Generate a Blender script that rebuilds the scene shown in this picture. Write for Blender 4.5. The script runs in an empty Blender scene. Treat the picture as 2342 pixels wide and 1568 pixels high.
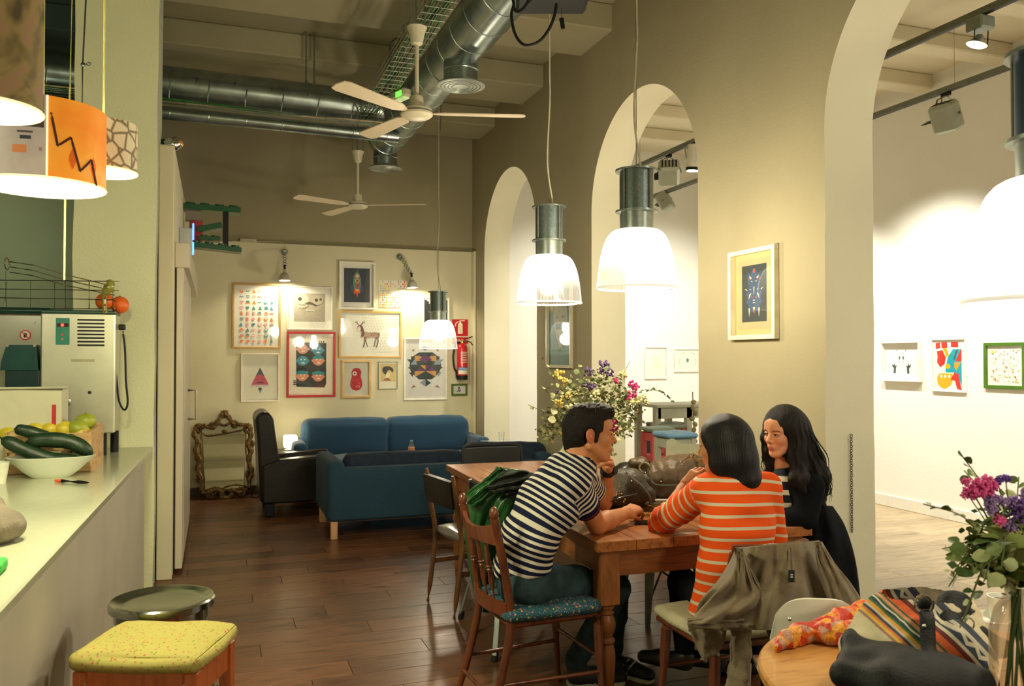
import bpy,math,random
import numpy as np
from mathutils import Vector,Matrix,noise as mnoise
rnd=random.Random(7)
S=bpy.context.scene
COL=S.collection
PI=math.pi
# ------------------------------------------------------------------ camera
H=1.55
FPX=1900.0
YAW=math.atan(681.0/FPX)
PITCH=math.atan(31.0/FPX)
FW=Vector((math.sin(YAW)*math.cos(PITCH),math.cos(YAW)*math.cos(PITCH),math.sin(PITCH)))
RT=Vector((math.cos(YAW),-math.sin(YAW),0))
UP=RT.cross(FW)
cam_d=bpy.data.cameras.new('camera')
cam_d.sensor_width=36.0
cam_d.lens=FPX/2342.0*36.0
cam_d.clip_start=0.05
cam=bpy.data.objects.new('camera',cam_d)
COL.objects.link(cam)
cam.location=(0,0,H)
cam.rotation_euler=Matrix((RT,UP,-FW)).transposed().to_euler()
S.camera=cam
cam_d.dof.use_dof=True
cam_d.dof.focus_distance=4.3
cam_d.dof.aperture_fstop=7.0
# ------------------------------------------------------------------ world, exposure
W=bpy.data.worlds.new('world');S.world=W;W.use_nodes=True
W.node_tree.nodes['Background'].inputs[0].default_value=(1.0,0.86,0.62,1)
W.node_tree.nodes['Background'].inputs[1].default_value=0.12
S.view_settings.view_transform='Standard'
S.view_settings.look='None'
S.view_settings.gamma=1.0
S.view_settings.use_curve_mapping=False
S.view_settings.exposure=-0.08
S.cycles.use_denoising=True
S.cycles.max_bounces=8
S.cycles.diffuse_bounces=4
S.cycles.glossy_bounces=3
S.cycles.transparent_max_bounces=12
S.cycles.caustics_reflective=False
S.cycles.caustics_refractive=False
S.cycles.sample_clamp_indirect=4.0
def light(kind,loc,power,color=(1,.86,.62),size=.08,aim=None,angle=60,blend=.5):
 d=bpy.data.lights.new('lamp_or_fill_light',kind)
 d.energy=power;d.color=color
 if kind=='AREA':
  d.size=size
 else:
  d.shadow_soft_size=size
 if kind=='SPOT':
  d.spot_size=math.radians(angle);d.spot_blend=blend
 o=bpy.data.objects.new('lamp_or_fill_light',d);COL.objects.link(o);o.location=loc
 if aim is not None:
  o.rotation_euler=(Vector(aim)-Vector(loc)).to_track_quat('-Z','Y').to_euler()
 return o
 # ------------------------------------------------------------------ pixel -> world helper
def P(px,py,X=None,Y=None,Z=None,D=None):
 d=FW+RT*((px-1171)/FPX)-UP*((py-784)/FPX)
 if X is not None:t=X/d.x
 elif Y is not None:t=Y/d.y
 elif Z is not None:t=(Z-H)/d.z
 else:t=D
 return Vector((d.x*t,d.y*t,H+d.z*t))
 # ------------------------------------------------------------------ materials
def lin(h):
 if isinstance(h,(tuple,list)):return tuple(h[:3])
 v=[int(h[i:i+2],16)/255 for i in(0,2,4)]
 return tuple(c/12.92 if c<=.04045 else((c+.055)/1.055)**2.4 for c in v)
MATS={}
def M(col,rough=.6,metal=0.,var=.12,scale=18.,bump=0.,bscale=None,coat=0.,sheen=0.,trans=0.,emit=None,es=0.,alpha=1.,spec=.5,name=None,stretch=None,sss=0.):
 key=(col,rough,metal,var,scale,bump,bscale,coat,sheen,trans,emit,es,alpha,spec,name,stretch,sss)
 if key in MATS:return MATS[key]
 m=bpy.data.materials.new(name or 'surface');m.use_nodes=True
 nt=m.node_tree;b=nt.nodes['Principled BSDF']
 c=lin(col)
 tc=nt.nodes.new('ShaderNodeTexCoord');mp=nt.nodes.new('ShaderNodeMapping')
 nt.links.new(tc.outputs['Object'],mp.inputs[0])
 if stretch:mp.inputs['Scale'].default_value=stretch
 n=nt.nodes.new('ShaderNodeTexNoise');n.inputs['Scale'].default_value=scale;n.inputs['Detail'].default_value=4
 nt.links.new(mp.outputs[0],n.inputs['Vector'])
 r=nt.nodes.new('ShaderNodeValToRGB')
 r.color_ramp.elements[0].position=.3;r.color_ramp.elements[1].position=.7
 r.color_ramp.elements[0].color=tuple(x*(1-var)for x in c)+(1,)
 r.color_ramp.elements[1].color=tuple(min(1,x*(1+var))for x in c)+(1,)
 nt.links.new(n.outputs['Fac'],r.inputs[0]);nt.links.new(r.outputs[0],b.inputs['Base Color'])
 b.inputs['Roughness'].default_value=rough;b.inputs['Metallic'].default_value=metal
 b.inputs['Specular IOR Level'].default_value=spec
 if coat:b.inputs['Coat Weight'].default_value=coat;b.inputs['Coat Roughness'].default_value=.1
 if sheen:b.inputs['Sheen Weight'].default_value=sheen
 if trans:b.inputs['Transmission Weight'].default_value=trans;b.inputs['IOR'].default_value=1.45
 if emit:b.inputs['Emission Color'].default_value=lin(emit)+(1,);b.inputs['Emission Strength'].default_value=es
 if alpha<1:b.inputs['Alpha'].default_value=alpha
 if sss:b.inputs['Subsurface Weight'].default_value=sss;b.inputs['Subsurface Radius'].default_value=(.02,.008,.004)
 if bump:
  n2=nt.nodes.new('ShaderNodeTexNoise');n2.inputs['Scale'].default_value=bscale or scale;n2.inputs['Detail'].default_value=5
  nt.links.new(mp.outputs[0],n2.inputs['Vector'])
  bp=nt.nodes.new('ShaderNodeBump');bp.inputs['Strength'].default_value=bump;bp.inputs['Distance'].default_value=.01
  nt.links.new(n2.outputs['Fac'],bp.inputs['Height']);nt.links.new(bp.outputs[0],b.inputs['Normal'])
 MATS[key]=m
 return m
def newmat(name):
 m=bpy.data.materials.new(name);m.use_nodes=True
 return m,m.node_tree,m.node_tree.nodes['Principled BSDF']
def node(nt,t,**kw):
 n=nt.nodes.new(t)
 for k,v in kw.items():
  if hasattr(n,k)and k not in('Scale',):setattr(n,k,v)
  else:n.inputs[k].default_value=v
 return n
def ramp(nt,fac,stops,interp='LINEAR'):
 r=nt.nodes.new('ShaderNodeValToRGB');cr=r.color_ramp;cr.interpolation=interp
 while len(cr.elements)<len(stops):cr.elements.new(.5)
 for e,(p,c)in zip(cr.elements,stops):
  e.position=p;e.color=tuple(lin(c))+(1,)
 nt.links.new(fac,r.inputs[0]);return r
def wood(name,dark,light_,scale=(1,12,12),rough=.35,rand=0.,coat=0.):
 m,nt,b=newmat(name)
 tc=node(nt,'ShaderNodeTexCoord');mp=node(nt,'ShaderNodeMapping');mp.inputs['Scale'].default_value=scale
 nt.links.new(tc.outputs['Object'],mp.inputs[0])
 vec=mp.outputs[0]
 if rand:
  oi=node(nt,'ShaderNodeObjectInfo');ad=node(nt,'ShaderNodeVectorMath',operation='ADD');ml=node(nt,'ShaderNodeMath',operation='MULTIPLY')
  ml.inputs[1].default_value=40
  nt.links.new(oi.outputs['Random'],ml.inputs[0]);nt.links.new(vec,ad.inputs[0]);nt.links.new(ml.outputs[0],ad.inputs[1]);vec=ad.outputs[0]
 n=node(nt,'ShaderNodeTexNoise');n.inputs['Scale'].default_value=2.2;n.inputs['Detail'].default_value=7;n.inputs['Distortion'].default_value=.6
 nt.links.new(vec,n.inputs['Vector'])
 r=ramp(nt,n.outputs['Fac'],[(.3,dark),(.5,light_),(.72,dark)])
 out=r.outputs[0]
 if rand:
  hs=node(nt,'ShaderNodeHueSaturation');mr=node(nt,'ShaderNodeMapRange')
  mr.inputs['To Min'].default_value=1-rand;mr.inputs['To Max'].default_value=1+rand
  nt.links.new(oi.outputs['Random'],mr.inputs[0]);nt.links.new(mr.outputs[0],hs.inputs['Value']);nt.links.new(out,hs.inputs['Color']);out=hs.outputs[0]
 nt.links.new(out,b.inputs['Base Color'])
 rr=node(nt,'ShaderNodeMapRange');rr.inputs['To Min'].default_value=rough-.08;rr.inputs['To Max'].default_value=rough+.12
 nt.links.new(n.outputs['Fac'],rr.inputs[0]);nt.links.new(rr.outputs[0],b.inputs['Roughness'])
 bp=node(nt,'ShaderNodeBump');bp.inputs['Strength'].default_value=.15;bp.inputs['Distance'].default_value=.004
 nt.links.new(n.outputs['Fac'],bp.inputs['Height']);nt.links.new(bp.outputs[0],b.inputs['Normal'])
 if coat:b.inputs['Coat Weight'].default_value=coat
 return m
 # ------------------------------------------------------------------ geometry builder
def basis(d,up=(0,0,1)):
 d=Vector(d).normalized();u=Vector(up)
 if abs(d.dot(u))>.98:u=Vector((1,0,0))
 a=d.cross(u).normalized();b=a.cross(d).normalized()
 return a,b,d
class G:
 def __init__(s):s.v=[];s.f=[];s.m=[];s.mats=[];s.cur=0
 def mat(s,m):
  if m not in s.mats:s.mats.append(m)
  s.cur=s.mats.index(m);return s
 def add(s,vs,fs):
  o=len(s.v);s.v+=[tuple(v)for v in vs]
  for f in fs:s.f.append(tuple(i+o for i in f));s.m.append(s.cur)
  return s
 def box(s,lo,hi,rot=None,c=None,ch=0.):
  lo=Vector(lo);hi=Vector(hi);ct=(lo+hi)/2;hs=(hi-lo)/2
  if ch>0:
   vs=[];ch=min(ch,min(hs)*.98)
   for sx in(-1,1):
    for sy in(-1,1):
     for sz in(-1,1):
      for k in range(3):
       q=[sx*(hs.x-ch),sy*(hs.y-ch),sz*(hs.z-ch)]
       q[k]=(sx,sy,sz)[k]*hs[k];vs.append(Vector(q))
   def I(sx,sy,sz,k):return((sx>0)*4+(sy>0)*2+(sz>0))*3+k
   fs=[]
   for k in range(3):
    a,b=(k+1)%3,(k+2)%3
    for sg in(-1,1):
     q=[]
     for(p,r)in((-1,-1),(1,-1),(1,1),(-1,1)):
      c3=[0,0,0];c3[k]=sg;c3[a]=p;c3[b]=r;q.append(I(*c3,k))
     fs.append(q if sg>0 else q[::-1])
    for p in(-1,1):
     for r in(-1,1):
      c1=[0,0,0];c2=[0,0,0];c1[k]=-1;c2[k]=1
      for cc in(c1,c2):cc[a]=p;cc[b]=r
      q=[I(*c1,a),I(*c2,a),I(*c2,b),I(*c1,b)]
      fs.append(q if p*r>0 else q[::-1])
   for sx in(-1,1):
    for sy in(-1,1):
     for sz in(-1,1):
      q=[I(sx,sy,sz,0),I(sx,sy,sz,1),I(sx,sy,sz,2)]
      fs.append(q if sx*sy*sz>0 else q[::-1])
  else:
   vs=[Vector((x*hs.x,y*hs.y,z*hs.z))for x in(-1,1)for y in(-1,1)for z in(-1,1)]
   fs=[(0,1,3,2),(4,6,7,5),(0,4,5,1),(2,3,7,6),(0,2,6,4),(1,5,7,3)]
  if rot is not None:vs=[rot@v for v in vs]
  return s.add([v+ct for v in vs],fs)
 def cyl(s,a,b,ra,rb=None,n=16,cap=True):
  rb=ra if rb is None else rb;a=Vector(a);b=Vector(b);x,y,_=basis(b-a);vs=[]
  for(c,r)in((a,ra),(b,rb)):
   for i in range(n):
    t=2*PI*i/n;vs.append(c+(x*math.cos(t)+y*math.sin(t))*r)
  fs=[(i,n+i,n+(i+1)%n,(i+1)%n)for i in range(n)]
  if cap:fs+=[tuple(range(n)),tuple(range(2*n-1,n-1,-1))]
  return s.add(vs,fs)
 def tube(s,pts,r,n=8,closed=False,cap=True,flat=None):
  pts=[Vector(p)for p in pts];L=len(pts);vs=[];fs=[];pu=None
  for i,p in enumerate(pts):
   if closed:d=pts[(i+1)%L]-pts[i-1]
   else:d=pts[min(i+1,L-1)]-pts[max(i-1,0)]
   if d.length<1e-9:d=Vector((0,0,1))
   d.normalize()
   if pu is None:x,y,_=basis(d)
   else:
    x=pu-d*pu.dot(d)
    x=x.normalized()if x.length>1e-6 else basis(d)[0]
    y=d.cross(x)
   pu=x;rr=r[i]if isinstance(r,(list,tuple))else r
   rx,ry=(rr,rr)if flat is None else(rr,rr*flat)
   for k in range(n):
    t=2*PI*k/n;vs.append(p+x*math.cos(t)*rx+y*math.sin(t)*ry)
  for i in range(L if closed else L-1):
   j=(i+1)%L
   for k in range(n):
    fs.append((i*n+k,i*n+(k+1)%n,j*n+(k+1)%n,j*n+k))
  if cap and not closed:fs+=[tuple(range(n-1,-1,-1)),tuple(range((L-1)*n,L*n))]
  return s.add(vs,fs)
 def lathe(s,prof,c=(0,0,0),n=28,axis=None,rib=0.):
  c=Vector(c);x,y,z=(Vector((1,0,0)),Vector((0,1,0)),Vector((0,0,1)))if axis is None else basis(axis)
  vs=[];fs=[]
  for(r,h)in prof:
   for i in range(n):
    t=2*PI*i/n;q=r*(1+(rib if i%2 else 0));vs.append(c+(x*math.cos(t)+y*math.sin(t))*q+z*h)
  for j in range(len(prof)-1):
   for i in range(n):
    k=(i+1)%n;fs.append((j*n+i,j*n+k,(j+1)*n+k,(j+1)*n+i))
  if prof[0][0]>1e-4:fs.append(tuple(range(n-1,-1,-1)))if getattr(s,'closeends',True)else None
  if prof[-1][0]>1e-4:fs.append(tuple(range((len(prof)-1)*n,len(prof)*n)))if getattr(s,'closeends',True)else None
  return s.add(vs,fs)
 def ball(s,c,r,n=14,m=8,R=None):
  r=Vector((r,r,r))if not hasattr(r,'__len__')else Vector(r);c=Vector(c);vs=[];fs=[]
  for j in range(m+1):
   ph=PI*j/m
   for i in range(n):
    t=2*PI*i/n;q=Vector((math.sin(ph)*math.cos(t)*r.x,math.sin(ph)*math.sin(t)*r.y,-math.cos(ph)*r.z))
    vs.append(c+(R@q if R is not None else q))
  for j in range(m):
   for i in range(n):fs.append((j*n+i,j*n+(i+1)%n,(j+1)*n+(i+1)%n,(j+1)*n+i))
  return s.add(vs,fs)
 def prism(s,pts,o,u,v,w):
  """outline pts (2D) in plane o + u*x + v*y, extruded along w"""
  o=Vector(o);u=Vector(u);v=Vector(v);w=Vector(w);n=len(pts)
  a=[o+u*x+v*y for x,y in pts];vs=a+[q+w for q in a]
  if u.cross(v).dot(w)>0:fs=[tuple(range(n-1,-1,-1)),tuple(range(n,2*n))]+[(i,(i+1)%n,n+(i+1)%n,n+i)for i in range(n)]
  else:fs=[tuple(range(n)),tuple(range(2*n-1,n-1,-1))]+[(i,n+i,n+(i+1)%n,(i+1)%n)for i in range(n)]
  return s.add(vs,fs)
 def grid(s,fn,nu,nv,thick=0.,wrapu=False):
  pts=[[Vector(fn(i/nu,j/nv))for j in range(nv+1)]for i in range(nu+1)]
  vs=[p for row in pts for p in row];k=nv+1
  fs=[(i*k+j,(i+1)*k+j,(i+1)*k+j+1,i*k+j+1)for i in range(nu)for j in range(nv)]
  if thick:
   nr=[]
   for i in range(nu+1):
    for j in range(nv+1):
     a=pts[min(i+1,nu)][j]-pts[max(i-1,0)][j];b=pts[i][min(j+1,nv)]-pts[i][max(j-1,0)]
     c=a.cross(b);nr.append(c.normalized()if c.length>1e-9 else Vector((0,0,1)))
   N=len(vs);vs=vs+[p-q*thick for p,q in zip(vs,nr)]
   fs=fs+[tuple(N+q for q in f[::-1])for f in fs]
   for i in range(nu):
    fs+=[(i*k,N+i*k,N+(i+1)*k,(i+1)*k),(i*k+nv,(i+1)*k+nv,N+(i+1)*k+nv,N+i*k+nv)]
   for j in range(nv):
    fs+=[(j,j+1,N+j+1,N+j),(nu*k+j,N+nu*k+j,N+nu*k+j+1,nu*k+j+1)]
  return s.add(vs,fs)
 def build(s,name,m=None,parent=None,world=False,angle=35,loc=None,smooth=True):
  me=bpy.data.meshes.new(name);vs=s.v
  if world and parent is not None:
   im=parent.matrix_basis.inverted();vs=[tuple(im@Vector(v))for v in vs]
  if loc is not None and parent is None:
   L=Vector(loc);vs=[tuple(Vector(v)-L)for v in vs]
  me.from_pydata(vs,[],s.f)
  if m is not None and not s.mats:me.materials.append(m)
  for q in s.mats:me.materials.append(q)
  if s.mats:me.polygons.foreach_set('material_index',s.m)
  if smooth:
   me.polygons.foreach_set('use_smooth',[True]*len(me.polygons));me.update()
   me.set_sharp_from_angle(angle=math.radians(angle))
  me.update()
  o=bpy.data.objects.new(name,me);COL.objects.link(o)
  if parent is not None:o.parent=parent
  elif loc is not None:o.location=loc
  return o
def tag(o,label,cat,group=None,kind=None):
 o['label']=label;o['category']=cat
 if group:o['group']=group
 if kind:o['kind']=kind
 return o
def thing(name,label,cat,loc=(0,0,0),rz=0.,group=None):
 o=bpy.data.objects.new(name,None);COL.objects.link(o)
 o.location=loc;o.rotation_euler=(0,0,rz);o.empty_display_size=.05
 o.matrix_basis=Matrix.Translation(Vector(loc))@Matrix.Rotation(rz,4,'Z')
 return tag(o,label,cat,group)
def struct(o):o['kind']='structure';return o
def dup(root,loc=None,rz=None,label=None,group=None):
 r=root.copy();COL.objects.link(r)
 if loc is not None:r.location=loc
 if rz is not None:r.rotation_euler=(0,0,rz)
 if label:r['label']=label
 if group:r['group']=group
 for ch in list(root.children):
  c=ch.copy();COL.objects.link(c);c.parent=r
  for g in list(ch.children):
   d=g.copy();COL.objects.link(d);d.parent=c
 return r
def bez(p,n=16):
 """Catmull-Rom through points"""
 p=[Vector(q)for q in p];out=[]
 q=[p[0]*2-p[1]]+p+[p[-1]*2-p[-2]]
 for i in range(1,len(q)-2):
  for k in range(n):
   t=k/n
   out.append(.5*((2*q[i])+(-q[i-1]+q[i+1])*t+(2*q[i-1]-5*q[i]+4*q[i+1]-q[i+2])*t*t+(-q[i-1]+3*q[i]-3*q[i+1]+q[i+2])*t**3))
 out.append(p[-1]);return out
def text(s,size,m,parent,loc,u,nrm,name='lettering',ext=.0006,align='CENTER'):
 c=bpy.data.curves.new(name,'FONT');c.body=s;c.size=size;c.extrude=ext;c.align_x=align;c.align_y='CENTER'
 c.materials.append(m);c.resolution_u=3
 tmp=bpy.data.objects.new(name,c);me=bpy.data.meshes.new_from_object(tmp);bpy.data.objects.remove(tmp);bpy.data.curves.remove(c)
 if not me.materials:me.materials.append(m)
 o=bpy.data.objects.new(name,me);COL.objects.link(o)
 u=Vector(u).normalized();n=Vector(nrm).normalized();v=n.cross(u)
 mt=Matrix((u,v,n)).transposed().to_4x4();mt.translation=Vector(loc)
 if parent is not None:
  o.parent=parent;mt=parent.matrix_basis.inverted()@mt
 o.matrix_local=mt
 return o
 # ================================================================== implicit surfaces (smooth blended bodies, bags, cloth)
class Field:
 def __init__(s,lo,hi,h):
  s.lo=np.array(lo,np.float32);s.h=h
  s.n=np.ceil((np.array(hi)-np.array(lo))/h).astype(int)+1
  s.d=np.full(tuple(s.n),1.0,np.float32)
 def _blk(s,lo,hi):
  a=np.clip(np.floor((np.array(lo)-s.lo)/s.h).astype(int),0,s.n-1);b=np.clip(np.ceil((np.array(hi)-s.lo)/s.h).astype(int)+1,1,s.n)
  if np.any(b<=a):return None
  g=np.meshgrid(*[s.lo[i]+s.h*np.arange(a[i],b[i],dtype=np.float32)for i in range(3)],indexing='ij',sparse=True)
  return(slice(a[0],b[0]),slice(a[1],b[1]),slice(a[2],b[2])),g
 def _comb(s,sl,d,k,sub):
  o=s.d[sl]
  if sub:
   d=-d
   if k>0:h=np.clip(.5-.5*(o-d)/k,0,1);r=o*(1-h)+d*h+k*h*(1-h)
   else:r=np.maximum(o,d)
  else:
   if k>0:h=np.clip(.5+.5*(o-d)/k,0,1);r=o*(1-h)+d*h-k*h*(1-h)
   else:r=np.minimum(o,d)
  s.d[sl]=r
 def cap(s,a,b,ra,rb=None,k=.02,sub=False,lat=None,sl=1.):
  rb=ra if rb is None else rb;a=np.array(a,float);b=np.array(b,float);R=max(ra,rb)*max(sl,1.)+k+3*s.h
  q=s._blk(np.minimum(a,b)-R,np.maximum(a,b)+R)
  if q is None:return s
  sl_,(X,Y,Z)=q
  if lat is not None:
   l=np.array(lat,float);l/=np.linalg.norm(l);f=(1-1/sl)
   t=((X-a[0])*l[0]+(Y-a[1])*l[1]+(Z-a[2])*l[2])*f
   X=X-l[0]*t;Y=Y-l[1]*t;Z=Z-l[2]*t
   b=b-l*np.dot(b-a,l)*f
  ba=b-a;L2=max(1e-9,float(ba@ba))
  t=np.clip(((X-a[0])*ba[0]+(Y-a[1])*ba[1]+(Z-a[2])*ba[2])/L2,0,1)
  d=np.sqrt((X-a[0]-t*ba[0])**2+(Y-a[1]-t*ba[1])**2+(Z-a[2]-t*ba[2])**2)-(ra+(rb-ra)*t)
  s._comb(sl_,d.astype(np.float32),k,sub);return s
 def ell(s,c,r,R=None,k=.02,sub=False,p=2):
  c=np.array(c,float);r=np.array(r,float);m=r.max()*(1.25 if p>2 else 1)*(1.4 if p>2 and R is not None else 1)+k+3*s.h
  q=s._blk(c-m,c+m)
  if q is None:return s
  sl_,(X,Y,Z)=q;X=X-c[0];Y=Y-c[1];Z=Z-c[2]
  if R is not None:
   E=np.array(R,float)
   X,Y,Z=(X*E[0][0]+Y*E[0][1]+Z*E[0][2],X*E[1][0]+Y*E[1][1]+Z*E[1][2],X*E[2][0]+Y*E[2][1]+Z*E[2][2])
  if p==2:
   k0=np.sqrt((X/r[0])**2+(Y/r[1])**2+(Z/r[2])**2);k1=np.sqrt((X/r[0]**2)**2+(Y/r[1]**2)**2+(Z/r[2]**2)**2)
   d=k0*(k0-1)/np.maximum(k1,1e-6)
  else:
   k0=(np.abs(X/r[0])**p+np.abs(Y/r[1])**p+np.abs(Z/r[2])**p)**(1/p);d=(k0-1)*r.min()
  s._comb(sl_,d.astype(np.float32),k,sub);return s
 def chain(s,pts,rs,k=.02,**kw):
  for i in range(len(pts)-1):s.cap(pts[i],pts[i+1],rs[i],rs[i+1],k=k,**kw)
  return s
 def cut(s,p,n,k=.0):
  """remove the side the normal points to"""
  p=np.array(p,float);n=np.array(n,float);n/=np.linalg.norm(n)
  X,Y,Z=np.meshgrid(*[s.lo[i]+s.h*np.arange(s.n[i],dtype=np.float32)for i in range(3)],indexing='ij',sparse=True)
  s.d=np.maximum(s.d,((X-p[0])*n[0]+(Y-p[1])*n[1]+(Z-p[2])*n[2]).astype(np.float32));return s
 def mesh(s):
  d=s.d;inn=d<0;n=d.shape
  act=np.zeros((n[0]-1,n[1]-1,n[2]-1),np.int8)
  for a in(0,1):
   for b in(0,1):
    for c in(0,1):act+=inn[a:n[0]-1+a,b:n[1]-1+b,c:n[2]-1+c]
  I,J,K=np.nonzero((act>0)&(act<8));m=len(I)
  vid=np.full(act.shape,-1,np.int32);vid[I,J,K]=np.arange(m)
  acc=np.zeros((m,3));cnt=np.zeros(m)
  cr=[(a,b,c)for a in(0,1)for b in(0,1)for c in(0,1)]
  for p in cr:
   for ax in range(3):
    if p[ax]:continue
    q=list(p);q[ax]=1
    v0=d[I+p[0],J+p[1],K+p[2]];v1=d[I+q[0],J+q[1],K+q[2]];x=(v0<0)!=(v1<0)
    t=np.where(x,v0/np.where(x,v0-v1,1),0)
    pt=np.array(p,float)[None].repeat(m,0);pt[:,ax]=t
    acc+=pt*x[:,None];cnt+=x
  V=(np.stack([I,J,K],1)+acc/cnt[:,None])*s.h+s.lo
  F=[]
  for ax in range(3):
   a1,a2=(ax+1)%3,(ax+2)%3
   sl0=[slice(None)]*3;sl1=[slice(None)]*3;sl0[ax]=slice(0,n[ax]-1);sl1[ax]=slice(1,n[ax])
   e=inn[tuple(sl0)]!=inn[tuple(sl1)]
   sg=inn[tuple(sl0)]
   e=e.copy();z=[slice(None)]*3
   for a in(a1,a2):
    z=[slice(None)]*3;z[a]=0;e[tuple(z)]=False;z[a]=-1;e[tuple(z)]=False
   E=np.array(np.nonzero(e)).T
   if not len(E):continue
   sgn=sg[tuple(E.T)]
   def vv(o1,o2):
    q=E.copy();q[:,a1]-=o1;q[:,a2]-=o2;return vid[tuple(q.T)]
   Q=np.stack([vv(0,0),vv(1,0),vv(1,1),vv(0,1)],1)
   Q=np.where(sgn[:,None],Q,Q[:,::-1]);F.append(Q)
  return V,np.concatenate(F)
def smooth_mesh(V,F,it=1,lam=.5):
 e=np.concatenate([F[:,[0,1]],F[:,[1,2]],F[:,[2,3]],F[:,[3,0]]])
 for _ in range(it):
  acc=np.zeros_like(V);c=np.zeros(len(V))
  for a,b in((0,1),(1,0)):
   for i in range(3):acc[:,i]+=np.bincount(e[:,a],V[e[:,b],i],len(V))
   c+=np.bincount(e[:,a],minlength=len(V))
  V=V+lam*(acc/np.maximum(c,1)[:,None]-V)
 return V
def vnormals(V,F):
 n=np.cross(V[F[:,2]]-V[F[:,0]],V[F[:,3]]-V[F[:,1]]);N=np.zeros_like(V)
 for k in range(4):
  for i in range(3):N[:,i]+=np.bincount(F[:,k],n[:,i],len(V))
 return N/np.maximum(np.linalg.norm(N,axis=1),1e-12)[:,None]
def snoise(V,f,seed=0):
 """cheap smooth pseudo-noise from summed sines"""
 r=np.random.RandomState(seed);o=np.zeros(len(V))
 for k in range(6):
  w=r.normal(size=3);w=w/np.linalg.norm(w)*f*(1+.35*k);o+=np.sin(V@w+r.uniform(0,6.28))/(1+.3*k)
 return o/3
def fbuild(V,F,name,mats,parent=None,matfn=None,attrs=None,loc=None):
 """numpy mesh -> object; V in world coordinates"""
 if parent is not None:
  im=np.array(parent.matrix_basis.inverted());W_=V@im[:3,:3].T+im[:3,3]
 elif loc is not None:W_=V-np.array(loc)
 else:W_=V
 me=bpy.data.meshes.new(name);me.vertices.add(len(W_));me.vertices.foreach_set('co',W_.astype(np.float32).ravel())
 F=np.ascontiguousarray(F,dtype=np.int32)
 me.loops.add(F.size);me.loops.foreach_set('vertex_index',F.ravel());me.polygons.add(len(F))
 me.polygons.foreach_set('loop_start',np.arange(0,F.size,4,dtype=np.int32));
 me.polygons.foreach_set('use_smooth',np.ones(len(F),bool))
 for m in(mats if isinstance(mats,(list,tuple))else[mats]):me.materials.append(m)
 if matfn is not None:me.polygons.foreach_set('material_index',matfn(V[F].mean(1)).astype(np.int32))
 for k,a in(attrs or{}).items():
  at=me.attributes.new(k,'FLOAT','POINT');at.data.foreach_set('value',np.asarray(a,np.float32))
 me.update();me.validate()
 o=bpy.data.objects.new(name,me);COL.objects.link(o)
 if parent is not None:o.parent=parent
 elif loc is not None:o.location=loc
 return o
 # ================================================================== the room
YB=9.86;XW=3.03;TW=.32;XR=6.58;XP=-.27
ZB=4.2;ZC=4.42
def plaster(name,c,var=.06,bump=.12,bs=60):
 return M(c,rough=.85,var=var,scale=1.3,bump=bump,bscale=bs,spec=.2,name=name)
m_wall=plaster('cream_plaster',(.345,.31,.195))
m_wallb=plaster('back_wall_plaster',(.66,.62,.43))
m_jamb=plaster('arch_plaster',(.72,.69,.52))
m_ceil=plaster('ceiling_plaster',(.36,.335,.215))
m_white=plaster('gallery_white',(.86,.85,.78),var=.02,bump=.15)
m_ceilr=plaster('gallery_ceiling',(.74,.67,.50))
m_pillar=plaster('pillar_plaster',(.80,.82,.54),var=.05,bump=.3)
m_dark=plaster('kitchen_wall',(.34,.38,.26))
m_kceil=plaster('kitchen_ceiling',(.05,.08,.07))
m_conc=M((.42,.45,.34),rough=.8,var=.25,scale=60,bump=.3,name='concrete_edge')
g=G();g.box((-3.2,-4.5,-.12),(XW+.12,YB+.3,-.012))
floor=struct(g.build('floor',M((.06,.04,.03),rough=.7)))
g=G();g.box((XW+.12,-4.5,-.12),(XR+.2,YB+.3,-.012))
floor_r=struct(g.build('floor_right',M((.12,.09,.06),rough=.7)))
m_fl=wood('dark_laminate',(.060,.024,.010),(.145,.062,.026),scale=(1.4,9,9),rough=.30,rand=.28)
m_flr=wood('pale_laminate',(.25,.19,.11),(.44,.34,.21),scale=(1.4,9,9),rough=.34,rand=.16)
PW=.2
def plank_mesh(L,m):
 g=G();g.box((0,.0012,-.012),(L-.002,PW-.0012,0),ch=.0015)
 o=g.build('floor_plank',m,angle=20);me=o.data;bpy.data.objects.remove(o);return me
cache={}
def lay(x0,x1,y0,y1,m,parent,key,L=1.25):
 y=y0;r=0
 while y<y1-.01:
  x=x0-[0,.82,.41,1.05,.2][r%5]
  while x<x1-.02:
   a=max(x,x0);b=min(x+L,x1)
   if b-a>.05:
    k=(key,round(b-a,2))
    if k not in cache:cache[k]=plank_mesh(b-a,m)
    o=bpy.data.objects.new('floor_plank',cache[k]);COL.objects.link(o);o.parent=parent;o.location=(a,y,0)
   x+=L
  y+=PW;r+=1
lay(-.6,XW+.12,1.1,YB-.02,m_fl,floor,'l')
lay(XW+.12,XR,3.0,YB-.02,m_flr,floor_r,'r')
g=G();g.box((-3.2,YB,-.0),(XW+.02,YB+.3,2.85),ch=.006)
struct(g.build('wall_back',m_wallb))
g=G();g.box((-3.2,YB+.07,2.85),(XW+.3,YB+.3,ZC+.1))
struct(g.build('wall_back_upper',m_wall))
g=G();g.box((-.25,YB-.014,0),(XW-.02,YB,.1),ch=.004)
struct(g.build('baseboard_back',wood('dark_skirting',(.03,.012,.007),(.055,.024,.012),rough=.4)))
ARCH=[(1.88,3.56),(4.78,6.44),(7.72,9.43)]
ZS=2.76
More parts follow.
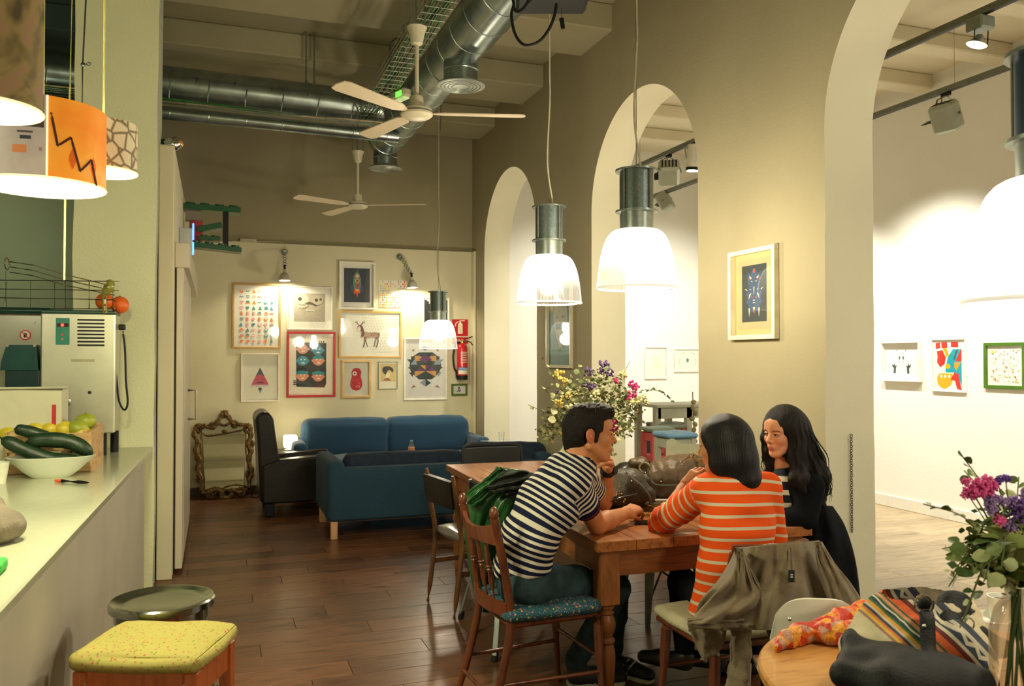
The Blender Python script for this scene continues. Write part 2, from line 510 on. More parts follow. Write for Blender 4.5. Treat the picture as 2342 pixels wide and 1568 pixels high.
def arch_wall():
 g=G();x0,x1=XW,XW+TW;zt=ZC+.1
 ys=[-4.5]+[v for a in ARCH for v in a]+[YB+.2]
 def quad(y0,z0,y1,z1):
  pass
 def wob(y,z):return max(0,min(1,(ZS-z)*2))*(.007*mnoise.noise(Vector((y*2.1,z*2.3,3.1)))+.004*mnoise.noise(Vector((y*9,z*9,7.))))
 def strip(ya,yb):
  n=30;vs=[];fs=[]
  for i in range(n+1):
   z=(ZS*i/24 if i<=24 else ZS+(zt-ZS)*(i-24)/6)
   for(x,y)in((x0,ya),(x0,yb),(x1,ya),(x1,yb)):
    vs.append((x,y+wob(y,z),z))
  for i in range(n):
   a=i*4;b=a+4
   fs+=[(a,b,b+1,a+1),(a+2,a+3,b+3,b+2),(a,a+2,b+2,b),(a+1,b+1,b+3,a+3)]
  return vs,fs
 for i in range(0,len(ys),2):
  vs,fs=strip(ys[i],ys[i+1])
  o=len(g.v);g.v+=vs
  for f in fs:
   g.f.append(tuple(k+o for k in f))
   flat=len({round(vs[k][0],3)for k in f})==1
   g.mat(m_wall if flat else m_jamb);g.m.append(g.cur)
 for(a,b)in ARCH:
  r=(b-a)/2;c=(a+b)/2;n=40
  arc=[(c-r*math.cos(PI*i/n),ZS+(r)*math.sin(PI*i/n))for i in range(n+1)]
  arc=[(y+wob(y,z),z)for y,z in arc]
  for x,flip in((x0,0),(x1,1)):
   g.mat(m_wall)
   for i in range(n):
    (ya,za),(yb,zb)=arc[i],arc[i+1]
    q=[(x,ya,za),(x,ya,zt),(x,yb,zt),(x,yb,zb)]
    g.add(q if not flip else q[::-1],[(0,1,2,3)])
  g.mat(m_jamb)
  for i in range(n):
   (ya,za),(yb,zb)=arc[i],arc[i+1]
   g.add([(x0,ya,za),(x0,yb,zb),(x1,yb,zb),(x1,ya,za)],[(0,1,2,3)])
 return struct(g.build('wall_arches',angle=25))
arch_wall()
g=G();g.box((XW-.035,YB-.12,0),(XW,YB,2.85),ch=.01)
struct(g.build('trim_1',m_wallb))
def ceiling(name,x0,x1,y0,y1,z,m,beams,zb,bw):
 g=G();g.box((x0,y0,z),(x1,y1,z+.12));c=struct(g.build(name,m))
 for y in beams:
  g=G();g.box((x0,y,zb),(x1,y+bw,z+.001),ch=.012);g.build('beam',m,parent=c)
 return c
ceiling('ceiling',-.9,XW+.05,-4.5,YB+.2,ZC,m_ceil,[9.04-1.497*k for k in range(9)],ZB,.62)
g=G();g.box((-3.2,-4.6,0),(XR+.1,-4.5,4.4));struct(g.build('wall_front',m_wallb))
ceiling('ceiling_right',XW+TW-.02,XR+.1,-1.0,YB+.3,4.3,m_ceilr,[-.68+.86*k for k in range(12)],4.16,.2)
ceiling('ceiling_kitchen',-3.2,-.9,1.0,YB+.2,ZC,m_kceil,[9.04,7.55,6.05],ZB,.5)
g=G();g.box((XR,-4.5,0),(XR+.15,YB+.2,4.4));struct(g.build('wall_right',m_white))
g=G();g.box((XW+TW-.02,YB,0),(XR+.1,YB+.15,4.4));struct(g.build('wall_back_right',m_white))
g=G();g.box((XR-.016,.5,0),(XR,YB,.12),ch=.005);struct(g.build('baseboard_right',M((.8,.79,.7),rough=.5,var=.03)))
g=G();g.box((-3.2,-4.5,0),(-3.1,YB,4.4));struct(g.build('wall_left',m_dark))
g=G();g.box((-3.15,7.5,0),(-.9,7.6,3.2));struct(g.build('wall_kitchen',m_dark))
pc=P(352,1020,Z=.95)
PX1,PY1=pc.x,pc.y
pl=P(168,520,Y=PY1).x
def pillar():
 g=G();n=30;zt=ZC;vs=[];fs=[]
 for i in range(n+1):
  z=zt*i/n;w=lambda k:.008*mnoise.noise(Vector((k*3.3,z*2.5,k)))
  lean=.006*max(0,z-1.5)
  vs+=[(pl+w(1),PY1,z),(PX1+w(2)+lean,PY1,z),(PX1+w(3)+lean,PY1+.45,z),(pl,PY1+.45,z)]
 for i in range(n):
  a=4*i
  for k in range(4):
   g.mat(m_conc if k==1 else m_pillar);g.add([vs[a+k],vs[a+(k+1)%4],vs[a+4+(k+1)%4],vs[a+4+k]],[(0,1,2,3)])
 return struct(g.build('wall_pillar',angle=30))
pillar()
g=G();g.box((XP-.1,PY1+.2,0),(XP,YB,3.03),ch=.006);struct(g.build('wall_partition',m_wallb))
door=struct(thing('door_1','tall cream sliding door on the left partition','door',(XP,6.43,0)))
del door['category'];del door['label']
m_door=M((.62,.57,.44),rough=.35,var=.04,scale=3)
g=G();g.box((.012,0,.03),(.06,1.9,2.19),ch=.004);g.box((.06,.06,.1),(.066,1.84,2.1),ch=.002);g.build('door_leaf',m_door,door)
g=G();g.box((.0,.0,2.19),(.10,3.2,2.37),ch=.004);g.build('track_cover',m_door,door)
g=G();g.box((.0,.004,.02),(.011,1.9,2.19));g.build('door_gap_shade',M((.01,.01,.01)),door)  # solid black strip standing in for the shade in the gap
hm=M((.55,.52,.45),rough=.3,metal=.9)
g=G();hz=(H-(912-815)/1900*6.4,H-(975-815)/1900*6.4)
hz=(1.27,1.03)
g.tube([(.066,1.0,hz[0]),(.13,1.0,hz[0]),(.13,1.0,hz[1]),(.066,1.0,hz[1])],.011,n=8);g.build('door_handle',hm,door)
# ================================================================== pendants, fans, ducts
m_steel=M((.30,.34,.31),rough=.35,metal=.85,var=.1,scale=30)
m_mesh=M((.16,.20,.19),rough=.4,metal=.8,var=.35,scale=220,stretch=(1,1,.3))
m_rod=M((.20,.21,.17),rough=.5,metal=.5)
m_cord=M((.55,.52,.38),rough=.6)
m_black=M((.006,.007,.008),rough=.5,spec=.3)
m_galv=M((.30,.36,.34),rough=.30,metal=.9,var=.25,scale=7,bump=.05)
m_galvd=M((.10,.14,.13),rough=.45,metal=.8,var=.2)
m_green=M((.03,.16,.03),rough=.5)
def acrylic():
 m=bpy.data.materials.new('ribbed_acrylic');m.use_nodes=True;nt=m.node_tree;nt.nodes.clear()
 o=node(nt,'ShaderNodeOutputMaterial');tr=node(nt,'ShaderNodeBsdfTransparent');tl=node(nt,'ShaderNodeBsdfTranslucent');gl=node(nt,'ShaderNodeBsdfGlossy')
 em=node(nt,'ShaderNodeEmission');em.inputs[0].default_value=(1,.93,.78,1);
 tc=node(nt,'ShaderNodeTexCoord');sp=node(nt,'ShaderNodeSeparateXYZ');nt.links.new(tc.outputs['Object'],sp.inputs[0])
 mr=node(nt,'ShaderNodeMapRange');mr.inputs['From Min'].default_value=.10;mr.inputs['From Max'].default_value=.26
 mr.inputs['To Min'].default_value=.22;mr.inputs['To Max'].default_value=1.3;nt.links.new(sp.outputs[2],mr.inputs[0]);  # bulb glow in the shade painted as emission, stronger toward the top
 at=node(nt,'ShaderNodeMath',operation='ARCTAN2');nt.links.new(sp.outputs[0],at.inputs[0]);nt.links.new(sp.outputs[1],at.inputs[1])
 k1=node(nt,'ShaderNodeMath',operation='MULTIPLY');k1.inputs[1].default_value=60;nt.links.new(at.outputs[0],k1.inputs[0]);k2=node(nt,'ShaderNodeMath',operation='SINE');nt.links.new(k1.outputs[0],k2.inputs[0])
 k3=node(nt,'ShaderNodeMapRange');k3.inputs['From Min'].default_value=-1;k3.inputs['To Min'].default_value=.55;k3.inputs['To Max'].default_value=1.35;nt.links.new(k2.outputs[0],k3.inputs[0])  # ribs painted into the glow as brighter and darker bands
 k4=node(nt,'ShaderNodeMath',operation='MULTIPLY');nt.links.new(mr.outputs[0],k4.inputs[0]);nt.links.new(k3.outputs[0],k4.inputs[1]);nt.links.new(k4.outputs[0],em.inputs[1])
 nz=node(nt,'ShaderNodeTexNoise');nz.inputs['Scale'].default_value=14;nt.links.new(tc.outputs['Object'],nz.inputs[0])
 tr.inputs[0].default_value=(1,1,1,1);tl.inputs[0].default_value=(.9,.88,.8,1);gl.inputs[0].default_value=(.9,.9,.9,1);gl.inputs[1].default_value=.12
 m1=node(nt,'ShaderNodeMixShader');m2=node(nt,'ShaderNodeMixShader');m1.inputs[0].default_value=.006;m2.inputs[0].default_value=.08
 ad=node(nt,'ShaderNodeAddShader')
 nt.links.new(tr.outputs[0],m1.inputs[1]);nt.links.new(tl.outputs[0],m1.inputs[2]);nt.links.new(m1.outputs[0],m2.inputs[1]);nt.links.new(gl.outputs[0],m2.inputs[2])
 nt.links.new(m2.outputs[0],ad.inputs[0]);nt.links.new(em.outputs[0],ad.inputs[1]);nt.links.new(ad.outputs[0],o.inputs[0])
 return m
m_acr=acrylic()
m_bulb=M((1,.95,.85),emit=(1,.9,.7),es=40)
def pendant(px,py,D,label,r=.215,power=42,ztop=4.4,dark=False):
 """centre of the rim seen at (px, py)"""
 c=P(px,py,D=D);t=thing('pendant_lamp',label,'lamp',c,0,'industrial pendant lamps with ribbed clear shades')
 k=r/.215
 g=G();g.closeends=False;pr=[]
 for i in range(15):
  a=i/14;rr=.075+(.205-.075)*math.sin(a*PI/2)**.72;pr.append((rr*k,(.315*(1-a)**1.0 if a<1 else 0)*k*(1-.0*a)))
 pr=[(.092,.318),(.115,.312),(.135,.300),(.152,.280),(.166,.252),(.178,.218),(.188,.178),(.196,.132),(.202,.085),(.207,.04),(.209,.008)]
 g.lathe([(a*k,b*k)for a,b in pr],n=120,rib=.02);g.build('shade',m_acr,t,angle=80)
 g=G();g.tube([(math.cos(2*PI*i/48)*.213*k,math.sin(2*PI*i/48)*.213*k,.004)for i in range(48)],.006*k,n=6,closed=True);g.build('shade_rim',M((.9,.9,.84),rough=.2,emit=(1,.95,.8),es=.5),t)  # rim is no lamp; its caught light is painted as emission
 g=G();g.lathe([(.088*k,.31*k),(.09*k,.40*k),(.09*k,.41*k)],n=36);g.build('collar',m_steel,t)
 g=G();g.lathe([(.112*k,.408*k),(.112*k,.418*k)],n=36);g.build('lower_flange',m_steel,t)
 g=G();g.lathe([(.090*k,.418*k),(.090*k,.628*k)],n=48);g.build('ballast_housing',m_mesh if not dark else M((.02,.05,.09),rough=.35,metal=.4),t)
 g=G();g.lathe([(.112*k,.628*k),(.112*k,.638*k)],n=36);g.build('upper_flange',m_steel,t)
 for i in range(4):
  a=PI/2*i+.35;p=Vector((math.cos(a),math.sin(a),0))*.097*k
  g=G();g.cyl(p+Vector((0,0,.41*k)),p+Vector((0,0,.632*k)),.005*k,n=8);g.build('spacer_rod',m_rod,t)
 g=G();g.ball((0,0,.26*k),(.05*k,.05*k,.075*k));g.build('bulb',m_bulb,t)
 g=G();z0=.638*k;zt=ztop-c.z
 g.cyl((0,0,z0),(0,0,zt),.0022,n=6);g.build('suspension_wire',m_rod,t)
 g=G();g.tube(bez([(.03,0,z0),(.02,0,z0+.06),(-.012,.0,z0+.3),(.006,0,z0+.7),(0.004,0,(z0+zt)/2),(.0,0,zt)],8),.0055,n=6);g.build('power_cord',m_cord,t)
 light('POINT',c+Vector((0,0,.12*k)),power,size=.07)
 return t
pendant(1456,660,4.45,'clear ribbed pendant lamp with the largest fully visible shade, hanging before the middle arch',power=70)
pendant(1256,694,5.45,'clear ribbed pendant lamp hanging left of the tall middle arch, with pale cord',power=60)
pendant(1002,797,8.9,'small far clear ribbed pendant lamp hanging in front of the framed prints',power=28,r=.207)
pendant(2418,690,2.1,'huge near clear ribbed pendant lamp cut off by the right edge',power=27,dark=True)
def duct(g,a,b,r,rings=.32,rr=.006):
 a=Vector(a);b=Vector(b);g.cyl(a,b,r,n=32);L=(b-a).length;d=(b-a).normalized();k=1
 x,y,_=basis(d)
 while k*rings<L:
  p0=a+d*(k*rings-.05)
  g.tube([p0+d*(.1*i/24)+(x*math.cos(2*PI*i/24)+y*math.sin(2*PI*i/24))*r for i in range(25)],rr,n=5,cap=False);k+=1
XD=1.60;ZD=3.72
t=thing('air_duct','wide galvanised spiral air duct running along the room to the back wall','duct',(XD,5.5,ZD))
g=G();duct(g,(0,-1.9,0),(0,2.72,0),.17);g.build('duct_pipe',m_galv,t,angle=50)
for y0,nm in((.02,0),(2.72,1)):
 g=G();g.cyl((0,y0,.02),(0,y0,-.27),.118,n=32);g.tube([(math.cos(i*PI/12)*.119,y0+math.sin(i*PI/12)*.119,-.19)for i in range(24)],.006,n=5,closed=True);o=g.build('duct_branch',m_galv,t,angle=50)
 g=G()
 g.lathe([(.12,-.27),(.165,-.285),(.17,-.295),(.150,-.300)],c=(0,y0,0),n=40)
 for q in(.125,.1,.075,.05):g.lathe([(q,-.265),(q+.016,-.300),(q+.010,-.303),(q-.006,-.268)],c=(0,y0,0),n=36)
 g.ball((0,y0,-.28),(.028,.028,.018));g.build('air_diffuser',M((.34,.38,.34),rough=.35,metal=.7),t)
g=G();g.ball((0,2.72,0),.172,n=28,m=14);g.build('duct_end',m_galv,t)
for x,y in((-.25,-1.2),(.18,-1.2),(-.19,1.0)):
 g=G();g.cyl((x,y,-.05),(x,y,ZC-ZD),.007,n=6);g.build('hanger_rod',m_rod,t)
YD=7.55-.05;ZX=3.93
a=P(300,190,Y=YD);
t=thing('air_duct','dark galvanised spiral air duct crossing the room towards the left pillar','duct',(XD,YD,3.80))
g=G();duct(g,(-4.4,0,.06),(-.12,0,0),.155,rings=.3);g.build('duct_pipe',m_galv,t,angle=50)
g=G();duct(g,(-4.4,-.12,-.21),(-.05,-.12,-.27),.055,rings=.3,rr=.004);g.build('slim_pipe',m_galv,t,angle=50)
for x in(-2.1,-.85,-.78):
 g=G();g.cyl((x,-.02,-.1),(x,-.02,ZC-3.8),.009,n=6);g.build('hanger_rod',m_rod,t)
t=thing('cable_tray','wire basket cable tray full of green cables beside the long duct','tray',(XD-.33,5.5,ZD-.02))
g=G()
for x in(-.09,-.045,0,.045,.09):g.cyl((x,-1.9,-.04),(x,1.9,-.04),.0028,n=5)
for x in(-.09,.09):
 for z in(0,.04):g.cyl((x,-1.9,z),(x,1.9,z),.0028,n=5)
y=-1.85
while y<1.9:
 g.tube([(-.09,y,.045),(-.09,y,-.04),(.09,y,-.04),(.09,y,.045)],.0026,n=5);y+=.1
g.build('wire_basket',M((.28,.32,.26),rough=.4,metal=.8),t)
for k,x in enumerate((-.06,-.03,.0,.035,.065)):
 g=G();pts=[(x+.012*math.sin(i*1.1+k),-1.9+i*.2,-.028+.008*math.sin(i*2.1+k*2))for i in range(20)]
 pts+=[(x+.1,2.15,-.05),(x+.2,2.4,-.12)]if k<2 else[]
 g.tube(bez(pts,3),.007 if k!=2 else .009,n=6);g.build('cable',m_green if k not in(2,)else m_black,t)
t=thing('cable_tray','dark wire cable tray running under the crossing duct','tray',(XD,YD-.26,3.58))
g=G()
for x in(-.05,0,.05):g.cyl((-4.4,x,.06),(-.2,x,0),.0028,n=5)
x=-4.35
while x<-.2:
 g.tube([(x,-.06,.05-x*.0143),(x,-.06,-x*.0143),(x,.06,-x*.0143),(x,.06,.05-x*.0143)],.0026,n=5);x+=.14
g.build('wire_basket',M((.28,.32,.26),rough=.4,metal=.8),t)
for k in range(3):
 g=G();g.tube(bez([(-4.4+i*.35,.03*math.sin(i+k*2),.075-i*.005+.01*math.sin(i*1.7+k))for i in range(13)],3),.007,n=6);g.build('cable',m_green if k else M((.6,.5,.32)),t)
t=thing('emergency_light','small glowing green emergency light hanging by the duct crossing','light',P(917,216,D=6.6),.35)
g=G();g.box((-.04,-.1,-.035),(.04,.1,.035),ch=.015);g.build('housing',M((.55,.53,.38),rough=.4),t)
g=G();g.box((-.032,-.085,-.048),(.032,.085,-.034),ch=.006);g.build('diffuser',M((.8,.85,.6),rough=.15,emit=(.5,.8,.3),es=.35),t)
g=G();g.cyl((-.034,-.02,-.02),(-.05,-.02,-.0),.004,n=6)
for k in range(3):g.box((-.0405-.004,-.07+.03*k,-.03),(-.0405,-.05+.03*k,.01))
g.build('led_row',M((.1,.8,.05),emit=(.1,1,.05),es=3),t)
o=thing('electrical_conduit','thin bent grey conduit dropping beside the crossing duct','pipe',P(893,180,Y=7.2))
g=G();q=o.location
def cl(p):return Vector(p)-q
g.tube([cl(P(948,90,Y=7.2)),cl(P(905,90,Y=7.2)),cl(P(893,100,Y=7.2)),cl(P(892,205,Y=7.2))],.014,n=8);g.build('conduit',m_rod,o)
m_fan=M((.62,.58,.42),rough=.35,var=.05)
def fan(px,py,D,label,angs,ptop):
 c=P(px,py,D=D);t=thing('ceiling_fan',label,'fan',c,0,'white three-blade ceiling fans')
 g=G();g.lathe([(.03,-.028),(.075,-.022),(.098,-.006),(.100,.012),(.094,.03),(.05,.038)],n=36);g.build('motor',m_fan,t)
 g=G();g.lathe([(.1015,.006),(.1035,.010),(.1015,.014)],n=36);g.build('motor_band',M((.12,.11,.08)),t)
 g=G();g.lathe([(.046,.036),(.04,.10),(.036,.112),(.012,.115)],n=24);g.build('rod_cover',m_fan,t)
 zt=P(px,ptop,D=D).z-c.z
 g=G();g.cyl((0,0,.1),(0,0,zt-.1),.0125,n=12);g.build('down_rod',m_fan,t)
 g=G();g.lathe([(.02,zt-.11),(.035,zt-.10),(.05,zt-.03),(.063,zt),(.045,zt+.002)],n=24);g.build('canopy',m_fan,t)
 for q in(-.05,.05,0):
  g=G();g.cyl((q,.03*(q==0),zt-.01),(q,.03*(q==0),ZC-c.z),.005,n=6);g.build('hanger_rod',m_rod,t)
 for a in angs:
  R=Matrix.Rotation(a,3,'Z')
  g=G();R2=Matrix.Rotation(.16,3,'X');pts=[(.10,-.014),(.17,-.045),(.62,-.062),(.66,-.05),(.672,0),(.66,.05),(.62,.062),(.17,.045),(.10,.014)]
  n=len(pts)
  for i in range(0,1):
   vs=[R@(R2@Vector((x,y,.010+.00))-Vector((0,0,.0)))for x,y in pts]+[R@(R2@Vector((x,y,.003)))for x,y in pts]
   g.add(vs,[tuple(range(n)),tuple(range(2*n-1,n-1,-1))]+[(i,n+i,n+(i+1)%n,(i+1)%n)for i in range(n)])
  g.build('blade',M((.72,.62,.44),rough=.3,var=.1,scale=3),t)
 return t
fan(953,262,5.1,'near white ceiling fan with three blades, motor seen before the duct crossing',[math.radians(a)-YAW for a in(5,128,236)],62)
fan(818,471,8.1,'far smaller white ceiling fan before the back wall, rod hanging under the duct',[math.radians(a)-YAW for a in(-4,130,222)],346)
q=P(1262,-2,D=4.6)
t=thing('projector','black projector at the top edge with black looped cable','projector',q,-YAW)
g=G();g.box((-.2,-.15,-.028),(.2,.15,.09),ch=.02);g.build('body',m_black,t)
g=G()
for x in(-.12,-.05,.02):g.cyl((x,-.152,-.03),(x,-.152,-.034),.006,n=6)
g.box((-.015,-.14,-.055),(.03,-.09,-.05));g.cyl((0.01,-.12,-.05),(.01,-.12,-.028),.008,n=8);g.build('adjust_foot',m_black,t)
g=G();g.tube([(.145+.02*math.cos(i*PI/10),-.1515,.0+.02*math.sin(i*PI/10))for i in range(20)],.0012,n=5,closed=True);g.build('white_ring',M((.85,.85,.8)),t)
g=G();g.cyl((0,0,.09),(0,0,ZC-q.z),.018,n=10);g.build('ceiling_pole',m_black,t)
def cable(name,pts,r,m,parent=None):
 g=G();g.tube(bez(pts,10),r,n=8);return g.build(name,m,parent,world=parent is not None)
DP=4.45
cable('cable',[P(a,b,D=DP)for a,b in((1171,-8),(1175,10),(1170,30),(1172,55),(1180,82),(1196,101),(1216,102),(1238,90),(1258,62),(1268,35),(1273,8))],.008,m_black,t)
cable('cable',[P(a,b,D=DP)for a,b in((1175,8),(1176,20),(1184,27),(1196,20),(1208,4),(1214,-4))],.008,m_black,t)
g=G();g.cyl(P(1208,4,D=DP),P(1216,-6,D=DP),.012,n=8);g.build('plug',m_black,t,world=True)
g=G();g.cyl(P(1285,18,D=DP),P(1285,42,D=DP),.0015,n=5);a=P(1284,42,D=DP);b=P(1288,66,D=DP);g.cyl(a,b,.013,.011,n=6);g.build('hanging_tag',m_black,t,world=True)
t=thing('clip_lamp','small chrome spotlight on top of the left partition','lamp',P(380,345,Y=6.45))
ch=M((.5,.52,.5),rough=.12,metal=1.)
g=G();g.lathe([(.02,-.06),(.045,-.05),(.055,0),(.05,.02),(.04,.05)],c=(.04,0,.05),n=20,axis=(.7,0,.3));g.build('reflector',ch,t)
g=G();g.box((-.04,-.03,0),(.02,.03,.08),ch=.01);g.build('base',m_black,t)
g=G();g.ball((.09,0,.06),.028);g.build('bulb',M((.9,.5,.15),rough=.1,metal=.6),t)
m_track=M((.20,.21,.17),rough=.4,metal=.6)
m_spot=M((.36,.38,.30),rough=.4,metal=.3,var=.05)
def track(x,y0,y1,z,label):
 t=thing('light_track',label,'track',(x,(y0+y1)/2,z));h=(y1-y0)/2
 g=G();g.box((-.02,-h,0),(.02,h,.045),ch=.003);g.build('rail',m_track,t)
 g=G();g.box((-.012,-h,-.002),(.012,h,0));g.build('track_slot',m_black,t)
 k=-h+.5
 while k<h:
  g=G();g.cyl((0,k,.045),(0,k,4.16-z),.0015,n=5);g.build('suspension_wire',m_rod,t);k+=1.6
 return t
ZT=3.63
track(4.40,1.2,8.28,ZT,'long grey lighting track nearer the arches, with three spotlights')
track(5.42,1.2,9.7,ZT,'grey lighting track along the gallery wall, farther from the arches')
def box_spot(px,py,X,label,tilt,aim,s=1.,power=0,kind='box',ang=70):
 c=P(px,py,X=X);c.z=min(c.z,ZT-.10)
 t=thing('track_spotlight',label,'spotlight',c,0)
 d=(Vector(aim)-c).normalized();x,y,z=basis(d);R=Matrix((x,z,y)).transposed()
 if kind=='box':
  g=G();g.box((-.085*s,-.10*s,-.065*s),(.085*s,.10*s,.065*s),rot=R,ch=.02*s);g.build('lamp_housing',m_spot,t)
  g=G();g.box((-.07*s,.10*s,-.05*s),(.07*s,.104*s,.05*s),rot=R)
  g2=[R@Vector(v)for v in[]];g.build('lens',m_black if not power else M((1,.95,.85),emit=(1,.95,.85),es=6),t)
  g=G()
  for k in range(5):g.box((-.06*s+.028*s*k,-.103*s,-.04*s),(-.048*s+.028*s*k,-.099*s,.04*s),rot=None)
  g.v=[tuple(R@Vector(v))for v in g.v];g.build('vent',m_black,t)
 else:
  g=G();g.lathe([(.05*s,-.11*s),(.055*s,-.09*s),(.055*s,.09*s),(.05*s,.1*s)],n=24,axis=d);g.build('lamp_housing',M((.62,.60,.5),rough=.4),t)
  g=G();g.lathe([(.056*s,.075*s),(.056*s,.1*s)],n=24,axis=d);g.build('black_ring',m_black,t)
  g=G();g.lathe([(.048*s,.098*s),(.048*s,.103*s)],n=24,axis=d);g.build('lens',M((1,.98,.9),emit=(1,.97,.88),es=12),t)
 g=G();hx=.1*s;top=ZT-c.z-.03
 g.tube([tuple(R@Vector((-hx,0,0))),(-hx*.8,0,top*.75),(-.02,0,top),(.02,0,top),(hx*.8,0,top*.75),tuple(R@Vector((hx,0,0)))],.006,n=6);g.build('yoke',m_track,t)
 g=G();g.box((-.018,-.04,top),(.018,.04,ZT-c.z),ch=.006);g.tube(bez([(0,.04,top),(.05,.09,top*.6),tuple(R@Vector((0,-.09*s,.03)))],6),.004,n=5);g.build('adapter',m_black,t)
 return t
box_spot(1530,395,4.40,'large pale box spotlight on the near track, seen through the middle arch',.3,(5.8,YB,1.5),1.25)
box_spot(1521,450,5.42,'pale box spotlight hanging lowest in the middle arch view',.3,(6.5,8.2,.8),1.2)
box_spot(1586,362,4.40,'white cylindrical spotlight lit at its lower end by the arch edge',.1,(4.3,7.3,0),1.2,kind='cyl')
box_spot(2164,268,5.42,'grey box spotlight on the gallery wall track, aimed at the prints',.4,(6.5,5.2,1.2),1.15)
c=P(2245,62,X=4.40);t=thing('track_spotlight','small grey halogen spotlight with wire bracket near the top right','spotlight',c)
g=G();g.box((-.06,-.05,-.02),(.06,.07,ZT-c.z-.01),ch=.01);g.build('transformer_box',M((.26,.29,.24),rough=.5,metal=.3),t)
g=G();g.lathe([(.02,-.03),(.035,-.06),(.06,-.085),(.062,-.09)],c=(0,-.0,-.02),n=24,axis=(.25,-.2,1));g.build('reflector',ch,t)
g=G();g.tube([(-.055,0,0),(-.06,-.0,-.11)],.004,n=5);g.tube([(.055,0,0),(.045,-.0,-.13)],.004,n=5);g.build('bracket',m_track,t)
g=G();g.lathe([(.001,-.088),(.05,-.092),(.05,-.096),(.001,-.096)],c=(0,0,-.02),n=20,axis=(.25,-.2,1));g.build('lens',M((1,.97,.9),emit=(1,.95,.85),es=5),t)
for y in(1.6,3.0,4.4,5.9,7.4):light('SPOT',(5.35,y,ZT-.16),330,(1,.95,.82),.06,aim=(XR,y+.3,1.15),angle=95,blend=.9)
for y in(2.2,4.0,6.0,7.8):light('SPOT',(4.40,y,ZT-.16),28,(1,.93,.78),.08,aim=(4.3,y,0),angle=120,blend=.8)
for x in(4.4,5.6):light('SPOT',(x,7.9,ZT-.16),230,(1,.95,.82),.06,aim=(x,YB,1.3),angle=95,blend=.9)
light('POINT',(1.9,-.7,1.9),70,size=.1)  # unseen fill light added behind the camera to brighten the jambs
light('POINT',(1.5,-2.9,2.2),90,size=.1)  # second unseen fill, added to make up for blocked ambient light
light('POINT',(5.0,-.2,2.6),40,size=.1)  # unseen fill light added at the near end of the gallery
light('SPOT',(4.4,.3,ZT-.16),110,(1,.95,.82),.08,aim=(3.3,4.2,1.7),angle=80,blend=.9)  # unseen spot added to brighten the arch jambs, no fixture modelled
light('POINT',(-1.6,2.6,2.4),30,(1,.93,.70),.1)
light('POINT',(-1.7,6.6,2.4),8,(.9,.95,.70),.1)
# ================================================================== framed prints and signs
class Art:
 def __init__(s,w,h):s.g=G();s.w=w;s.h=h;s.k=0
 def poly(s,pts,col,lay=None):
  s.k+=1;z=.0006+.00006*s.k;s.g.mat(M(col,rough=.6,var=.05,name='print_ink'))
  s.g.add([(x*s.w,y*s.h,z)for x,y in pts],[tuple(range(len(pts)))]);return s
 def rect(s,x0,y0,x1,y1,col):return s.poly([(x0,y0),(x1,y0),(x1,y1),(x0,y1)],col)
 def circ(s,cx,cy,r,col,ry=None,n=16,a0=0,a1=360):
  ry=r*s.w/s.h if ry is None else ry
  full=(a1-a0)>=360
  return s.poly([(cx+r*math.cos(math.radians(a0+(a1-a0)*i/(n if full else n-1))),cy+ry*math.sin(math.radians(a0+(a1-a0)*i/(n if full else n-1))))for i in range(n)],col)
 def line(s,pts,w,col):
  for(x0,y0),(x1,y1)in zip(pts,pts[1:]):
   dx,dy=(x1-x0)*s.w,(y1-y0)*s.h;L=math.hypot(dx,dy)or 1;nx,ny=-dy/L*w/s.w/2,dx/L*w/s.h/2
   s.poly([(x0-nx,y0-ny),(x1-nx,y1-ny),(x1+nx,y1+ny),(x0+nx,y0+ny)],col)
  return s
def mglass():
 m=bpy.data.materials.new('picture_glass');m.use_nodes=True;nt=m.node_tree;nt.nodes.clear()
 o=node(nt,'ShaderNodeOutputMaterial');tr=node(nt,'ShaderNodeBsdfTransparent');gl=node(nt,'ShaderNodeBsdfGlossy');gl.inputs[1].default_value=.03
 nz=node(nt,'ShaderNodeTexNoise');mr=node(nt,'ShaderNodeMapRange');mr.inputs['To Min'].default_value=.035;mr.inputs['To Max'].default_value=.05
 mx=node(nt,'ShaderNodeMixShader');nt.links.new(nz.outputs[0],mr.inputs[0]);nt.links.new(mr.outputs[0],mx.inputs[0]);nt.links.new(tr.outputs[0],mx.inputs[1]);nt.links.new(gl.outputs[0],mx.inputs[2]);nt.links.new(mx.outputs[0],o.inputs[0])
 return m
m_pglass=mglass()
WHT=(.80,.78,.68);WOODF=(.50,.30,.08)
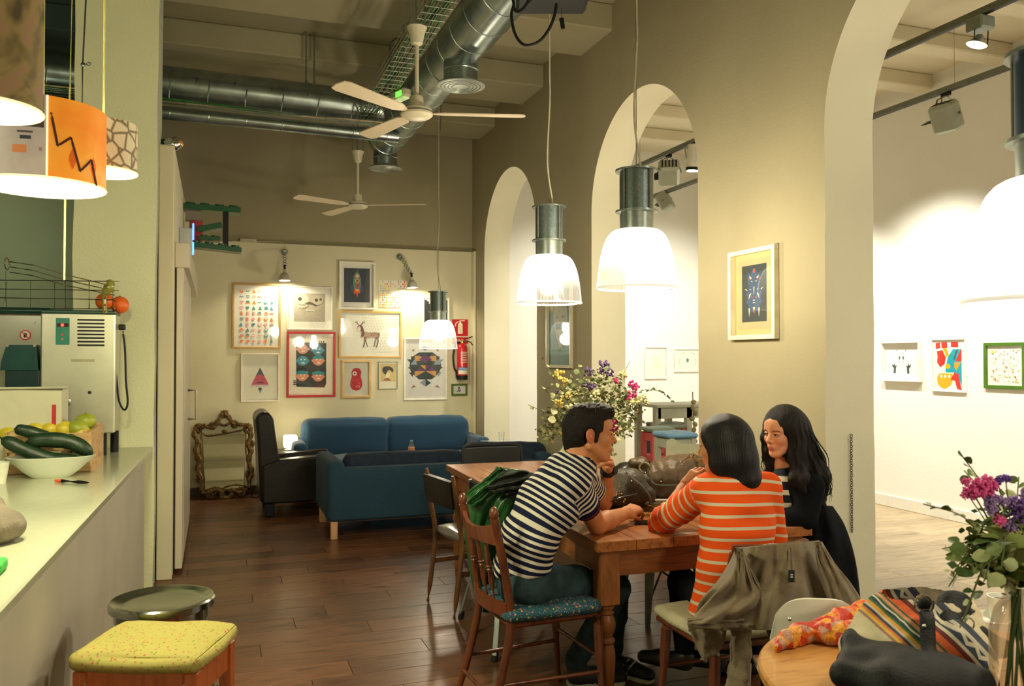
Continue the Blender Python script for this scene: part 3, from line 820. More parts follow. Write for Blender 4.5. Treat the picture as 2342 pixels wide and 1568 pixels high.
def picture(box,plane,label,frame,fw,paper,draw,depth=.022,glass=True,group=None,mount=None,name='framed_print'):
 x0,y0,x1,y1=box;ax,c=plane;xm,ym=(x0+x1)/2,(y0+y1)/2
 kw={ax:c}
 a=P(x0,ym,**kw);b=P(x1,ym,**kw);top=P(xm,y0,**kw).z;bot=P(xm,y1,**kw).z
 w=(b-a).length;h=top-bot;mid=(a+b)/2;mid.z=(top+bot)/2
 u=(b-a).normalized();nrm=Vector((0,-1,0))if ax=='Y' else Vector((-1,0,0));v=Vector((0,0,1))
 t=thing(name,label,'picture',mid,math.atan2(u.y,u.x),group)
 def conv(g):
  g.v=[(p[0]-iw/2,-(p[2])-.004,p[1]-ih/2)for p in g.v]
 fr=M(frame,rough=.4,var=.12,scale=9)if frame else None
 iw,ih=w-2*fw,h-2*fw
 if frame:
  for i in range(4):
   g=G()
   if i<2:
    s=1 if i else-1;g.box((-w/2,-depth,s*h/2-(fw if s>0 else 0)),(w/2,.0,s*h/2+(fw if s<0 else 0)),ch=.002)
   else:
    s=1 if i==3 else-1;g.box((s*w/2-(fw if s>0 else 0),-depth,-h/2+fw),(s*w/2+(fw if s<0 else 0),.0,h/2-fw),ch=.002)
   g.build('frame_bar',fr,t)
 g=G();g.box((-iw/2,-.004,-ih/2),(iw/2,0,ih/2));g.build('paper',M(paper,rough=.8,var=.03,scale=40),t)
 A=Art(iw,ih);draw(A);conv(A.g)
 A.g.build('printed_art',parent=t,smooth=False)
 if mount:
  pass
 if glass:
  g=G();g.box((-iw/2,-depth+.004,-ih/2),(iw/2,-depth+.006,ih/2));g.build('glass_pane',m_pglass,t)
 return t
BK=('Y',YB-.001)
TEAL=(.04,.25,.27);PINK=(.75,.32,.33);ORG=(.85,.22,.04);BLU=(.10,.35,.55);YEL=(.85,.60,.05)
def d_icons(A):
 r=random.Random(3);cols=[TEAL,PINK,ORG,TEAL,(.75,.38,.36),ORG]
 for j in range(10):
  for i in range(6):
   cx=.16+i*.136+r.uniform(-.01,.01);cy=.90-j*.09;c=cols[(i*7+j*3+r.randint(0,2))%6];k=(i*3+j*5+r.randint(0,5))%8;s=.042
   if k==0:A.circ(cx,cy,s,c,a0=0,a1=180);A.rect(cx-s,cy-.02,cx+s,cy,cols[(k+j)%6])
   elif k==1:A.circ(cx,cy,s,c);A.circ(cx,cy+.008,s*.5,WHT)
   elif k==2:A.poly([(cx-s,cy-.03),(cx+s,cy-.03),(cx,cy+.035)],c)
   elif k==3:A.rect(cx-s,cy+.008,cx+s,cy+.022,c);A.rect(cx-s,cy-.022,cx+s*.7,cy-.008,c)
   elif k==4:A.rect(cx-s*.7,cy-.03,cx+s*.5,cy+.012,c);A.rect(cx-s*.6,cy,cx-s*.3,cy+.035,c);A.rect(cx+s*.1,cy,cx+s*.4,cy+.035,c)
   elif k==5:A.circ(cx-s*.4,cy+.008,s*.55,c);A.circ(cx+s*.4,cy+.008,s*.55,c);A.poly([(cx-s*.9,cy+.003),(cx+s*.9,cy+.003),(cx,cy-.035)],c)
   elif k==6:A.line([(cx-s,cy-.01),(cx-s*.5,cy+.012),(cx,cy-.01),(cx+s*.5,cy+.012),(cx+s,cy-.01)],.008,c)
   else:A.circ(cx,cy,s*.9,c,ry=.018);A.rect(cx-.008,cy-.035,cx+.012,cy,c)
picture((531,648,642,797),BK,'wood-framed poster filled with rows of small teal, pink and orange icons',WOODF,.022,WHT,d_icons)
def d_photo(A):
 A.rect(.13,.17,.86,.86,(.42,.38,.29));r=random.Random(5)
 for k in range(70):A.circ(r.uniform(.16,.83),r.uniform(.19,.55),r.uniform(.004,.012),(.28,.25,.18))
 A.circ(.33,.70,.15,(.50,.46,.36));A.circ(.27,.72,.045,(.05,.04,.03));A.circ(.69,.70,.12,(.48,.44,.34));A.circ(.65,.70,.04,(.06,.05,.03));A.circ(.75,.72,.03,(.07,.05,.03))
 A.poly([(.38,.62),(.50,.66),(.66,.58),(.64,.55),(.50,.60),(.36,.58)],(.10,.08,.05));A.circ(.33,.56,.12,(.50,.46,.36),ry=.06);A.line([(.22,.60),(.30,.57),(.42,.58)],.008,(.12,.1,.06))
 A.rect(.40,.44,.62,.46,(.8,.76,.65))
picture((656,655,760,754),BK,'white-framed grey photograph of pebbles in sand forming a face',WHT,.014,WHT,d_photo)
def d_faces(A):
 A.poly([(.17,.14),(.80,.12),(.84,.18),(.84,.85),(.20,.86),(.16,.80)],(.018,.025,.03))
 A.rect(.30,.80,.84,.85,(.01,.012,.016))
 heads=[(.31,.75,(.70,.33,.25),0),(.65,.73,(.03,.27,.38),0),(.31,.56,(.03,.30,.42),1),(.66,.56,(.72,.28,.17),2),(.30,.31,(.72,.28,.17),3),(.66,.30,(.70,.25,.15),3)]
 for x,y,c,k in heads:
  A.circ(x,y,.125,c,ry=.08);A.circ(x-.125,y,.028,c);A.circ(x+.125,y,.028,c)
  if k>=2:A.circ(x,y+.03,.135,(.02,.25,.30),ry=.062,a0=0,a1=180)
  if k==3:
   for q in range(6):A.circ(x-.11+q*.044,y+.055,.03,(.02,.28,.30))
  A.circ(x-.035,y+.02,.016,(.85,.8,.7));A.circ(x+.045,y+.02,.016,(.85,.8,.7));A.circ(x+.005,y,.022,tuple(min(1,v*1.25)for v in c));A.circ(x+.01,y-.035,.045,(.85,.75,.65),ry=.011)
 for q in range(3):A.rect(.68+q*.045,.855,.70+q*.045,.885,(.02,.02,.02));A.rect(.10,.17+q*.028,.17,.185+q*.028,(.02,.02,.02))
 A.circ(.32,.85,.025,(.03,.28,.35))
picture((655,758,767,908),BK,'red-framed print of six cartoonish blue and pink heads on black',(.42,.006,.012),.026,(.78,.72,.56),d_faces)
def d_tri(A):
 A.poly([(.24,.32),(.76,.32),(.50,.72)],(.55,.06,.13));A.poly([(.385,.54),(.615,.54),(.50,.72)],(.03,.07,.12))
 A.poly([(.40,.51),(.45,.57),(.56,.56),(.62,.50),(.5,.49)],(.55,.06,.13))
 A.line([(.36,.47),(.40,.46),(.45,.47)],.004,(.05,.02,.05));A.line([(.53,.47),(.58,.46),(.63,.47)],.004,(.05,.02,.05))
 A.poly([(.36,.37),(.46,.41),(.50,.40),(.55,.41),(.65,.37),(.55,.385),(.50,.375),(.45,.385)],(.02,.03,.06));A.rect(.24,.32,.76,.345,(.55,.55,.65))
 for q in range(8):A.circ(.26+q*.07,.315,.014,[(.6,.1,.1),(.8,.5,.1),(.1,.1,.15)][q%3])
 A.circ(.5,.25,.05,(.03,.07,.12));A.circ(.5,.19,.02,(.05,.2,.22))
picture((551,808,638,918),BK,'white-framed print of a pink and navy triangle face with moustache',(.82,.74,.64),.012,(.74,.73,.60),d_tri,depth=.035)
def d_rocket(A):
 A.rect(.10,.12,.90,.90,(.018,.035,.06))
 A.poly([(.40,.40),(.36,.33),(.31,.36),(.30,.48),(.38,.54)],(.03,.08,.16));A.poly([(.62,.54),(.70,.48),(.70,.36),(.64,.33),(.60,.40)],(.03,.08,.16))
 A.poly([(.41,.42),(.60,.42),(.63,.56),(.62,.68),(.56,.79),(.51,.83),(.45,.79),(.39,.68),(.38,.56)],(.10,.25,.26))
 A.circ(.51,.72,.07,(.6,.25,.12));A.circ(.51,.72,.045,(.7,.55,.4));A.circ(.51,.61,.07,(.75,.45,.05));A.circ(.51,.61,.045,(.15,.12,.05));A.circ(.51,.50,.07,(.5,.08,.05));A.circ(.51,.50,.04,(.15,.1,.1))
 A.poly([(.41,.42),(.60,.42),(.60,.30),(.54,.35),(.51,.22),(.47,.33),(.41,.30)],(.85,.10,.03));A.poly([(.45,.42),(.57,.42),(.53,.36),(.48,.37)],(.95,.45,.05));A.circ(.51,.85,.012,(.6,.6,.6))
picture((775,599,857,707),BK,'white-framed navy print of a green rocket with orange flames',WHT,.022,(.74,.74,.66),d_rocket,depth=.04)
def d_dots(A):
 r=random.Random(11);cs=[(.9,.6,.03),(.95,.75,.1),(.85,.10,.05),(.9,.35,.05),(.35,.6,.15),(.15,.35,.6),(.85,.3,.35),(.95,.8,.3),(.3,.55,.65)]
 for j in range(12):
  for i in range(13):
   if i<6+(j>5)*5-(j>2)*(i%5==4)or i-j==5 or(j<4 and i>8):A.circ(.06+i*.073+(j%2)*.01,.95-j*.083,.024,cs[r.randint(0,8)],ry=.034)
picture((867,641,929,704),BK,'unframed white sheet covered with slanting rows of bright coloured dots',None,.0,(.82,.80,.72),d_dots,glass=False,name='dotted_print')
def d_deer(A):
 c=(.16,.07,.05)
 for j in range(14):
  for i in range(7):A.poly([(.36+i*.05+j*.014+q[0]-(0 if j<11 else 0),.95-j*.066+q[1])for q in((-.006,-.012),(.006,-.012),(.0,.016))],(.14,.32,.20))
 A.poly([(.37,.53),(.41,.56),(.50,.54),(.58,.555),(.63,.53),(.64,.44),(.60,.42),(.52,.44),(.44,.42),(.39,.44),(.36,.48)],(.40,.28,.20))
 A.poly([(.34,.42),(.35,.56),(.29,.60),(.28,.68),(.31,.72),(.36,.70),(.38,.62),(.40,.53),(.38,.46)],(.14,.05,.035));A.circ(.305,.63,.028,(.72,.66,.54),ry=.055)
 A.line([(.29,.65),(.305,.645)],.004,c);A.line([(.31,.65),(.325,.645)],.004,c)
 for s in(-1,1):
  A.line([(.32+s*.015,.71),(.32+s*.05,.76),(.32+s*.075,.80)],.006,c);A.line([(.32+s*.04,.745),(.32+s*.05,.80)],.005,c);A.line([(.32+s*.06,.775),(.32+s*.085,.775)],.005,c)
 A.line([(.40,.44),(.405,.33),(.38,.20)],.012,c);A.line([(.42,.44),(.42,.33),(.455,.21)],.009,c);A.line([(.60,.44),(.58,.34),(.56,.22)],.010,c);A.line([(.62,.44),(.63,.34),(.60,.20)],.012,c);A.poly([(.62,.52),(.65,.55),(.655,.46),(.62,.38),(.635,.46)],c)
 r=random.Random(2)
 for k in range(30):A.circ(r.uniform(.42,.62),r.uniform(.45,.54),.006,(.2,.09,.06))
picture((775,711,918,818),BK,'wide wood-framed drawing of a deer before rows of green drops',(.55,.34,.09),.022,(.76,.76,.66),d_deer)
def d_blob(A):
 pts=[(.30,.70),(.36,.80),(.50,.83),(.64,.80),(.70,.70),(.67,.58),(.72,.44),(.74,.30),(.66,.19),(.50,.15),(.34,.18),(.25,.28),(.25,.42),(.31,.56)]
 A.poly(pts,(.45,.008,.02));r=random.Random(8)
 for k in range(90):A.circ(r.uniform(.30,.68),r.uniform(.2,.78),.006,(.75,.3,.3))
 A.circ(.42,.66,.085,(.85,.82,.74));A.circ(.42,.66,.042,(.10,.02,.02));A.circ(.56,.27,.075,(.8,.5,.5),ry=.03);A.circ(.56,.27,.055,(.4,.01,.02),ry=.02)
picture((782,823,848,909),BK,'small wood-framed print of a speckled red bean-shaped blob with one eye',(.62,.40,.15),.024,(.60,.60,.50),d_blob,depth=.035)
def d_lady(A):
 A.rect(.08,.26,.93,.93,(.62,.50,.20));A.poly([(.40,.56),(.55,.60),(.62,.50),(.55,.42),(.62,.36),(.30,.34),(.34,.42),(.42,.46)],(.80,.70,.55));A.poly([(.22,.30),(.66,.28),(.55,.40),(.34,.38)],(.32,.10,.05))
 A.poly([(.18,.66),(.20,.78),(.34,.84),(.56,.84),(.74,.78),(.82,.70),(.76,.58),(.70,.64),(.60,.70),(.48,.66),(.36,.52),(.28,.56)],(.012,.014,.014))
picture((865,826,909,889),BK,'smallest thin-framed print of a dark-haired lady on yellow',(.32,.34,.22),.008,(.76,.73,.58),d_lady)
def d_geo(A):
 D=(.015,.035,.035);O=(.48,.25,.06);Pp=(.10,.03,.12);G_=(.22,.27,.33)
 A.poly([(.34,.78),(.68,.78),(.84,.70),(.90,.55),(.84,.42),(.66,.32),(.34,.32),(.14,.44),(.10,.56),(.16,.70)],D)
 for s in(-1,1):
  f=lambda p:[(.5+s*x,y)for x,y in p]
  A.poly(f([(.22,.71),(.38,.71),(.26,.64)]),D);A.poly(f([(.30,.66),(.46,.66),(.34,.58)]),G_ if s>0 else D);A.poly(f([(.30,.55),(.44,.52),(.34,.48)]),D);A.poly(f([(.30,.42),(.42,.45),(.32,.36)]),G_ if s>0 else D)
  A.poly(f([(0,.66),(.14,.72),(.27,.72),(.27,.62)]),O);A.poly(f([(.0,.74),(.16,.66),(0,.60)]),Pp);A.poly(f([(.27,.66),(.38,.57),(.20,.57)]),G_);A.poly(f([(0,.56),(.14,.56),(.0,.48)]),Pp if s>0 else O)
  A.poly(f([(0,.46),(.25,.46),(.14,.53)]),Pp);A.poly(f([(0,.46),(.27,.46),(.27,.36),(.16,.40)]),O);A.poly(f([(.05,.40),(.16,.36),(0,.32)]),D)
  A.poly(f([(.26,.84),(.34,.82),(.30,.79)]),(.3,.17,.08));A.poly(f([(.24,.20),(.36,.17),(.30,.23)]),(.3,.14,.06))
 A.poly([(.37,.85),(.5,.89),(.5,.81)],D);A.poly([(.5,.89),(.62,.85),(.5,.81)],G_);A.poly([(.36,.27),(.5,.33),(.5,.20)],G_);A.poly([(.5,.33),(.64,.26),(.5,.20)],D)
picture((923,772,1022,914),BK,'tall white-framed print of a dark geometric mask of triangles',WHT,.02,(.62,.62,.58),d_geo)
def d_dark(A):A.rect(.03,.30,.97,.95,(.012,.016,.02));A.circ(.2,.9,.08,(.7,.7,.6));A.circ(.16,.88,.06,(.012,.016,.02))
picture((967,679,1027,772),BK,'white-framed black print mostly hidden behind the small far pendant',WHT,.012,WHT,d_dark)
def d_fig(A):A.circ(.48,.72,.07,(.03,.03,.04),ry=.12);A.poly([(.36,.28),(.42,.60),(.55,.60),(.66,.30),(.56,.36),(.5,.15),(.42,.36)],(.05,.05,.07));A.poly([(.30,.2),(.40,.26),(.34,.4)],(.03,.03,.04));A.rect(.45,.42,.52,.55,(.7,.7,.65))
picture((1032,877,1068,904),BK,'tiny green-framed picture of a figure below the extinguisher',(.07,.13,.01),.022,(.72,.72,.68),d_fig)
def d_sign(A):
 w=(.80,.75,.55)
 A.poly([(.36,.14),(.66,.14),(.66,.70),(.60,.78),(.42,.78),(.36,.70)],w);A.rect(.46,.78,.56,.86,w);A.poly([(.36,.84),(.50,.88),(.80,.90),(.80,.95),(.46,.93)],w)
 A.line([(.36,.86),(.22,.74),(.20,.58)],.012,w);A.poly([(.41,.20),(.61,.20),(.61,.66),(.41,.66)],(.70,.66,.46))
s=picture((1034,730,1070,768),BK,'red fire extinguisher pictogram sign above the extinguisher',None,0,(.50,.006,.012),d_sign,glass=False,name='safety_sign');s['category']='sign'
def d_none(A):A.rect(0,.9,1,.99,(.8,.76,.6))
s=picture((1034,769,1070,786),BK,'narrow red sign strip lettered in white above the extinguisher',None,0,(.50,.006,.012),d_none,glass=False,name='safety_sign');s['category']='sign'
text('EXTINTOR',.042,M((.8,.76,.6)),s,s.location+Vector((0,-.006,-.006)),(1,0,0),(0,-1,0))
q=P(1057,868,Y=YB-.1);k=1.0
t=thing('fire_extinguisher','red fire extinguisher hanging on the back wall beside the last arch','extinguisher',q)
RED=M((.50,.006,.015),rough=.28,coat=.4,var=.04);hh=P(1057,778,Y=YB-.1).z-q.z
g=G();g.lathe([(.055,.03),(.066,.045),(.066,hh*.80),(.058,hh*.86),(.035,hh*.91),(.018,hh*.93)],n=28);g.build('cylinder_body',RED,t)
g=G();g.lathe([(.068,.0),(.068,.055)],n=24);g.build('base_ring',m_black,t)
g=G();g.cyl((0,0,hh*.92),(0,0,hh*.99),.016,n=12);g.ball((-.02,-.01,hh*.97),.012);g.build('valve',M((.5,.36,.1),rough=.3,metal=.9),t)
g=G();g.tube([(-.02,0,hh*.98),(.05,0,hh*1.04),(.13,0,hh*1.10)],.010,n=6,flat=.6);g.build('lever',m_black,t)
g=G();g.tube([(-.01,0,hh*.97),(.06,0,hh*.985),(.11,0,hh*.95),(.13,0,hh*.88)],.010,n=6,flat=.6);g.build('carry_handle',m_black,t)
g=G();g.tube(bez([(-.02,0,hh*.96),(-.08,0,hh*.90),(-.115,0,hh*.6),(-.10,0,hh*.3),(-.075,0,.10),(-.07,0,.02)],6),.012,n=8);g.build('hose',m_black,t)
def band(z0,z1,r,m,nm,a0=-2.6,a1=-.4):
 g=G();g.grid(lambda u,v:(r*math.cos(a0+(a1-a0)*u),r*math.sin(a0+(a1-a0)*u),z0+(z1-z0)*v),10,1);g.build(nm,m,t)
band(.07,.115,.0668,M((.75,.73,.55)),'white_label');band(.115,.15,.067,M((.03,.2,.5)),'blue_label')
for i,zz in enumerate((.21,.235,.265,.29,.31,.33)):band(zz,zz+(.010 if i!=1 else .014),.067,M((.65,.5,.45)),'printed_line',-2.1,-.9+.1*(i%2))
text('EMPRESA',.026,M((.8,.8,.7)),t,t.location+Vector((-.002,-.069,.132)),(1,0,0),(0,-1,0))
PR=('X',XW-.001)
def d_monster(A):
 A.rect(.10,.07,.88,.93,(.42,.37,.18));A.rect(.20,.16,.80,.86,(.010,.022,.022));B=(.02,.06,.14)
 A.poly([(.33,.72),(.36,.78),(.42,.74),(.46,.80),(.50,.82),(.55,.80),(.60,.74),(.66,.79),(.66,.70),(.64,.62),(.62,.55),(.70,.52),(.66,.46),(.70,.40),(.64,.36),(.62,.30),(.52,.27),(.44,.28),(.38,.31),(.36,.36),(.30,.40),(.34,.46),(.30,.52),(.38,.55),(.36,.62)],B)
 L=(.65,.55,.36);R_=(.55,.05,.02)
 A.poly([(.49,.76),(.51,.76),(.53,.79),(.50,.82),(.47,.79)],R_)
 for s in(-1,1):
  f=lambda p:[(.5+s*x,y)for x,y in p]
  A.poly(f([(.05,.70),(.12,.73),(.10,.69)]),L);A.poly(f([(.06,.69),(.12,.69),(.10,.675)]),R_);A.poly(f([(.03,.66),(.08,.665),(.05,.65)]),L)
  A.poly(f([(.16,.56),(.24,.58),(.17,.545)]),L);A.poly(f([(.06,.56),(.13,.57),(.08,.55)]),(.3,.45,.55));A.poly(f([(.06,.52),(.12,.50),(.13,.44)]),L);A.poly(f([(.02,.47),(.07,.47),(.05,.455)]),R_)
  A.poly(f([(.10,.33),(.14,.33),(.12,.22)]),L)
 A.poly([(.485,.59),(.515,.59),(.50,.48)],L);A.poly([(.46,.43),(.54,.43),(.5,.415)],L);A.poly([(.47,.34),(.53,.34),(.5,.28)],L);A.poly([(.48,.30),(.52,.30),(.5,.26)],R_);A.poly([(.46,.40),(.54,.40),(.5,.385)],L)
picture((1675,568,1782,776),PR,'white-framed print of a blue totem creature on the wide pier',(.72,.66,.46),.028,(.52,.43,.20),d_monster,depth=.035)
def d_ghost(A):
 A.rect(.0,.0,1,1,(.12,.30,.28));A.rect(0,0,1,.14,(.05,.18,.16));A.rect(0,.72,1,.74,(.35,.30,.16));A.rect(.0,.74,.78,1,(.5,.5,.38));A.rect(.05,.80,.6,.97,(.15,.25,.22))
 r=random.Random(4)
 for k in range(24):A.circ(r.uniform(.1,.56),r.uniform(.82,.96),.05,[(.6,.2,.1),(.6,.5,.2),(.1,.3,.4)][k%3],ry=.012)
 A.poly([(.20,.60),(.22,.78),(.42,.90),(.66,.88),(.84,.74),(.86,.56),(.80,.44),(.70,.32),(.60,.22),(.58,.17),(.52,.24),(.46,.17),(.42,.28),(.30,.42)],(.42,.44,.32))
 K=(.02,.07,.07)
 A.line([(.20,.60),(.22,.78),(.42,.90),(.66,.88),(.84,.74),(.86,.56),(.80,.44),(.70,.32),(.60,.22),(.58,.17),(.52,.24),(.46,.17),(.42,.28),(.30,.42),(.20,.60)],.006,K)
 for x in(.33,.40,.60,.68):A.rect(x,.62,x+.03,.65,K)
 A.rect(.33,.47,.66,.55,(.03,.12,.13))
picture((1254,655,1311,841),PR,'tall narrow pale-framed green print of a drawn ghostly shape on the narrow pier',(.52,.47,.32),.028,(.2,.35,.3),d_ghost,depth=.03)
GR=('X',XR-.001)
def d_hands(A):
 K=(.03,.06,.06)
 for s in(-1,1):
  f=lambda p:[(.47+s*x,y)for x,y in p]
  A.poly(f([(.16,.18),(.22,.18),(.21,.32),(.26,.38),(.25,.44),(.22,.39),(.19,.46),(.17,.38),(.12,.40),(.15,.34)]),K);A.poly(f([(.02,.62),(.06,.66),(.08,.58),(.05,.54)]),(.12,.18,.18))
  A.circ(.47+s*.12,.80,.012,K);A.line(f([(.04,.70),(.10,.74)]),.003,(.35,.4,.4));A.circ(.47+s*.07,.50,.015,(.4,.45,.45))
picture((2022,781,2110,872),GR,'deep white-framed drawing with two black hands on the gallery wall',(.86,.85,.78),.014,(.88,.87,.80),d_hands,depth=.05)
def d_pop(A):
 R_=(.75,.02,.01);Y_=(.90,.42,.0);C_=(.0,.36,.45)
 A.poly([(.08,.94),(.22,.95),(.23,.84),(.09,.82)],R_);A.poly([(.26,.95),(.44,.96),(.45,.84),(.27,.84)],R_);A.poly([(.56,.96),(.78,.96),(.78,.85),(.56,.86)],R_)
 A.poly([(.12,.78),(.30,.80),(.36,.70),(.40,.66),(.36,.52),(.22,.46),(.12,.56),(.14,.66)],R_);A.poly([(.30,.84),(.42,.84),(.50,.70),(.42,.66)],Y_)
 A.poly([(.62,.82),(.88,.82),(.88,.10),(.82,.20),(.78,.34),(.64,.36),(.40,.36),(.38,.40),(.46,.66)],C_)
 A.poly([(.72,.80),(.78,.80),(.66,.60),(.62,.60)],(.05,.08,.12));A.poly([(.84,.80),(.88,.80),(.88,.58),(.70,.58)],R_);A.poly([(.66,.56),(.86,.56),(.72,.40),(.66,.46)],(.8,.35,.02));A.circ(.46,.48,.08,Y_,ry=.05)
 A.poly([(.20,.34),(.60,.34),(.62,.24),(.56,.12),(.40,.04),(.28,.04),(.14,.12),(.12,.26)],Y_)
 for q in range(3):A.circ(.26+q*.12,.28,.035,(.88,.87,.80),ry=.03)
 A.poly([(.66,.36),(.78,.34),(.82,.2),(.88,.02),(.74,.04),(.68,.20),(.54,.22)],R_)
picture((2133,774,2212,896),GR,'white-framed bright abstract print in red, blue and yellow',(.86,.85,.78),.012,(.88,.87,.80),d_pop)
def d_spots(A):
 r=random.Random(9)
 for k in range(110):A.circ(r.uniform(.1,.9),r.uniform(.08,.92),r.uniform(.004,.03),[(.85,.80,.35),(.85,.83,.45),(.75,.3,.2),(.4,.6,.4),(.8,.6,.35)][k%5])
 A.circ(.8,.22,.02,(.3,.03,.02));A.circ(.16,.85,.04,(.8,.75,.1))
picture((2253,783,2348,889),GR,'square green-framed print of scattered pale yellow spots',(.06,.16,.01),.03,(.86,.85,.78),d_spots)
GB=('Y',YB-.001)
def d_pink(A):
 for q in((.5,.6),(.7,.7),(.55,.45),(.62,.4)):A.circ(q[0],q[1],.02,(.7,.3,.35))
 A.rect(.35,.3,.7,.7,(.82,.80,.66))
picture((1474,793,1524,866),GB,'white-framed pale print with few pink marks in the back gallery',(.84,.83,.74),.012,(.86,.85,.78),d_pink)
def d_tribal(A):
 A.circ(.5,.5,.05,(.05,.25,.22),ry=.10);A.line([(.2,.75),(.3,.85),(.42,.82)],.006,(.5,.55,.45));A.line([(.58,.82),(.7,.85),(.8,.75)],.006,(.5,.55,.45))
 for s in(-1,1):A.line([(.5+s*.3,.3),(.5+s*.34,.45),(.5+s*.28,.6)],.008,(.6,.6,.3))
picture((1541,797,1603,850),GB,'white-framed wide print with a small teal oval in the back gallery',(.84,.83,.74),.012,(.86,.85,.78),d_tribal)
def wall_lamp(pb,ph,out,label,tilt,power):
 b=P(*pb,Y=YB-.01);hd=P(*ph,Y=YB-out)
 t=thing('scissor_wall_lamp',label,'lamp',b,0,'metal scissor-arm lamps on the back wall')
 h=hd-b
 g=G();g.lathe([(.035,0),(.035,.012),(.02,.03)],n=20,axis=(0,-1,0));g.build('wall_plate',m_steel,t)
 g=G();n=6;top=Vector((0,-.04,-.0));w=Vector((.022,0,.006));
 for i in range(n):
  p=top+(h-top)*(i/n);q=top+(h-top)*((i+1)/n)
  g.cyl(p-w,q+w,.0042,n=5);g.cyl(p+w,q-w,.0042,n=5)
 g.build('scissor_arm',m_steel,t)
 g=G();g.ball(h,.014);ax=Vector((tilt,-.05,-1)).normalized()
 g.cyl(h,h+ax*.05,.013,n=10);g.build('swivel_joint',m_black,t)
 g=G();g.closeends=False;o=h+ax*.04
 g.lathe([(.018,0),(.022,.035),(.04,.05),(.056,.085),(.062,.125)],c=o,n=28,axis=ax);g.lathe([(.060,.125),(.054,.085),(.038,.052)],c=o,n=28,axis=ax);g.build('lamp_shade',M((.42,.42,.33),rough=.35),t)
 g=G();g.ball(o+ax*.085,.022);g.build('bulb',m_bulb,t)
 light('SPOT',b+o+ax*.10,power,(1,.88,.62),.03,aim=b+o+ax*1.0+Vector((0,.42,0)),angle=150,blend=.35)
wall_lamp((651,576),(651,608),.22,'grey scissor-arm wall lamp hanging straight down, left of the rocket print',.0,50)
wall_lamp((914,588),(941,626),.22,'grey scissor-arm wall lamp leaning right, above the dotted sheet',.06,50)
g=G();g.tube(bez([P(651,574,Y=YB-.01),P(653,562,Y=YB-.01),P(640,553,Y=YB-.01),P(590,552,Y=YB-.012),P(530,551,Y=YB-.012)],6),.003,n=5)
o=g.build('lamp_cable',m_cord,loc=P(651,574,Y=YB));tag(o,'thin cable rising from the left wall lamp to the ledge','cable')
g=G();p=P(568,547,Y=YB+.03);g.box((p.x-.09,YB-.0,2.85),(p.x+.09,YB+.06,2.885),ch=.004);o=g.build('junction_strip',m_cord,loc=p);tag(o,'small grey cable box lying on the back wall ledge','box')
# ================================================================== lounge: sofas, armchair, mirror, toy sculpture
m_sofa=M((.008,.050,.105),rough=.9,var=.15,scale=120,bump=.25,bscale=300,sheen=.2,name='blue_upholstery')
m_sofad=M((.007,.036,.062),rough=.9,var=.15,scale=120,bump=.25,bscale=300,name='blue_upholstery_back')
m_birch=wood('birch',(.40,.20,.09),(.60,.34,.17),scale=(9,9,1.5),rough=.5)
def soft(g,lo,hi,r=.05,n=8,puff=.0,seed=0,R=None):
 """rounded cushion box (superellipsoid-like grid box)"""
 lo=Vector(lo);hi=Vector(hi);c=(lo+hi)/2;h=(hi-lo)/2;vs=[];fs=[];idx={}
 N=n
 def pt(a):
  q=Vector((max(-h.x+r,min(h.x-r,a.x*h.x)),max(-h.y+r,min(h.y-r,a.y*h.y)),max(-h.z+r,min(h.z-r,a.z*h.z))))
  d=Vector((a.x*h.x,a.y*h.y,a.z*h.z))-q
  p=q+(d.normalized()*r if d.length>1e-6 else Vector())
  if puff:
   k=(1-a.x**2)*(1-a.y**2)+(1-a.x**2)*(1-a.z**2)+(1-a.y**2)*(1-a.z**2)
   nn=Vector((a.x*(abs(a.x)>.99),a.y*(abs(a.y)>.99),a.z*(abs(a.z)>.99)))
   p+=nn*puff*k+nn*.012*mnoise.noise(p*6+Vector((seed,0,0)))
  return(R@p if R is not None else p)+c
 for ax in range(3):
  for s in(-1,1):
   a1,a2=(ax+1)%3,(ax+2)%3
   ts=[-1,-1+r/max(h[a1],1e-3)*.5,-1+r/max(h[a1],1e-3)]
   def seq(hh):
    e=min(.9,r/hh);mid=[-(1-e)+2*(1-e)*i/N for i in range(N+1)]
    return[-1,-1+e*.3,-1+e*.65]+mid+[1-e*.65,1-e*.3,1]
   U=seq(h[a1]);V=seq(h[a2]);base=len(vs)
   for u in U:
    for v in V:
     a=Vector((0,0,0));a[ax]=s;a[a1]=u;a[a2]=v;vs.append(pt(a))
   L=len(V)
   for i in range(len(U)-1):
    for j in range(L-1):
     q=(base+i*L+j,base+(i+1)*L+j,base+(i+1)*L+j+1,base+i*L+j+1);fs.append(q if s>0 else q[::-1])
 key={};remap=[];out=[]
 for p in vs:
  k=(round(p.x,4),round(p.y,4),round(p.z,4))
  if k not in key:key[k]=len(out);out.append(p)
  remap.append(key[k])
 ff=[]
 for f in fs:
  q=[]
  for i in f:
   if remap[i]not in q:q.append(remap[i])
  if len(q)>2:ff.append(tuple(q))
 g.add(out,ff);return g
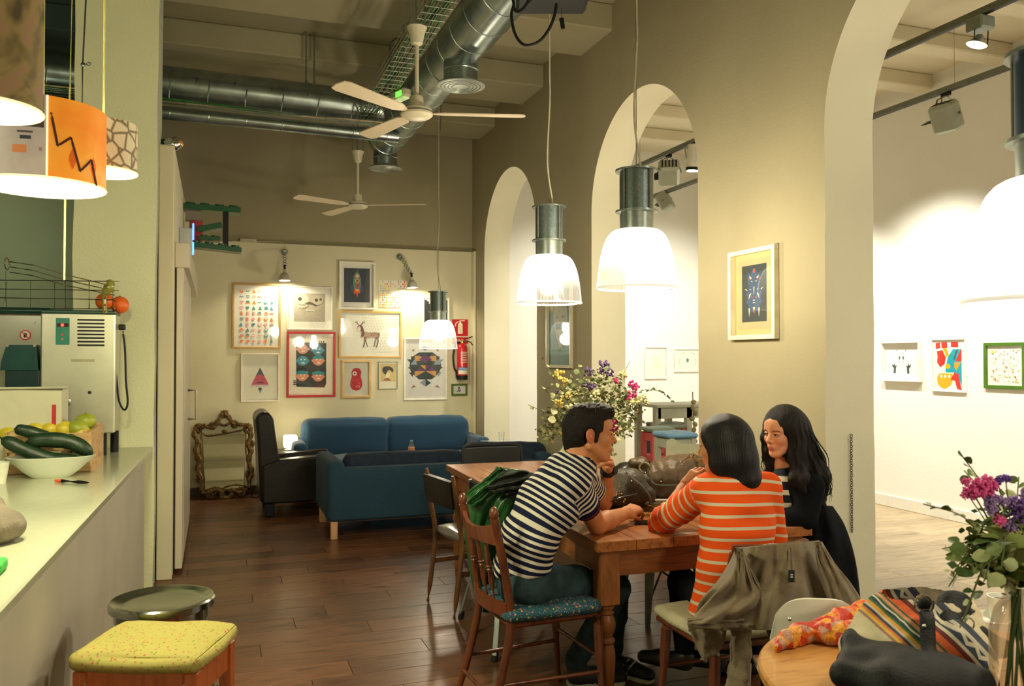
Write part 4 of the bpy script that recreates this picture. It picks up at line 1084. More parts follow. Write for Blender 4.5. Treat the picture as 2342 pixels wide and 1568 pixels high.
def sofa(x0,x1,y0,y1,arm,back_z,face,label,cush_z,m=m_sofa):
 """face=-1: looks towards -Y (back at y1); face=+1: looks towards +Y (back at y0)"""
 c=((x0+x1)/2,(y0+y1)/2,0);t=thing('sofa',label,'sofa',c,0)
 w=(x1-x0)/2;d=(y1-y0)/2;f=face;aw=.15
 def Y(a,b):return(min(a*f,b*f),max(a*f,b*f))
 yb=Y(-d,-d+.16)
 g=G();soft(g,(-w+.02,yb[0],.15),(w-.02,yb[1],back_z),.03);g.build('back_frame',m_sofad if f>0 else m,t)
 ya=Y(-d+.0,d)
 for s in(-1,1):
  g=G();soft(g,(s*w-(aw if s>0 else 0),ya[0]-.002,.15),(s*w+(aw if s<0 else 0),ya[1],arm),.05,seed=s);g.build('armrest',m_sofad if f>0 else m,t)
 yq=Y(-d+.16,d-.02)
 g=G();soft(g,(-w+aw,yq[0],.15),(w-aw,yq[1],.30),.03);g.build('seat_base',m,t)
 for s in(-1,1):
  a,b=(-w+aw+.004,-.004)if s<0 else(.004,w-aw-.004)
  g=G();soft(g,(a,yq[0],.30),(b,yq[1],.44),.05,puff=.015,seed=s*3);g.build('seat_cushion',m,t)
  yc=Y(-d+.14,-d+.36)
  if f>0:continue
  g=G();soft(g,(a-.02,yc[0],.42),(b+.02,yc[1],cush_z),.075,puff=.02,seed=s*5+1,R=Matrix.Rotation(-f*.14,3,'X'));g.build('back_cushion',m,t)
 for sx in(-1,1):
  for sy in(-1,1):
   g=G();g.box((sx*(w-.06)-.028,sy*(d-.05)-.028,0),(sx*(w-.06)+.028,sy*(d-.05)+.028,.155),ch=.004);g.build('leg',m_birch,t)
 return t
sofa(.80,2.98,9.04,9.83,.63,.62,-1,'blue fabric sofa against the back wall, facing the room',.84)
sofa(P(748,1190,Y=7.16).x,P(1250,1100,Y=7.16).x+.06,7.13,8.02,.66,.60,1,'blue sofa seen from behind, with dark cushions and pale wooden legs',.74)
for i,(a,b,zz)in enumerate(((788,1056,.70),(1062,1243,.74))):
 xa,xb=P(a,1040,Y=7.4).x,P(b,1040,Y=7.4).x
 g=G();soft(g,(xa,7.31,.445),(xb,7.50,zz-.01+.01*i),.06,puff=.012,seed=i,R=Matrix.Rotation(-.0+.03*i,3,'Y'))
 o=g.build('sofa_cushion',M((.006,.016,.035),rough=.9,var=.3,bump=.2,bscale=200),loc=((xa+xb)/2,7.38,.56));tag(o,['long dark navy cushion over the sofa back, nearer the armchair','dark navy cushion rising behind the black folding chair'][i],'cushion')
m_leather=M((.007,.006,.004),rough=.32,var=.3,scale=14,bump=.15,bscale=60,spec=.35,coat=.04,name='black_leather')
q=P(600,1170,Y=8.36);ax=q.x
t=thing('armchair','black leather armchair with high rounded back seen from the side','armchair',(ax,8.36,0))
w2=.32
def prof(pts,y0,y1,nm,m=m_leather,ch=.02):
 g=G();g.prism(pts,(0,y0,0),(1,0,0),(0,0,1),(0,y1-y0,0));o=g.build(nm,m,t,angle=28);b=o.modifiers.new('bevel','BEVEL');b.width=ch;b.segments=3;b.limit_method='ANGLE';return o
arc=lambda cx,cz,r,a0,a1,n=8:[(cx+r*math.cos(math.radians(a0+(a1-a0)*i/n)),cz+r*math.sin(math.radians(a0+(a1-a0)*i/n)))for i in range(n+1)]
prof([(-.02,.14),(-.05,.75)]+arc(.015,.93,.085,200,60,8)+[(.10,.96),(.12,.80),(.15,.60),(.20,.44),(.20,.14)],0,2*w2,'backrest',ch=.03)
for y in(0,2*w2-.12):prof([(-.0,.13),(.0,.50),(.12,.545),(.55,.575),(.68,.58),(.70,.55),(.69,.13)],y-.02,y+.14,'armrest',ch=.02)
g=G();soft(g,(.12,.12,.13),(.68,2*w2-.12,.32),.03);g.build('seat_base',m_leather,t)
g=G();soft(g,(.16,.125,.31),(.70,2*w2-.125,.44),.045,puff=.02);g.build('seat_cushion',m_leather,t)
for x in(.03,.60):
 for y in(.02,2*w2-.09):
  g=G();g.box((x,y,0),(x+.085,y+.085,.145),ch=.008);g.build('leg',m_black,t)
lp=P(664,1029,Y=9.45)
t=thing('side_table','low dark side table behind the armchair','table',(lp.x,9.45,0))
g=G();g.box((-.14,-.2,lp.z-.03),(.12,.2,lp.z),ch=.005);g.build('tabletop',m_leather,t)
for x in(-.11,.10):
 for y in(-.17,.17):g=G();g.box((x-.018,y-.018,0),(x+.018,y+.018,lp.z-.03));g.build('leg',m_black,t)
t=thing('table_lamp','small glowing white table lamp behind the armchair','lamp',lp)
g=G();g.lathe([(.065,0),(.065,.01),(.015,.014),(.012,.05)],n=24);g.build('base',M((.85,.82,.7),rough=.4),t)
g=G();soft(g,(-.072,-.072,.03),(.072,.072,.165),.02);g.build('lamp_shade',M((1,.95,.82),emit=(1,.9,.66),es=5.5),t)
light('POINT',lp+Vector((.0,0,.25)),3.0,(1,.82,.5),.05)
t0=P(941,1032,Y=8.42)
t=thing('coffee_table','low dark coffee table between the two sofas','table',(t0.x-.1,8.45,0))
zt=.40
g=G();g.box((-.45,-.24,zt-.03),(.45,.24,zt),ch=.004);g.build('tabletop',M((.03,.02,.015),rough=.4),t)
for x in(-.4,.4):
 for y in(-.2,.2):g=G();g.box((x-.02,y-.02,0),(x+.02,y+.02,zt-.03));g.build('leg',m_black,t)
bz=P(941,1006,Y=8.4).z
t=thing('water_bottle','clear plastic water bottle with blue cap between the sofas','bottle',(P(941,1020,Y=8.4).x,8.4,zt))
h=bz-zt;m_pet=M((.75,.88,.95),rough=.08,trans=.9,alpha=.55,var=.02)
g=G();g.lathe([(.03,0),(.033,.01),(.033,h*.55),(.030,h*.60),(.033,h*.65),(.033,h*.75),(.024,h*.86),(.013,h*.93),(.013,h*.96)],n=24);g.build('body',m_pet,t)
g=G();g.lathe([(.015,h*.955),(.015,h)],n=16);g.build('cap',M((.2,.4,.65),rough=.4),t)
g=G();g.lathe([(.0337,h*.62),(.0337,h*.75)],n=24);g.closeends=False;g.build('label',M((.70,.28,.12),rough=.5),t)
pc=P(1140,1004,Y=8.95);
t=thing('plinth','small white plinth with pale blue top by the far arch','plinth',(3.02,8.72,0))
zt=.60;g=G();g.box((-.17,-.3,0),(.22,.3,zt-.012),ch=.003);g.build('body',M((.70,.68,.56),rough=.5,var=.03),t)
g=G();g.box((-.17,-.3,zt-.012),(.22,.3,zt),ch=.002);g.build('top',M((.25,.38,.50),rough=.12,coat=.5,var=.03),t)
gp=P(1139,993,Y=8.78);gp.z=zt
t=thing('saucer','small saucer under the glass on the plinth','saucer',(gp.x+.02,8.72,zt));
g=G();g.lathe([(.02,.0),(.035,.002),(.062,.012),(.06,.014),(.03,.005),(.001,.004)],n=28);g.build('dish',M((.75,.73,.6),rough=.2),t)
m_glass=M((.9,.95,.92),rough=.03,trans=1.,alpha=.35,var=.01,name='clear_glass')
t=thing('drinking_glass','empty drinking glass standing on the saucer','glass',(gp.x+.02,8.72,zt+.006))
g=G();g.closeends=False;g.lathe([(.001,.0),(.028,.0),(.037,.11),(.034,.11),(.026,.006),(.001,.006)],n=28);g.build('tumbler',m_glass,t)
b0=P(513,1134,Y=YB-.26);mw=.60;mh=.93
t=thing('ornate_mirror','bronze baroque-framed mirror leaning on the back wall','mirror',(b0.x,YB-.26,.01))
TL=Matrix.Rotation(-.24,3,'X')
m_gold=M((.13,.075,.022),rough=.45,metal=.6,var=.6,scale=40,bump=.3,bscale=80)
def L3(p):return TL@Vector((p[0],p[2]if len(p)>2 else 0,p[1]))
g=G();pts=[(-.20,.10),(.20,.10),(.215,.70),(-.225,.70)]
g.prism(pts,(0,0,0),(1,0,0),(0,0,1),(0,.006,0));g.v=[tuple(TL@Vector(v))for v in g.v]
m_mir=M((.88,.88,.80),rough=.02,metal=1.,var=.01);g.build('mirror_glass',m_mir,t,smooth=False)
def gt(nm,pts,r,n=7):
 g=G();q=[L3((x,y,-.012))for x,y in pts];q=bez(q,5);R=[max(.004,r*(.75+.45*math.sin(PI*i/(len(q)-1))+.2*math.sin(i*1.3)))for i in range(len(q))];g.tube(q,R,n=n);g.build(nm,m_gold,t)
gt('inner_moulding',[(-.20,.09),(-.215,.35),(-.235,.40),(-.24,.70),(-.17,.685),(0,.705),(.17,.735),(.22,.74),(.225,.5),(.24,.38),(.235,.2),(.25,.11)],.008)
gt('inner_moulding',[(-.20,.09),(-.1,.12),(-.02,.10),(.02,.12),(.12,.135),(.25,.11)],.009)
def scroll(cx,cy,r,a0,turns,s=1,th=.018):
 pts=[];n=int(12*turns)
 for i in range(n+1):
  k=i/n;a=a0+s*turns*2*PI*k;q=r*(1-.75*k);pts.append((cx+q*math.cos(a),cy+q*math.sin(a)))
 gt('carved_scroll',pts,th)
gt('carved_side',[(-.24,.06),(-.23,.2),(-.27,.32),(-.255,.42),(-.29,.52),(-.27,.62),(-.31,.70),(-.28,.80),(-.20,.80)],.026)
gt('carved_side',[(.27,.08),(.26,.18),(.285,.28),(.255,.40),(.28,.50),(.25,.58),(.28,.68),(.25,.78),(.16,.80)],.026)
gt('carved_top',[(-.20,.80),(-.14,.77),(-.08,.82),(-.03,.90),(0,.92),(.04,.89),(.09,.81),(.16,.80)],.024)
gt('carved_bottom',[(-.24,.07),(-.16,.06),(-.1,.09),(-.03,.07),(.0,.0),(.07,.02),(.08,.08),(.16,.05),(.24,.08)],.024)
for a in((-.27,.76,.05,0,1.3,1),(.24,.75,.055,2.5,1.3,-1),(-.26,.45,.04,1,1.2,1),(.27,.58,.04,2,1.2,-1),(.27,.24,.045,1,1.3,1),(-.25,.22,.045,2.5,1.3,-1),(-.14,.045,.05,0,1.4,1),(.17,.05,.05,3,1.4,-1),(-.12,.79,.04,0,1.2,1),(.10,.80,.04,3,1.2,-1)):scroll(*a)
g=G();g.tube([L3((.06*math.cos(i*PI/10),.845+.048*math.sin(i*PI/10),-.015))for i in range(20)],.015,n=7,closed=True);g.build('crest_ring',m_gold,t)
g=G();g.tube([L3((.02+.058*math.cos(i*PI/10),.035+.05*math.sin(i*PI/10),-.02))for i in range(20)],.014,n=7,closed=True);g.build('base_ring',m_gold,t)
g=G()
for a in(-.8,-.3,.3,.8):g.ball(L3((math.sin(a)*.035,.925+math.cos(a)*.02,-.015)),(.016,.012,.024))
g.ball(L3((0,.73,-.015)),(.03,.014,.022))
g.build('crest_leaf',m_gold,t)
g=G();g.tube(bez([P(x,y,Z=.008)for x,y in((555,1133),(572,1128),(580,1126),(574,1133),(584,1137),(600,1134))],6),.004,n=5);o=g.build('floor_cable',m_black,loc=P(575,1130,Z=.008));tag(o,'thin black cable looped on the floor by the mirror','cable')
m_tg=M((.005,.085,.03),rough=.3,coat=.3,var=.06);m_tr=M((.35,.01,.02),rough=.35,coat=.3)
yT=8.1
def tp(x,y):return P(x,y,Y=yT)
base=tp(430,520);t=thing('brick_toy_sculpture','large toy-brick construction in green, red and black above the sliding door','sculpture',(XP,yT,base.z))
def plate(p0,p1,w=.2,th=.035,studs=4,nm='green_plate',m=m_tg,tilt=0):
 a=tp(*p0);b=tp(*p1);g=G();d=(b-a);L=d.length;x=d.normalized();y=Vector((0,1,0));z=x.cross(y)*-1;z=Vector((-x.z,0,x.x))
 R=Matrix((x,y,z)).transposed();c=(a+b)/2
 g.box(c-Vector((L/2,w/2,th/2)),c+Vector((L/2,w/2,th/2)),rot=R,ch=.003)
 for i in range(studs):
  for j in(-1,1):
   s=a+d*((i+.5)/studs)+y*j*w*.25;g.cyl(s+z*th/2,s+z*(th/2+.016),L/studs*.33,n=16)
 g.build(nm,m,t,world=True)
plate((418,474),(550,484),th=.05)
plate((432,560),(552,574),th=.045)
plate((452,546),(504,549),th=.03,studs=2)
plate((452,528),(507,517),th=.05,studs=0)
g=G();a=tp(516,482);b=tp(516,562);g.box((a.x-.025,yT-.03,b.z),(a.x+.025,yT+.03,a.z));g.build('black_pillar',m_black,t,world=True)
g=G();a=tp(436,506);b=tp(463,552);g.box((a.x,yT-.07,b.z),(b.x,yT+.07,a.z),ch=.004);g.build('red_brick',m_tr,t,world=True)
g=G();a=tp(424,478);b=tp(461,508);g.box((a.x,yT-.0,b.z),(b.x,yT+.01,a.z));g.build('grey_panel',M((.25,.22,.16),rough=.3),t,world=True)
yw=7.2;a=P(430,525,Y=yw);b=P(444,590,Y=yw)
t=thing('led_box','slim white box with glowing blue strips by the sliding door top','device',(XP,yw,b.z))
g=G();g.box((-.0,-.1,0),(.10,.12,a.z-b.z),ch=.006);g.build('body',M((.5,.53,.52),rough=.4),t)
for z0,z1 in((.02,.12),(.14,.27)):
 g=G();g.box((.1,-.09,z0),(.112,-.05,z1),ch=.003);g.build('blue_led',M((.05,.2,1),emit=(.03,.15,1),es=8),t)
g=G();pts=[P(x,y,Y=8.6)for x,y in((972,252),(992,240),(1006,238),(1008,250),(1007,300))];g.tube(bez(pts,4),.005,n=5);o=g.build('cable_hook',m_rod,loc=pts[0]);tag(o,'thin dark cable end hooked beside the far pendant wire','cable')
# ================================================================== the long table and the chairs around it
m_pine=wood('waxed_pine',(.17,.052,.012),(.37,.135,.034),scale=(12,1.2,12),rough=.33,coat=.15)
m_pinel=wood('waxed_pine_leg',(.13,.045,.014),(.30,.11,.03),scale=(9,9,1.6),rough=.35,coat=.1)
ZTB=.76
m_apr=wood('waxed_pine_apron',(.13,.040,.011),(.27,.095,.026),scale=(1.2,9,14),rough=.4)
A_=P(1375,1241,Z=ZTB);B_=P(1853,1196,Z=ZTB);C_=P(1028,1062,Z=ZTB)
TX0,TX1,TY0,TY1=A_.x+.02,B_.x,A_.y,C_.y
t=thing('dining_table','long pine table with turned legs where the three people sit','table',((TX0+TX1)/2,(TY0+TY1)/2,0),math.atan2(-(C_.x-A_.x),C_.y-A_.y)*.8)
tw=(TX1-TX0)/2;tl=(TY1-TY0)/2;nb=6;bw=2*tw/nb
TABLE=t
for i in range(nb):
 g=G();g.box((-tw+i*bw+.0008,-tl,ZTB-.046),(-tw+(i+1)*bw-.0008,tl,ZTB),ch=.0025);g.build('table_board',m_pine,t)
g=G();g.box((-tw+.06,-tl+.055,ZTB-.16),(tw-.06,-tl+.08,ZTB-.046));g.box((-tw+.06,tl-.08,ZTB-.16),(tw-.06,tl-.055,ZTB-.046))
for s in(-1,1):
 g=G();g.box((-tw+.08,s*(tl-.07)-.012,ZTB-.165),(tw-.08,s*(tl-.07)+.012,ZTB-.046));g.build('apron',m_apr,t)
 g=G();g.box((s*(tw-.07)-.012,-tl+.08,ZTB-.165),(s*(tw-.07)+.012,tl-.08,ZTB-.046));g.build('apron',m_pine,t)
for sx in(-1,1):
 for sy in(-1,1):
  x,y=sx*(tw-.075),sy*(tl-.075);g=G();g.box((x-.045,y-.045,ZTB-.285),(x+.045,y+.045,ZTB-.046),ch=.004)
  pr=[(.026,ZTB-.285),(.034,ZTB-.292),(.034,ZTB-.302),(.026,ZTB-.308),(.026,ZTB-.318),(.034,ZTB-.325),(.026,ZTB-.333),(.036,ZTB-.352),(.041,ZTB-.375),(.037,ZTB-.402),(.027,ZTB-.422),(.027,ZTB-.430),(.037,ZTB-.440),(.037,ZTB-.450),(.027,ZTB-.458),(.036,ZTB-.480),(.039,ZTB-.52),(.034,ZTB-.62),(.026,ZTB-.70),(.030,ZTB-.715),(.024,0)]
  g.lathe(pr,c=(x,y,0),n=28);g.build('leg',m_pinel,t)
m_mahog=wood('mahogany',(.06,.014,.006),(.16,.045,.016),scale=(8,8,1.6),rough=.3,coat=.2)
m_teak=wood('teak',(.05,.02,.008),(.16,.065,.022),scale=(8,8,1.6),rough=.35)
def floral(name,base,spots,scale=70):
 m,nt,b=newmat(name);tc=node(nt,'ShaderNodeTexCoord')
 v=node(nt,'ShaderNodeTexVoronoi');v.inputs['Scale'].default_value=scale;nt.links.new(tc.outputs['Object'],v.inputs['Vector'])
 lt=node(nt,'ShaderNodeMath',operation='LESS_THAN');lt.inputs[1].default_value=.30;nt.links.new(v.outputs['Distance'],lt.inputs[0])
 sp=node(nt,'ShaderNodeSeparateColor');nt.links.new(v.outputs['Color'],sp.inputs[0])
 r=ramp(nt,sp.outputs[0],[(0,spots[0]),(.3,spots[1]),(.55,spots[2]),(.75,spots[3])],'CONSTANT')
 mx=node(nt,'ShaderNodeMix',data_type='RGBA');nt.links.new(lt.outputs[0],mx.inputs['Factor']);mx.inputs[6].default_value=tuple(lin(base))+(1,);nt.links.new(r.outputs[0],mx.inputs[7])
 v2=node(nt,'ShaderNodeTexVoronoi');v2.inputs['Scale'].default_value=scale*2.3;nt.links.new(tc.outputs['Object'],v2.inputs['Vector'])
 lt2=node(nt,'ShaderNodeMath',operation='LESS_THAN');lt2.inputs[1].default_value=.22;nt.links.new(v2.outputs['Distance'],lt2.inputs[0])
 mx2=node(nt,'ShaderNodeMix',data_type='RGBA');nt.links.new(lt2.outputs[0],mx2.inputs['Factor']);nt.links.new(mx.outputs[2],mx2.inputs[6]);mx2.inputs[7].default_value=tuple(lin(spots[4]))+(1,)
 nt.links.new(mx2.outputs[2],b.inputs['Base Color']);b.inputs['Roughness'].default_value=.85
 return m
m_bluefl=floral('blue_floral_fabric',(.012,.07,.10),[(.5,.18,.10),(.012,.07,.10),(.55,.45,.12),(.35,.12,.15),(.25,.40,.42)],60)
m_yelfl=floral('yellow_floral_fabric',(.38,.33,.08),[(.40,.10,.05),(.20,.20,.03),(.42,.16,.09),(.38,.33,.08),(.30,.26,.05)],75)
def rod(g,a,b,ra,rb=None,n=12):g.cyl(a,b,ra,rb,n)
# ---- the man's spindle-back chair (faces +X); local: x forward, y width
cz=P(1165,1400,D=3.42)
t=thing('spindle_back_chair','reddish wooden spindle-back chair with blue floral cushion under the man','chair',(cz.x+.02,cz.y+.20,0),.06)
CH1=t;hw=.185
for s in(-1,1):
 y=s*hw;g=G();p=[(-.13,y*1.05,0),(-.055,y,.26),(-.02,y,.45),(-.045,y,.65),(-.095,y*1.02,.885)]
 g.tube(bez(p,6),[.014]*3+[.018]*21+[.020],n=12);g.ball((-.097,y*1.02,.905),(.020,.020,.030));g.build('back_post',m_mahog,t)
 g=G();g.tube(bez([(.375,y*1.12,.44),(.385,y*1.15,.22),(.40,y*1.2,0)],6),[.020]*6+[.014]*7,n=10);g.build('leg',m_mahog,t)
 g=G();rod(g,(-.075,y*1.03,.20),(.385,y*1.16,.20),.009);g.build('stretcher',m_mahog,t)
g=G();rod(g,(-.095,-hw,.14),(-.095,hw,.14),.009);g.build('stretcher',m_mahog,t)
g=G();rod(g,(.385,-hw*1.16,.26),(.385,hw*1.16,.26),.009);g.build('stretcher',m_mahog,t)
def rail(z0,z1,dip,x0,nm='top_rail'):
 g=G()
 def fn(u,v):
  y=-hw+2*hw*u;bow=.035*(1-(2*u-1)**2);zt=z1-dip*(1-(2*u-1)**2);return(x0-bow-(z0+(zt-z0)*v-.45)*.11,y,z0+(zt-z0)*v)
 g.grid(fn,14,4,thick=.018);g.build(nm,m_mahog,t)
rail(.775,.865,.035,-.035);rail(.475,.53,.0,-.02,'lower_rail')
for k in range(3):
 y=-.09+.09*k;g=G();a=Vector((-.055,y,.52));b=Vector((-.10,y*1.05,.79));d=b-a
 g.tube([a+d*q for q in(0,.3,.45,.5,.52,.55,.57,.6,.75,1)],[.008,.013,.010,.015,.010,.016,.010,.012,.010,.007],n=10);g.build('spindle',m_mahog,t)
g=G();g.box((-.03,-.2,.425),(.39,.2,.45),ch=.01);g.build('seat',m_mahog,t)
g=G();soft(g,(-.045,-.215,.448),(.40,.215,.505),.027,puff=.012);g.build('seat_cushion',m_bluefl,t)
# ---- teak chair with black backrest, pushed under the table (faces +X)
pa=P(988,1378,Z=0);pb=P(1045,1408,Z=0)
t=thing('teak_chair','teak chair with black upholstered backrest tucked under the table','chair',((pa.x+pb.x)/2+.03,(pa.y+pb.y)/2+.02,0),math.atan2(-(pa.x-pb.x),pa.y-pb.y)*.6)
hw=.205
for s in(-1,1):
 y=s*hw;g=G();g.tube(bez([(-.05,y,0),(-.01,y,.30),(0,y,.45),(-.03,y,.62),(-.06,y,.84)],6),[.012]*2+[.019]*18+[.017]*4+[.012],n=10,flat=.8);g.build('back_post',m_teak,t)
 g=G();g.tube([(.40,y,.43),(.41,y,.2),(.43,y,0)],[.02,.017,.012],n=10);g.build('leg',m_teak,t)
 g=G();g.box((0,y-.012,.385),(.41,y+.012,.43),ch=.004);g.build('seat_rail',m_teak,t)
 g=G();g.box((-.02,y-.009,.235),(.41,y+.009,.265),ch=.004);g.build('stretcher',m_teak,t)
g=G();g.grid(lambda u,v:(-.035-.03*(1-(2*u-1)**2)-.02*v,-hw+2*hw*u,.655+.165*v-.012*(2*u-1)**2),12,4,thick=.03);g.build('backrest',m_leather,t)
g=G();soft(g,(.0,-.21,.42),(.44,.21,.475),.025,puff=.012);g.build('seat',M((.10,.09,.08),rough=.3,coat=.3,var=.1),t)
# ---- black folding chair at the far end of the table (faces -Y)
q=P(1130,1062,Y=TY1+.32)
t=thing('folding_chair','black folding chair behind the far end of the table','chair',(q.x,TY1+.36,0),0)
g=G();g.grid(lambda u,v:(-.235+.47*u,.03*(1-(2*u-1)**2),.62+.21*v-.0*u),12,5,thick=.02);g.build('backrest',M((.012,.014,.014),rough=.4),t)
g=G();g.tube(bez([(-.25,0,0),(-.245,-.01,.5),(-.245,0,.79),(-.21,.02,.845),(0,.04,.85),(.21,.02,.845),(.245,0,.79),(.245,-.01,.5),(.25,0,0)],5),.012,n=8);g.build('back_frame',m_black,t)
g=G();g.box((-.21,-.42,.43),(.21,-.02,.455),ch=.008);g.build('seat',m_black,t)
for s in(-1,1):g=G();g.tube([(s*.22,.02,.5),(s*.22,-.44,0)],.011,n=8);g.build('leg',m_black,t)
# ---- grey-legged folding chair that carries the green jacket
f1=P(1084,1447,Z=0);f2=P(1131,1512,Z=0)
m_alu=M((.30,.34,.32),rough=.35,metal=.5)
t=thing('metal_folding_chair','grey steel folding chair under the green jacket, behind the man','chair',(f1.x+.06,f1.y-.02,0),0)
o=t.location
for(fx,fy)in((f1.x,f1.y),(f1.x-.0,f1.y+.27)):
 a=Vector((fx,fy,.0))-o;g=G();g.tube([a+Vector((0,0,.03)),a+Vector((.12,0,.45)),a+Vector((.06,0,.82))],.012,n=8);g.build('back_post',m_alu,t)
 g=G();g.cyl(a,a+Vector((.012,0,.045)),.017,.015,n=10);g.build('rubber_foot',m_black,t)
 b=Vector((fx+.42,fy,0))-o;g=G();g.tube([b+Vector((0,0,.03)),b+Vector((-.36,0,.50))],.012,n=8);g.build('leg',m_alu,t)
b=f2-o;g=G();g.tube([b+Vector((0,0,.03)),b+Vector((.075,.12,.45))],.013,n=8);g.build('leg',m_alu,t)
g=G();g.cyl(b,b+Vector((.01,.01,.05)),.018,.016,n=10);g.build('rubber_foot',m_black,t)
g=G();a=Vector((f1.x,f1.y,.2))-o;g.tube([a+Vector((.05,0,0)),b+Vector((.03,.05,.2))],.008,n=8);g.build('stretcher',m_alu,t)
g=G();a=Vector((f1.x,f1.y,0))-o;g.box(a+Vector((.1,-.02,.43)),a+Vector((.5,.28,.455)),ch=.01);g.build('seat',m_black,t)
g=G();g.box(a+Vector((.05,.0,.62)),a+Vector((.075,.27,.82)),ch=.01);g.build('backrest',m_black,t)
# ---- green leather jacket hung on it
jd=4.05
def PJ(x,y,d=jd):return P(x,y,D=d)
def cloth(name,label,cat,outline_l,outline_r,D0,bulge,folds,mat_,thick=.012,nu=46,nv=56,seed=0,parent=None,world_label=True,back=.0):
 """sheet between two edge curves (lists of pixels, top to bottom) with depth bulge and folds"""
 Lc=bez([Vector((x,y,0))for x,y in outline_l],10);Rc=bez([Vector((x,y,0))for x,y in outline_r],10)
 def at(c,v):k=v*(len(c)-1);i=min(int(k),len(c)-2);return c[i].lerp(c[i+1],k-i)
 def fn(u,v):
  a=at(Lc,v);b=at(Rc,v);p=a.lerp(b,u)
  f=sum(A_*math.sin(2*PI*(fu*u+fv*v)+ph)*(.3+.7*(v if gr>0 else 1))for(A_,fu,fv,ph,gr)in folds)
  n=mnoise.noise(Vector((u*4,v*4,seed)))*.012+mnoise.noise(Vector((u*9,v*9,seed+5)))*.005
  dd=D0-bulge*math.sin(PI*u)**.7+f+n
  if callable(back):dd+=back(u,v)
  return P(p.x,p.y,D=dd)
 g=G();g.grid(fn,nu,nv,thick=-thick);return g
m_glea=M((.015,.085,.020),rough=.3,coat=.25,var=.3,scale=10,bump=.35,bscale=35,name='green_leather')
jt=thing('green_jacket','dark green leather jacket hung over a folding chair behind the man','jacket',PJ(1130,1240))
g=cloth('','','',[(1135,1066),(1108,1110),(1070,1135),(1060,1200),(1072,1290),(1090,1400)],[(1240,1085),(1235,1140),(1215,1200),(1170,1290),(1150,1340),(1118,1400)],3.95,.06,[(.018,3,.3,0,1),(.010,6,-.4,1,1)],m_glea,seed=2)
g.build('jacket_body',m_glea,jt,world=True,angle=180)
g=cloth('','','',[(1150,1075),(1128,1100),(1110,1118)],[(1245,1082),(1222,1112),(1170,1130)],3.86,.03,[(.014,2,2.0,0,0)],m_glea,seed=6)
g.build('black_lining',M((.012,.016,.012),rough=.6,bump=.4,bscale=50),jt,world=True,angle=180)
g=cloth('','','',[(1135,1066),(1120,1085),(1068,1128),(1062,1150)],[(1165,1078),(1145,1095),(1110,1140),(1095,1160)],3.90,.04,[(.012,2,1.5,0,0)],m_glea,seed=9)
g.build('collar',m_glea,jt,world=True,angle=180)
# ---- tapered metal chair on the right side of the table
q=P(1481,1430,Z=0);m_tol=M((.20,.23,.17),rough=.35,metal=.5,var=.1)
t=thing('metal_chair','grey-green tapered-leg metal chair on the gallery side of the table','chair',(q.x+.19,q.y+.17,0),.0)
for sx in(-1,1):
 for sy in(-1,1):
  g=G();a=Vector((sx*.19,sy*.17,0));b=Vector((sx*.145,sy*.13,.44));u=Vector((.022,0,0));w=Vector((0,.022,0))
  vs=[]
  for p,k in((a,.5),(b,1.15)):vs+=[p-u*k-w*k,p+u*k-w*k,p+u*k+w*k,p-u*k+w*k]
  g.add(vs,[(3,2,1,0),(4,5,6,7)]+[(i,(i+1)%4,4+(i+1)%4,4+i)for i in range(4)]);g.build('leg',m_tol,t)
for s in(-1,1):g=G();g.cyl((-.17*s,-.15,.12),(.155*s,.14,.38),.006);g.build('cross_brace',m_black,t)
g=G();soft(g,(-.19,-.18,.43),(.19,.18,.455),.012);g.build('seat',m_tol,t)
g=G();g.grid(lambda u,v:(.17+.03*v+.02*(1-(2*u-1)**2),-.18+.36*u,.50+.34*v-.04*(2*u-1)**2*v),12,6,thick=.006);g.build('backrest',m_tol,t)
# ---- chair of the woman in the orange sweater (wooden, cream cushion)
pl_=P(1552,1395,D=3.25)
t=thing('wooden_chair','dark wooden chair with cream cushion under the woman in orange','chair',P(1668,1500,D=3.48).xy.to_3d(),YAW*-1+.33)
CH2=t
for(x,y,nm)in((-.22,.16,0),(.20,.18,0),(-.20,-.20,0),(.22,-.20,0)):
 g=G();g.tube(bez([(x*.95,y*.95,.43),(x,y,.22),(x*1.08,y*1.08,0)],5),[.022]*5+[.016]*6,n=10);g.build('leg',m_mahog,t)
g=G();soft(g,(-.24,-.22,.41),(.24,.20,.435),.012);g.build('seat',m_mahog,t)
g=G();soft(g,(-.25,-.21,.433),(.24,.21,.48),.022,puff=.01);g.build('seat_cushion',M((.42,.39,.26),rough=.9,var=.1,bump=.2,bscale=120),t)
for s in(-1,1):g=G();g.tube(bez([(s*.20,-.21,.40),(s*.18,-.25,.62),(s*.165,-.28,.80)],5),.016,n=10);g.build('back_post',m_mahog,t)
g=G();g.grid(lambda u,v:(-.175+.35*u,-.26-.05*(1-(2*u-1)**2)-.03*v,.69+.14*v),14,4,thick=.02);g.build('top_rail',m_mahog,t)
for y in(-.2,.18):g=G();g.cyl((-.21,y,.22),(.21,y,.22),.009);g.build('stretcher',m_mahog,t)
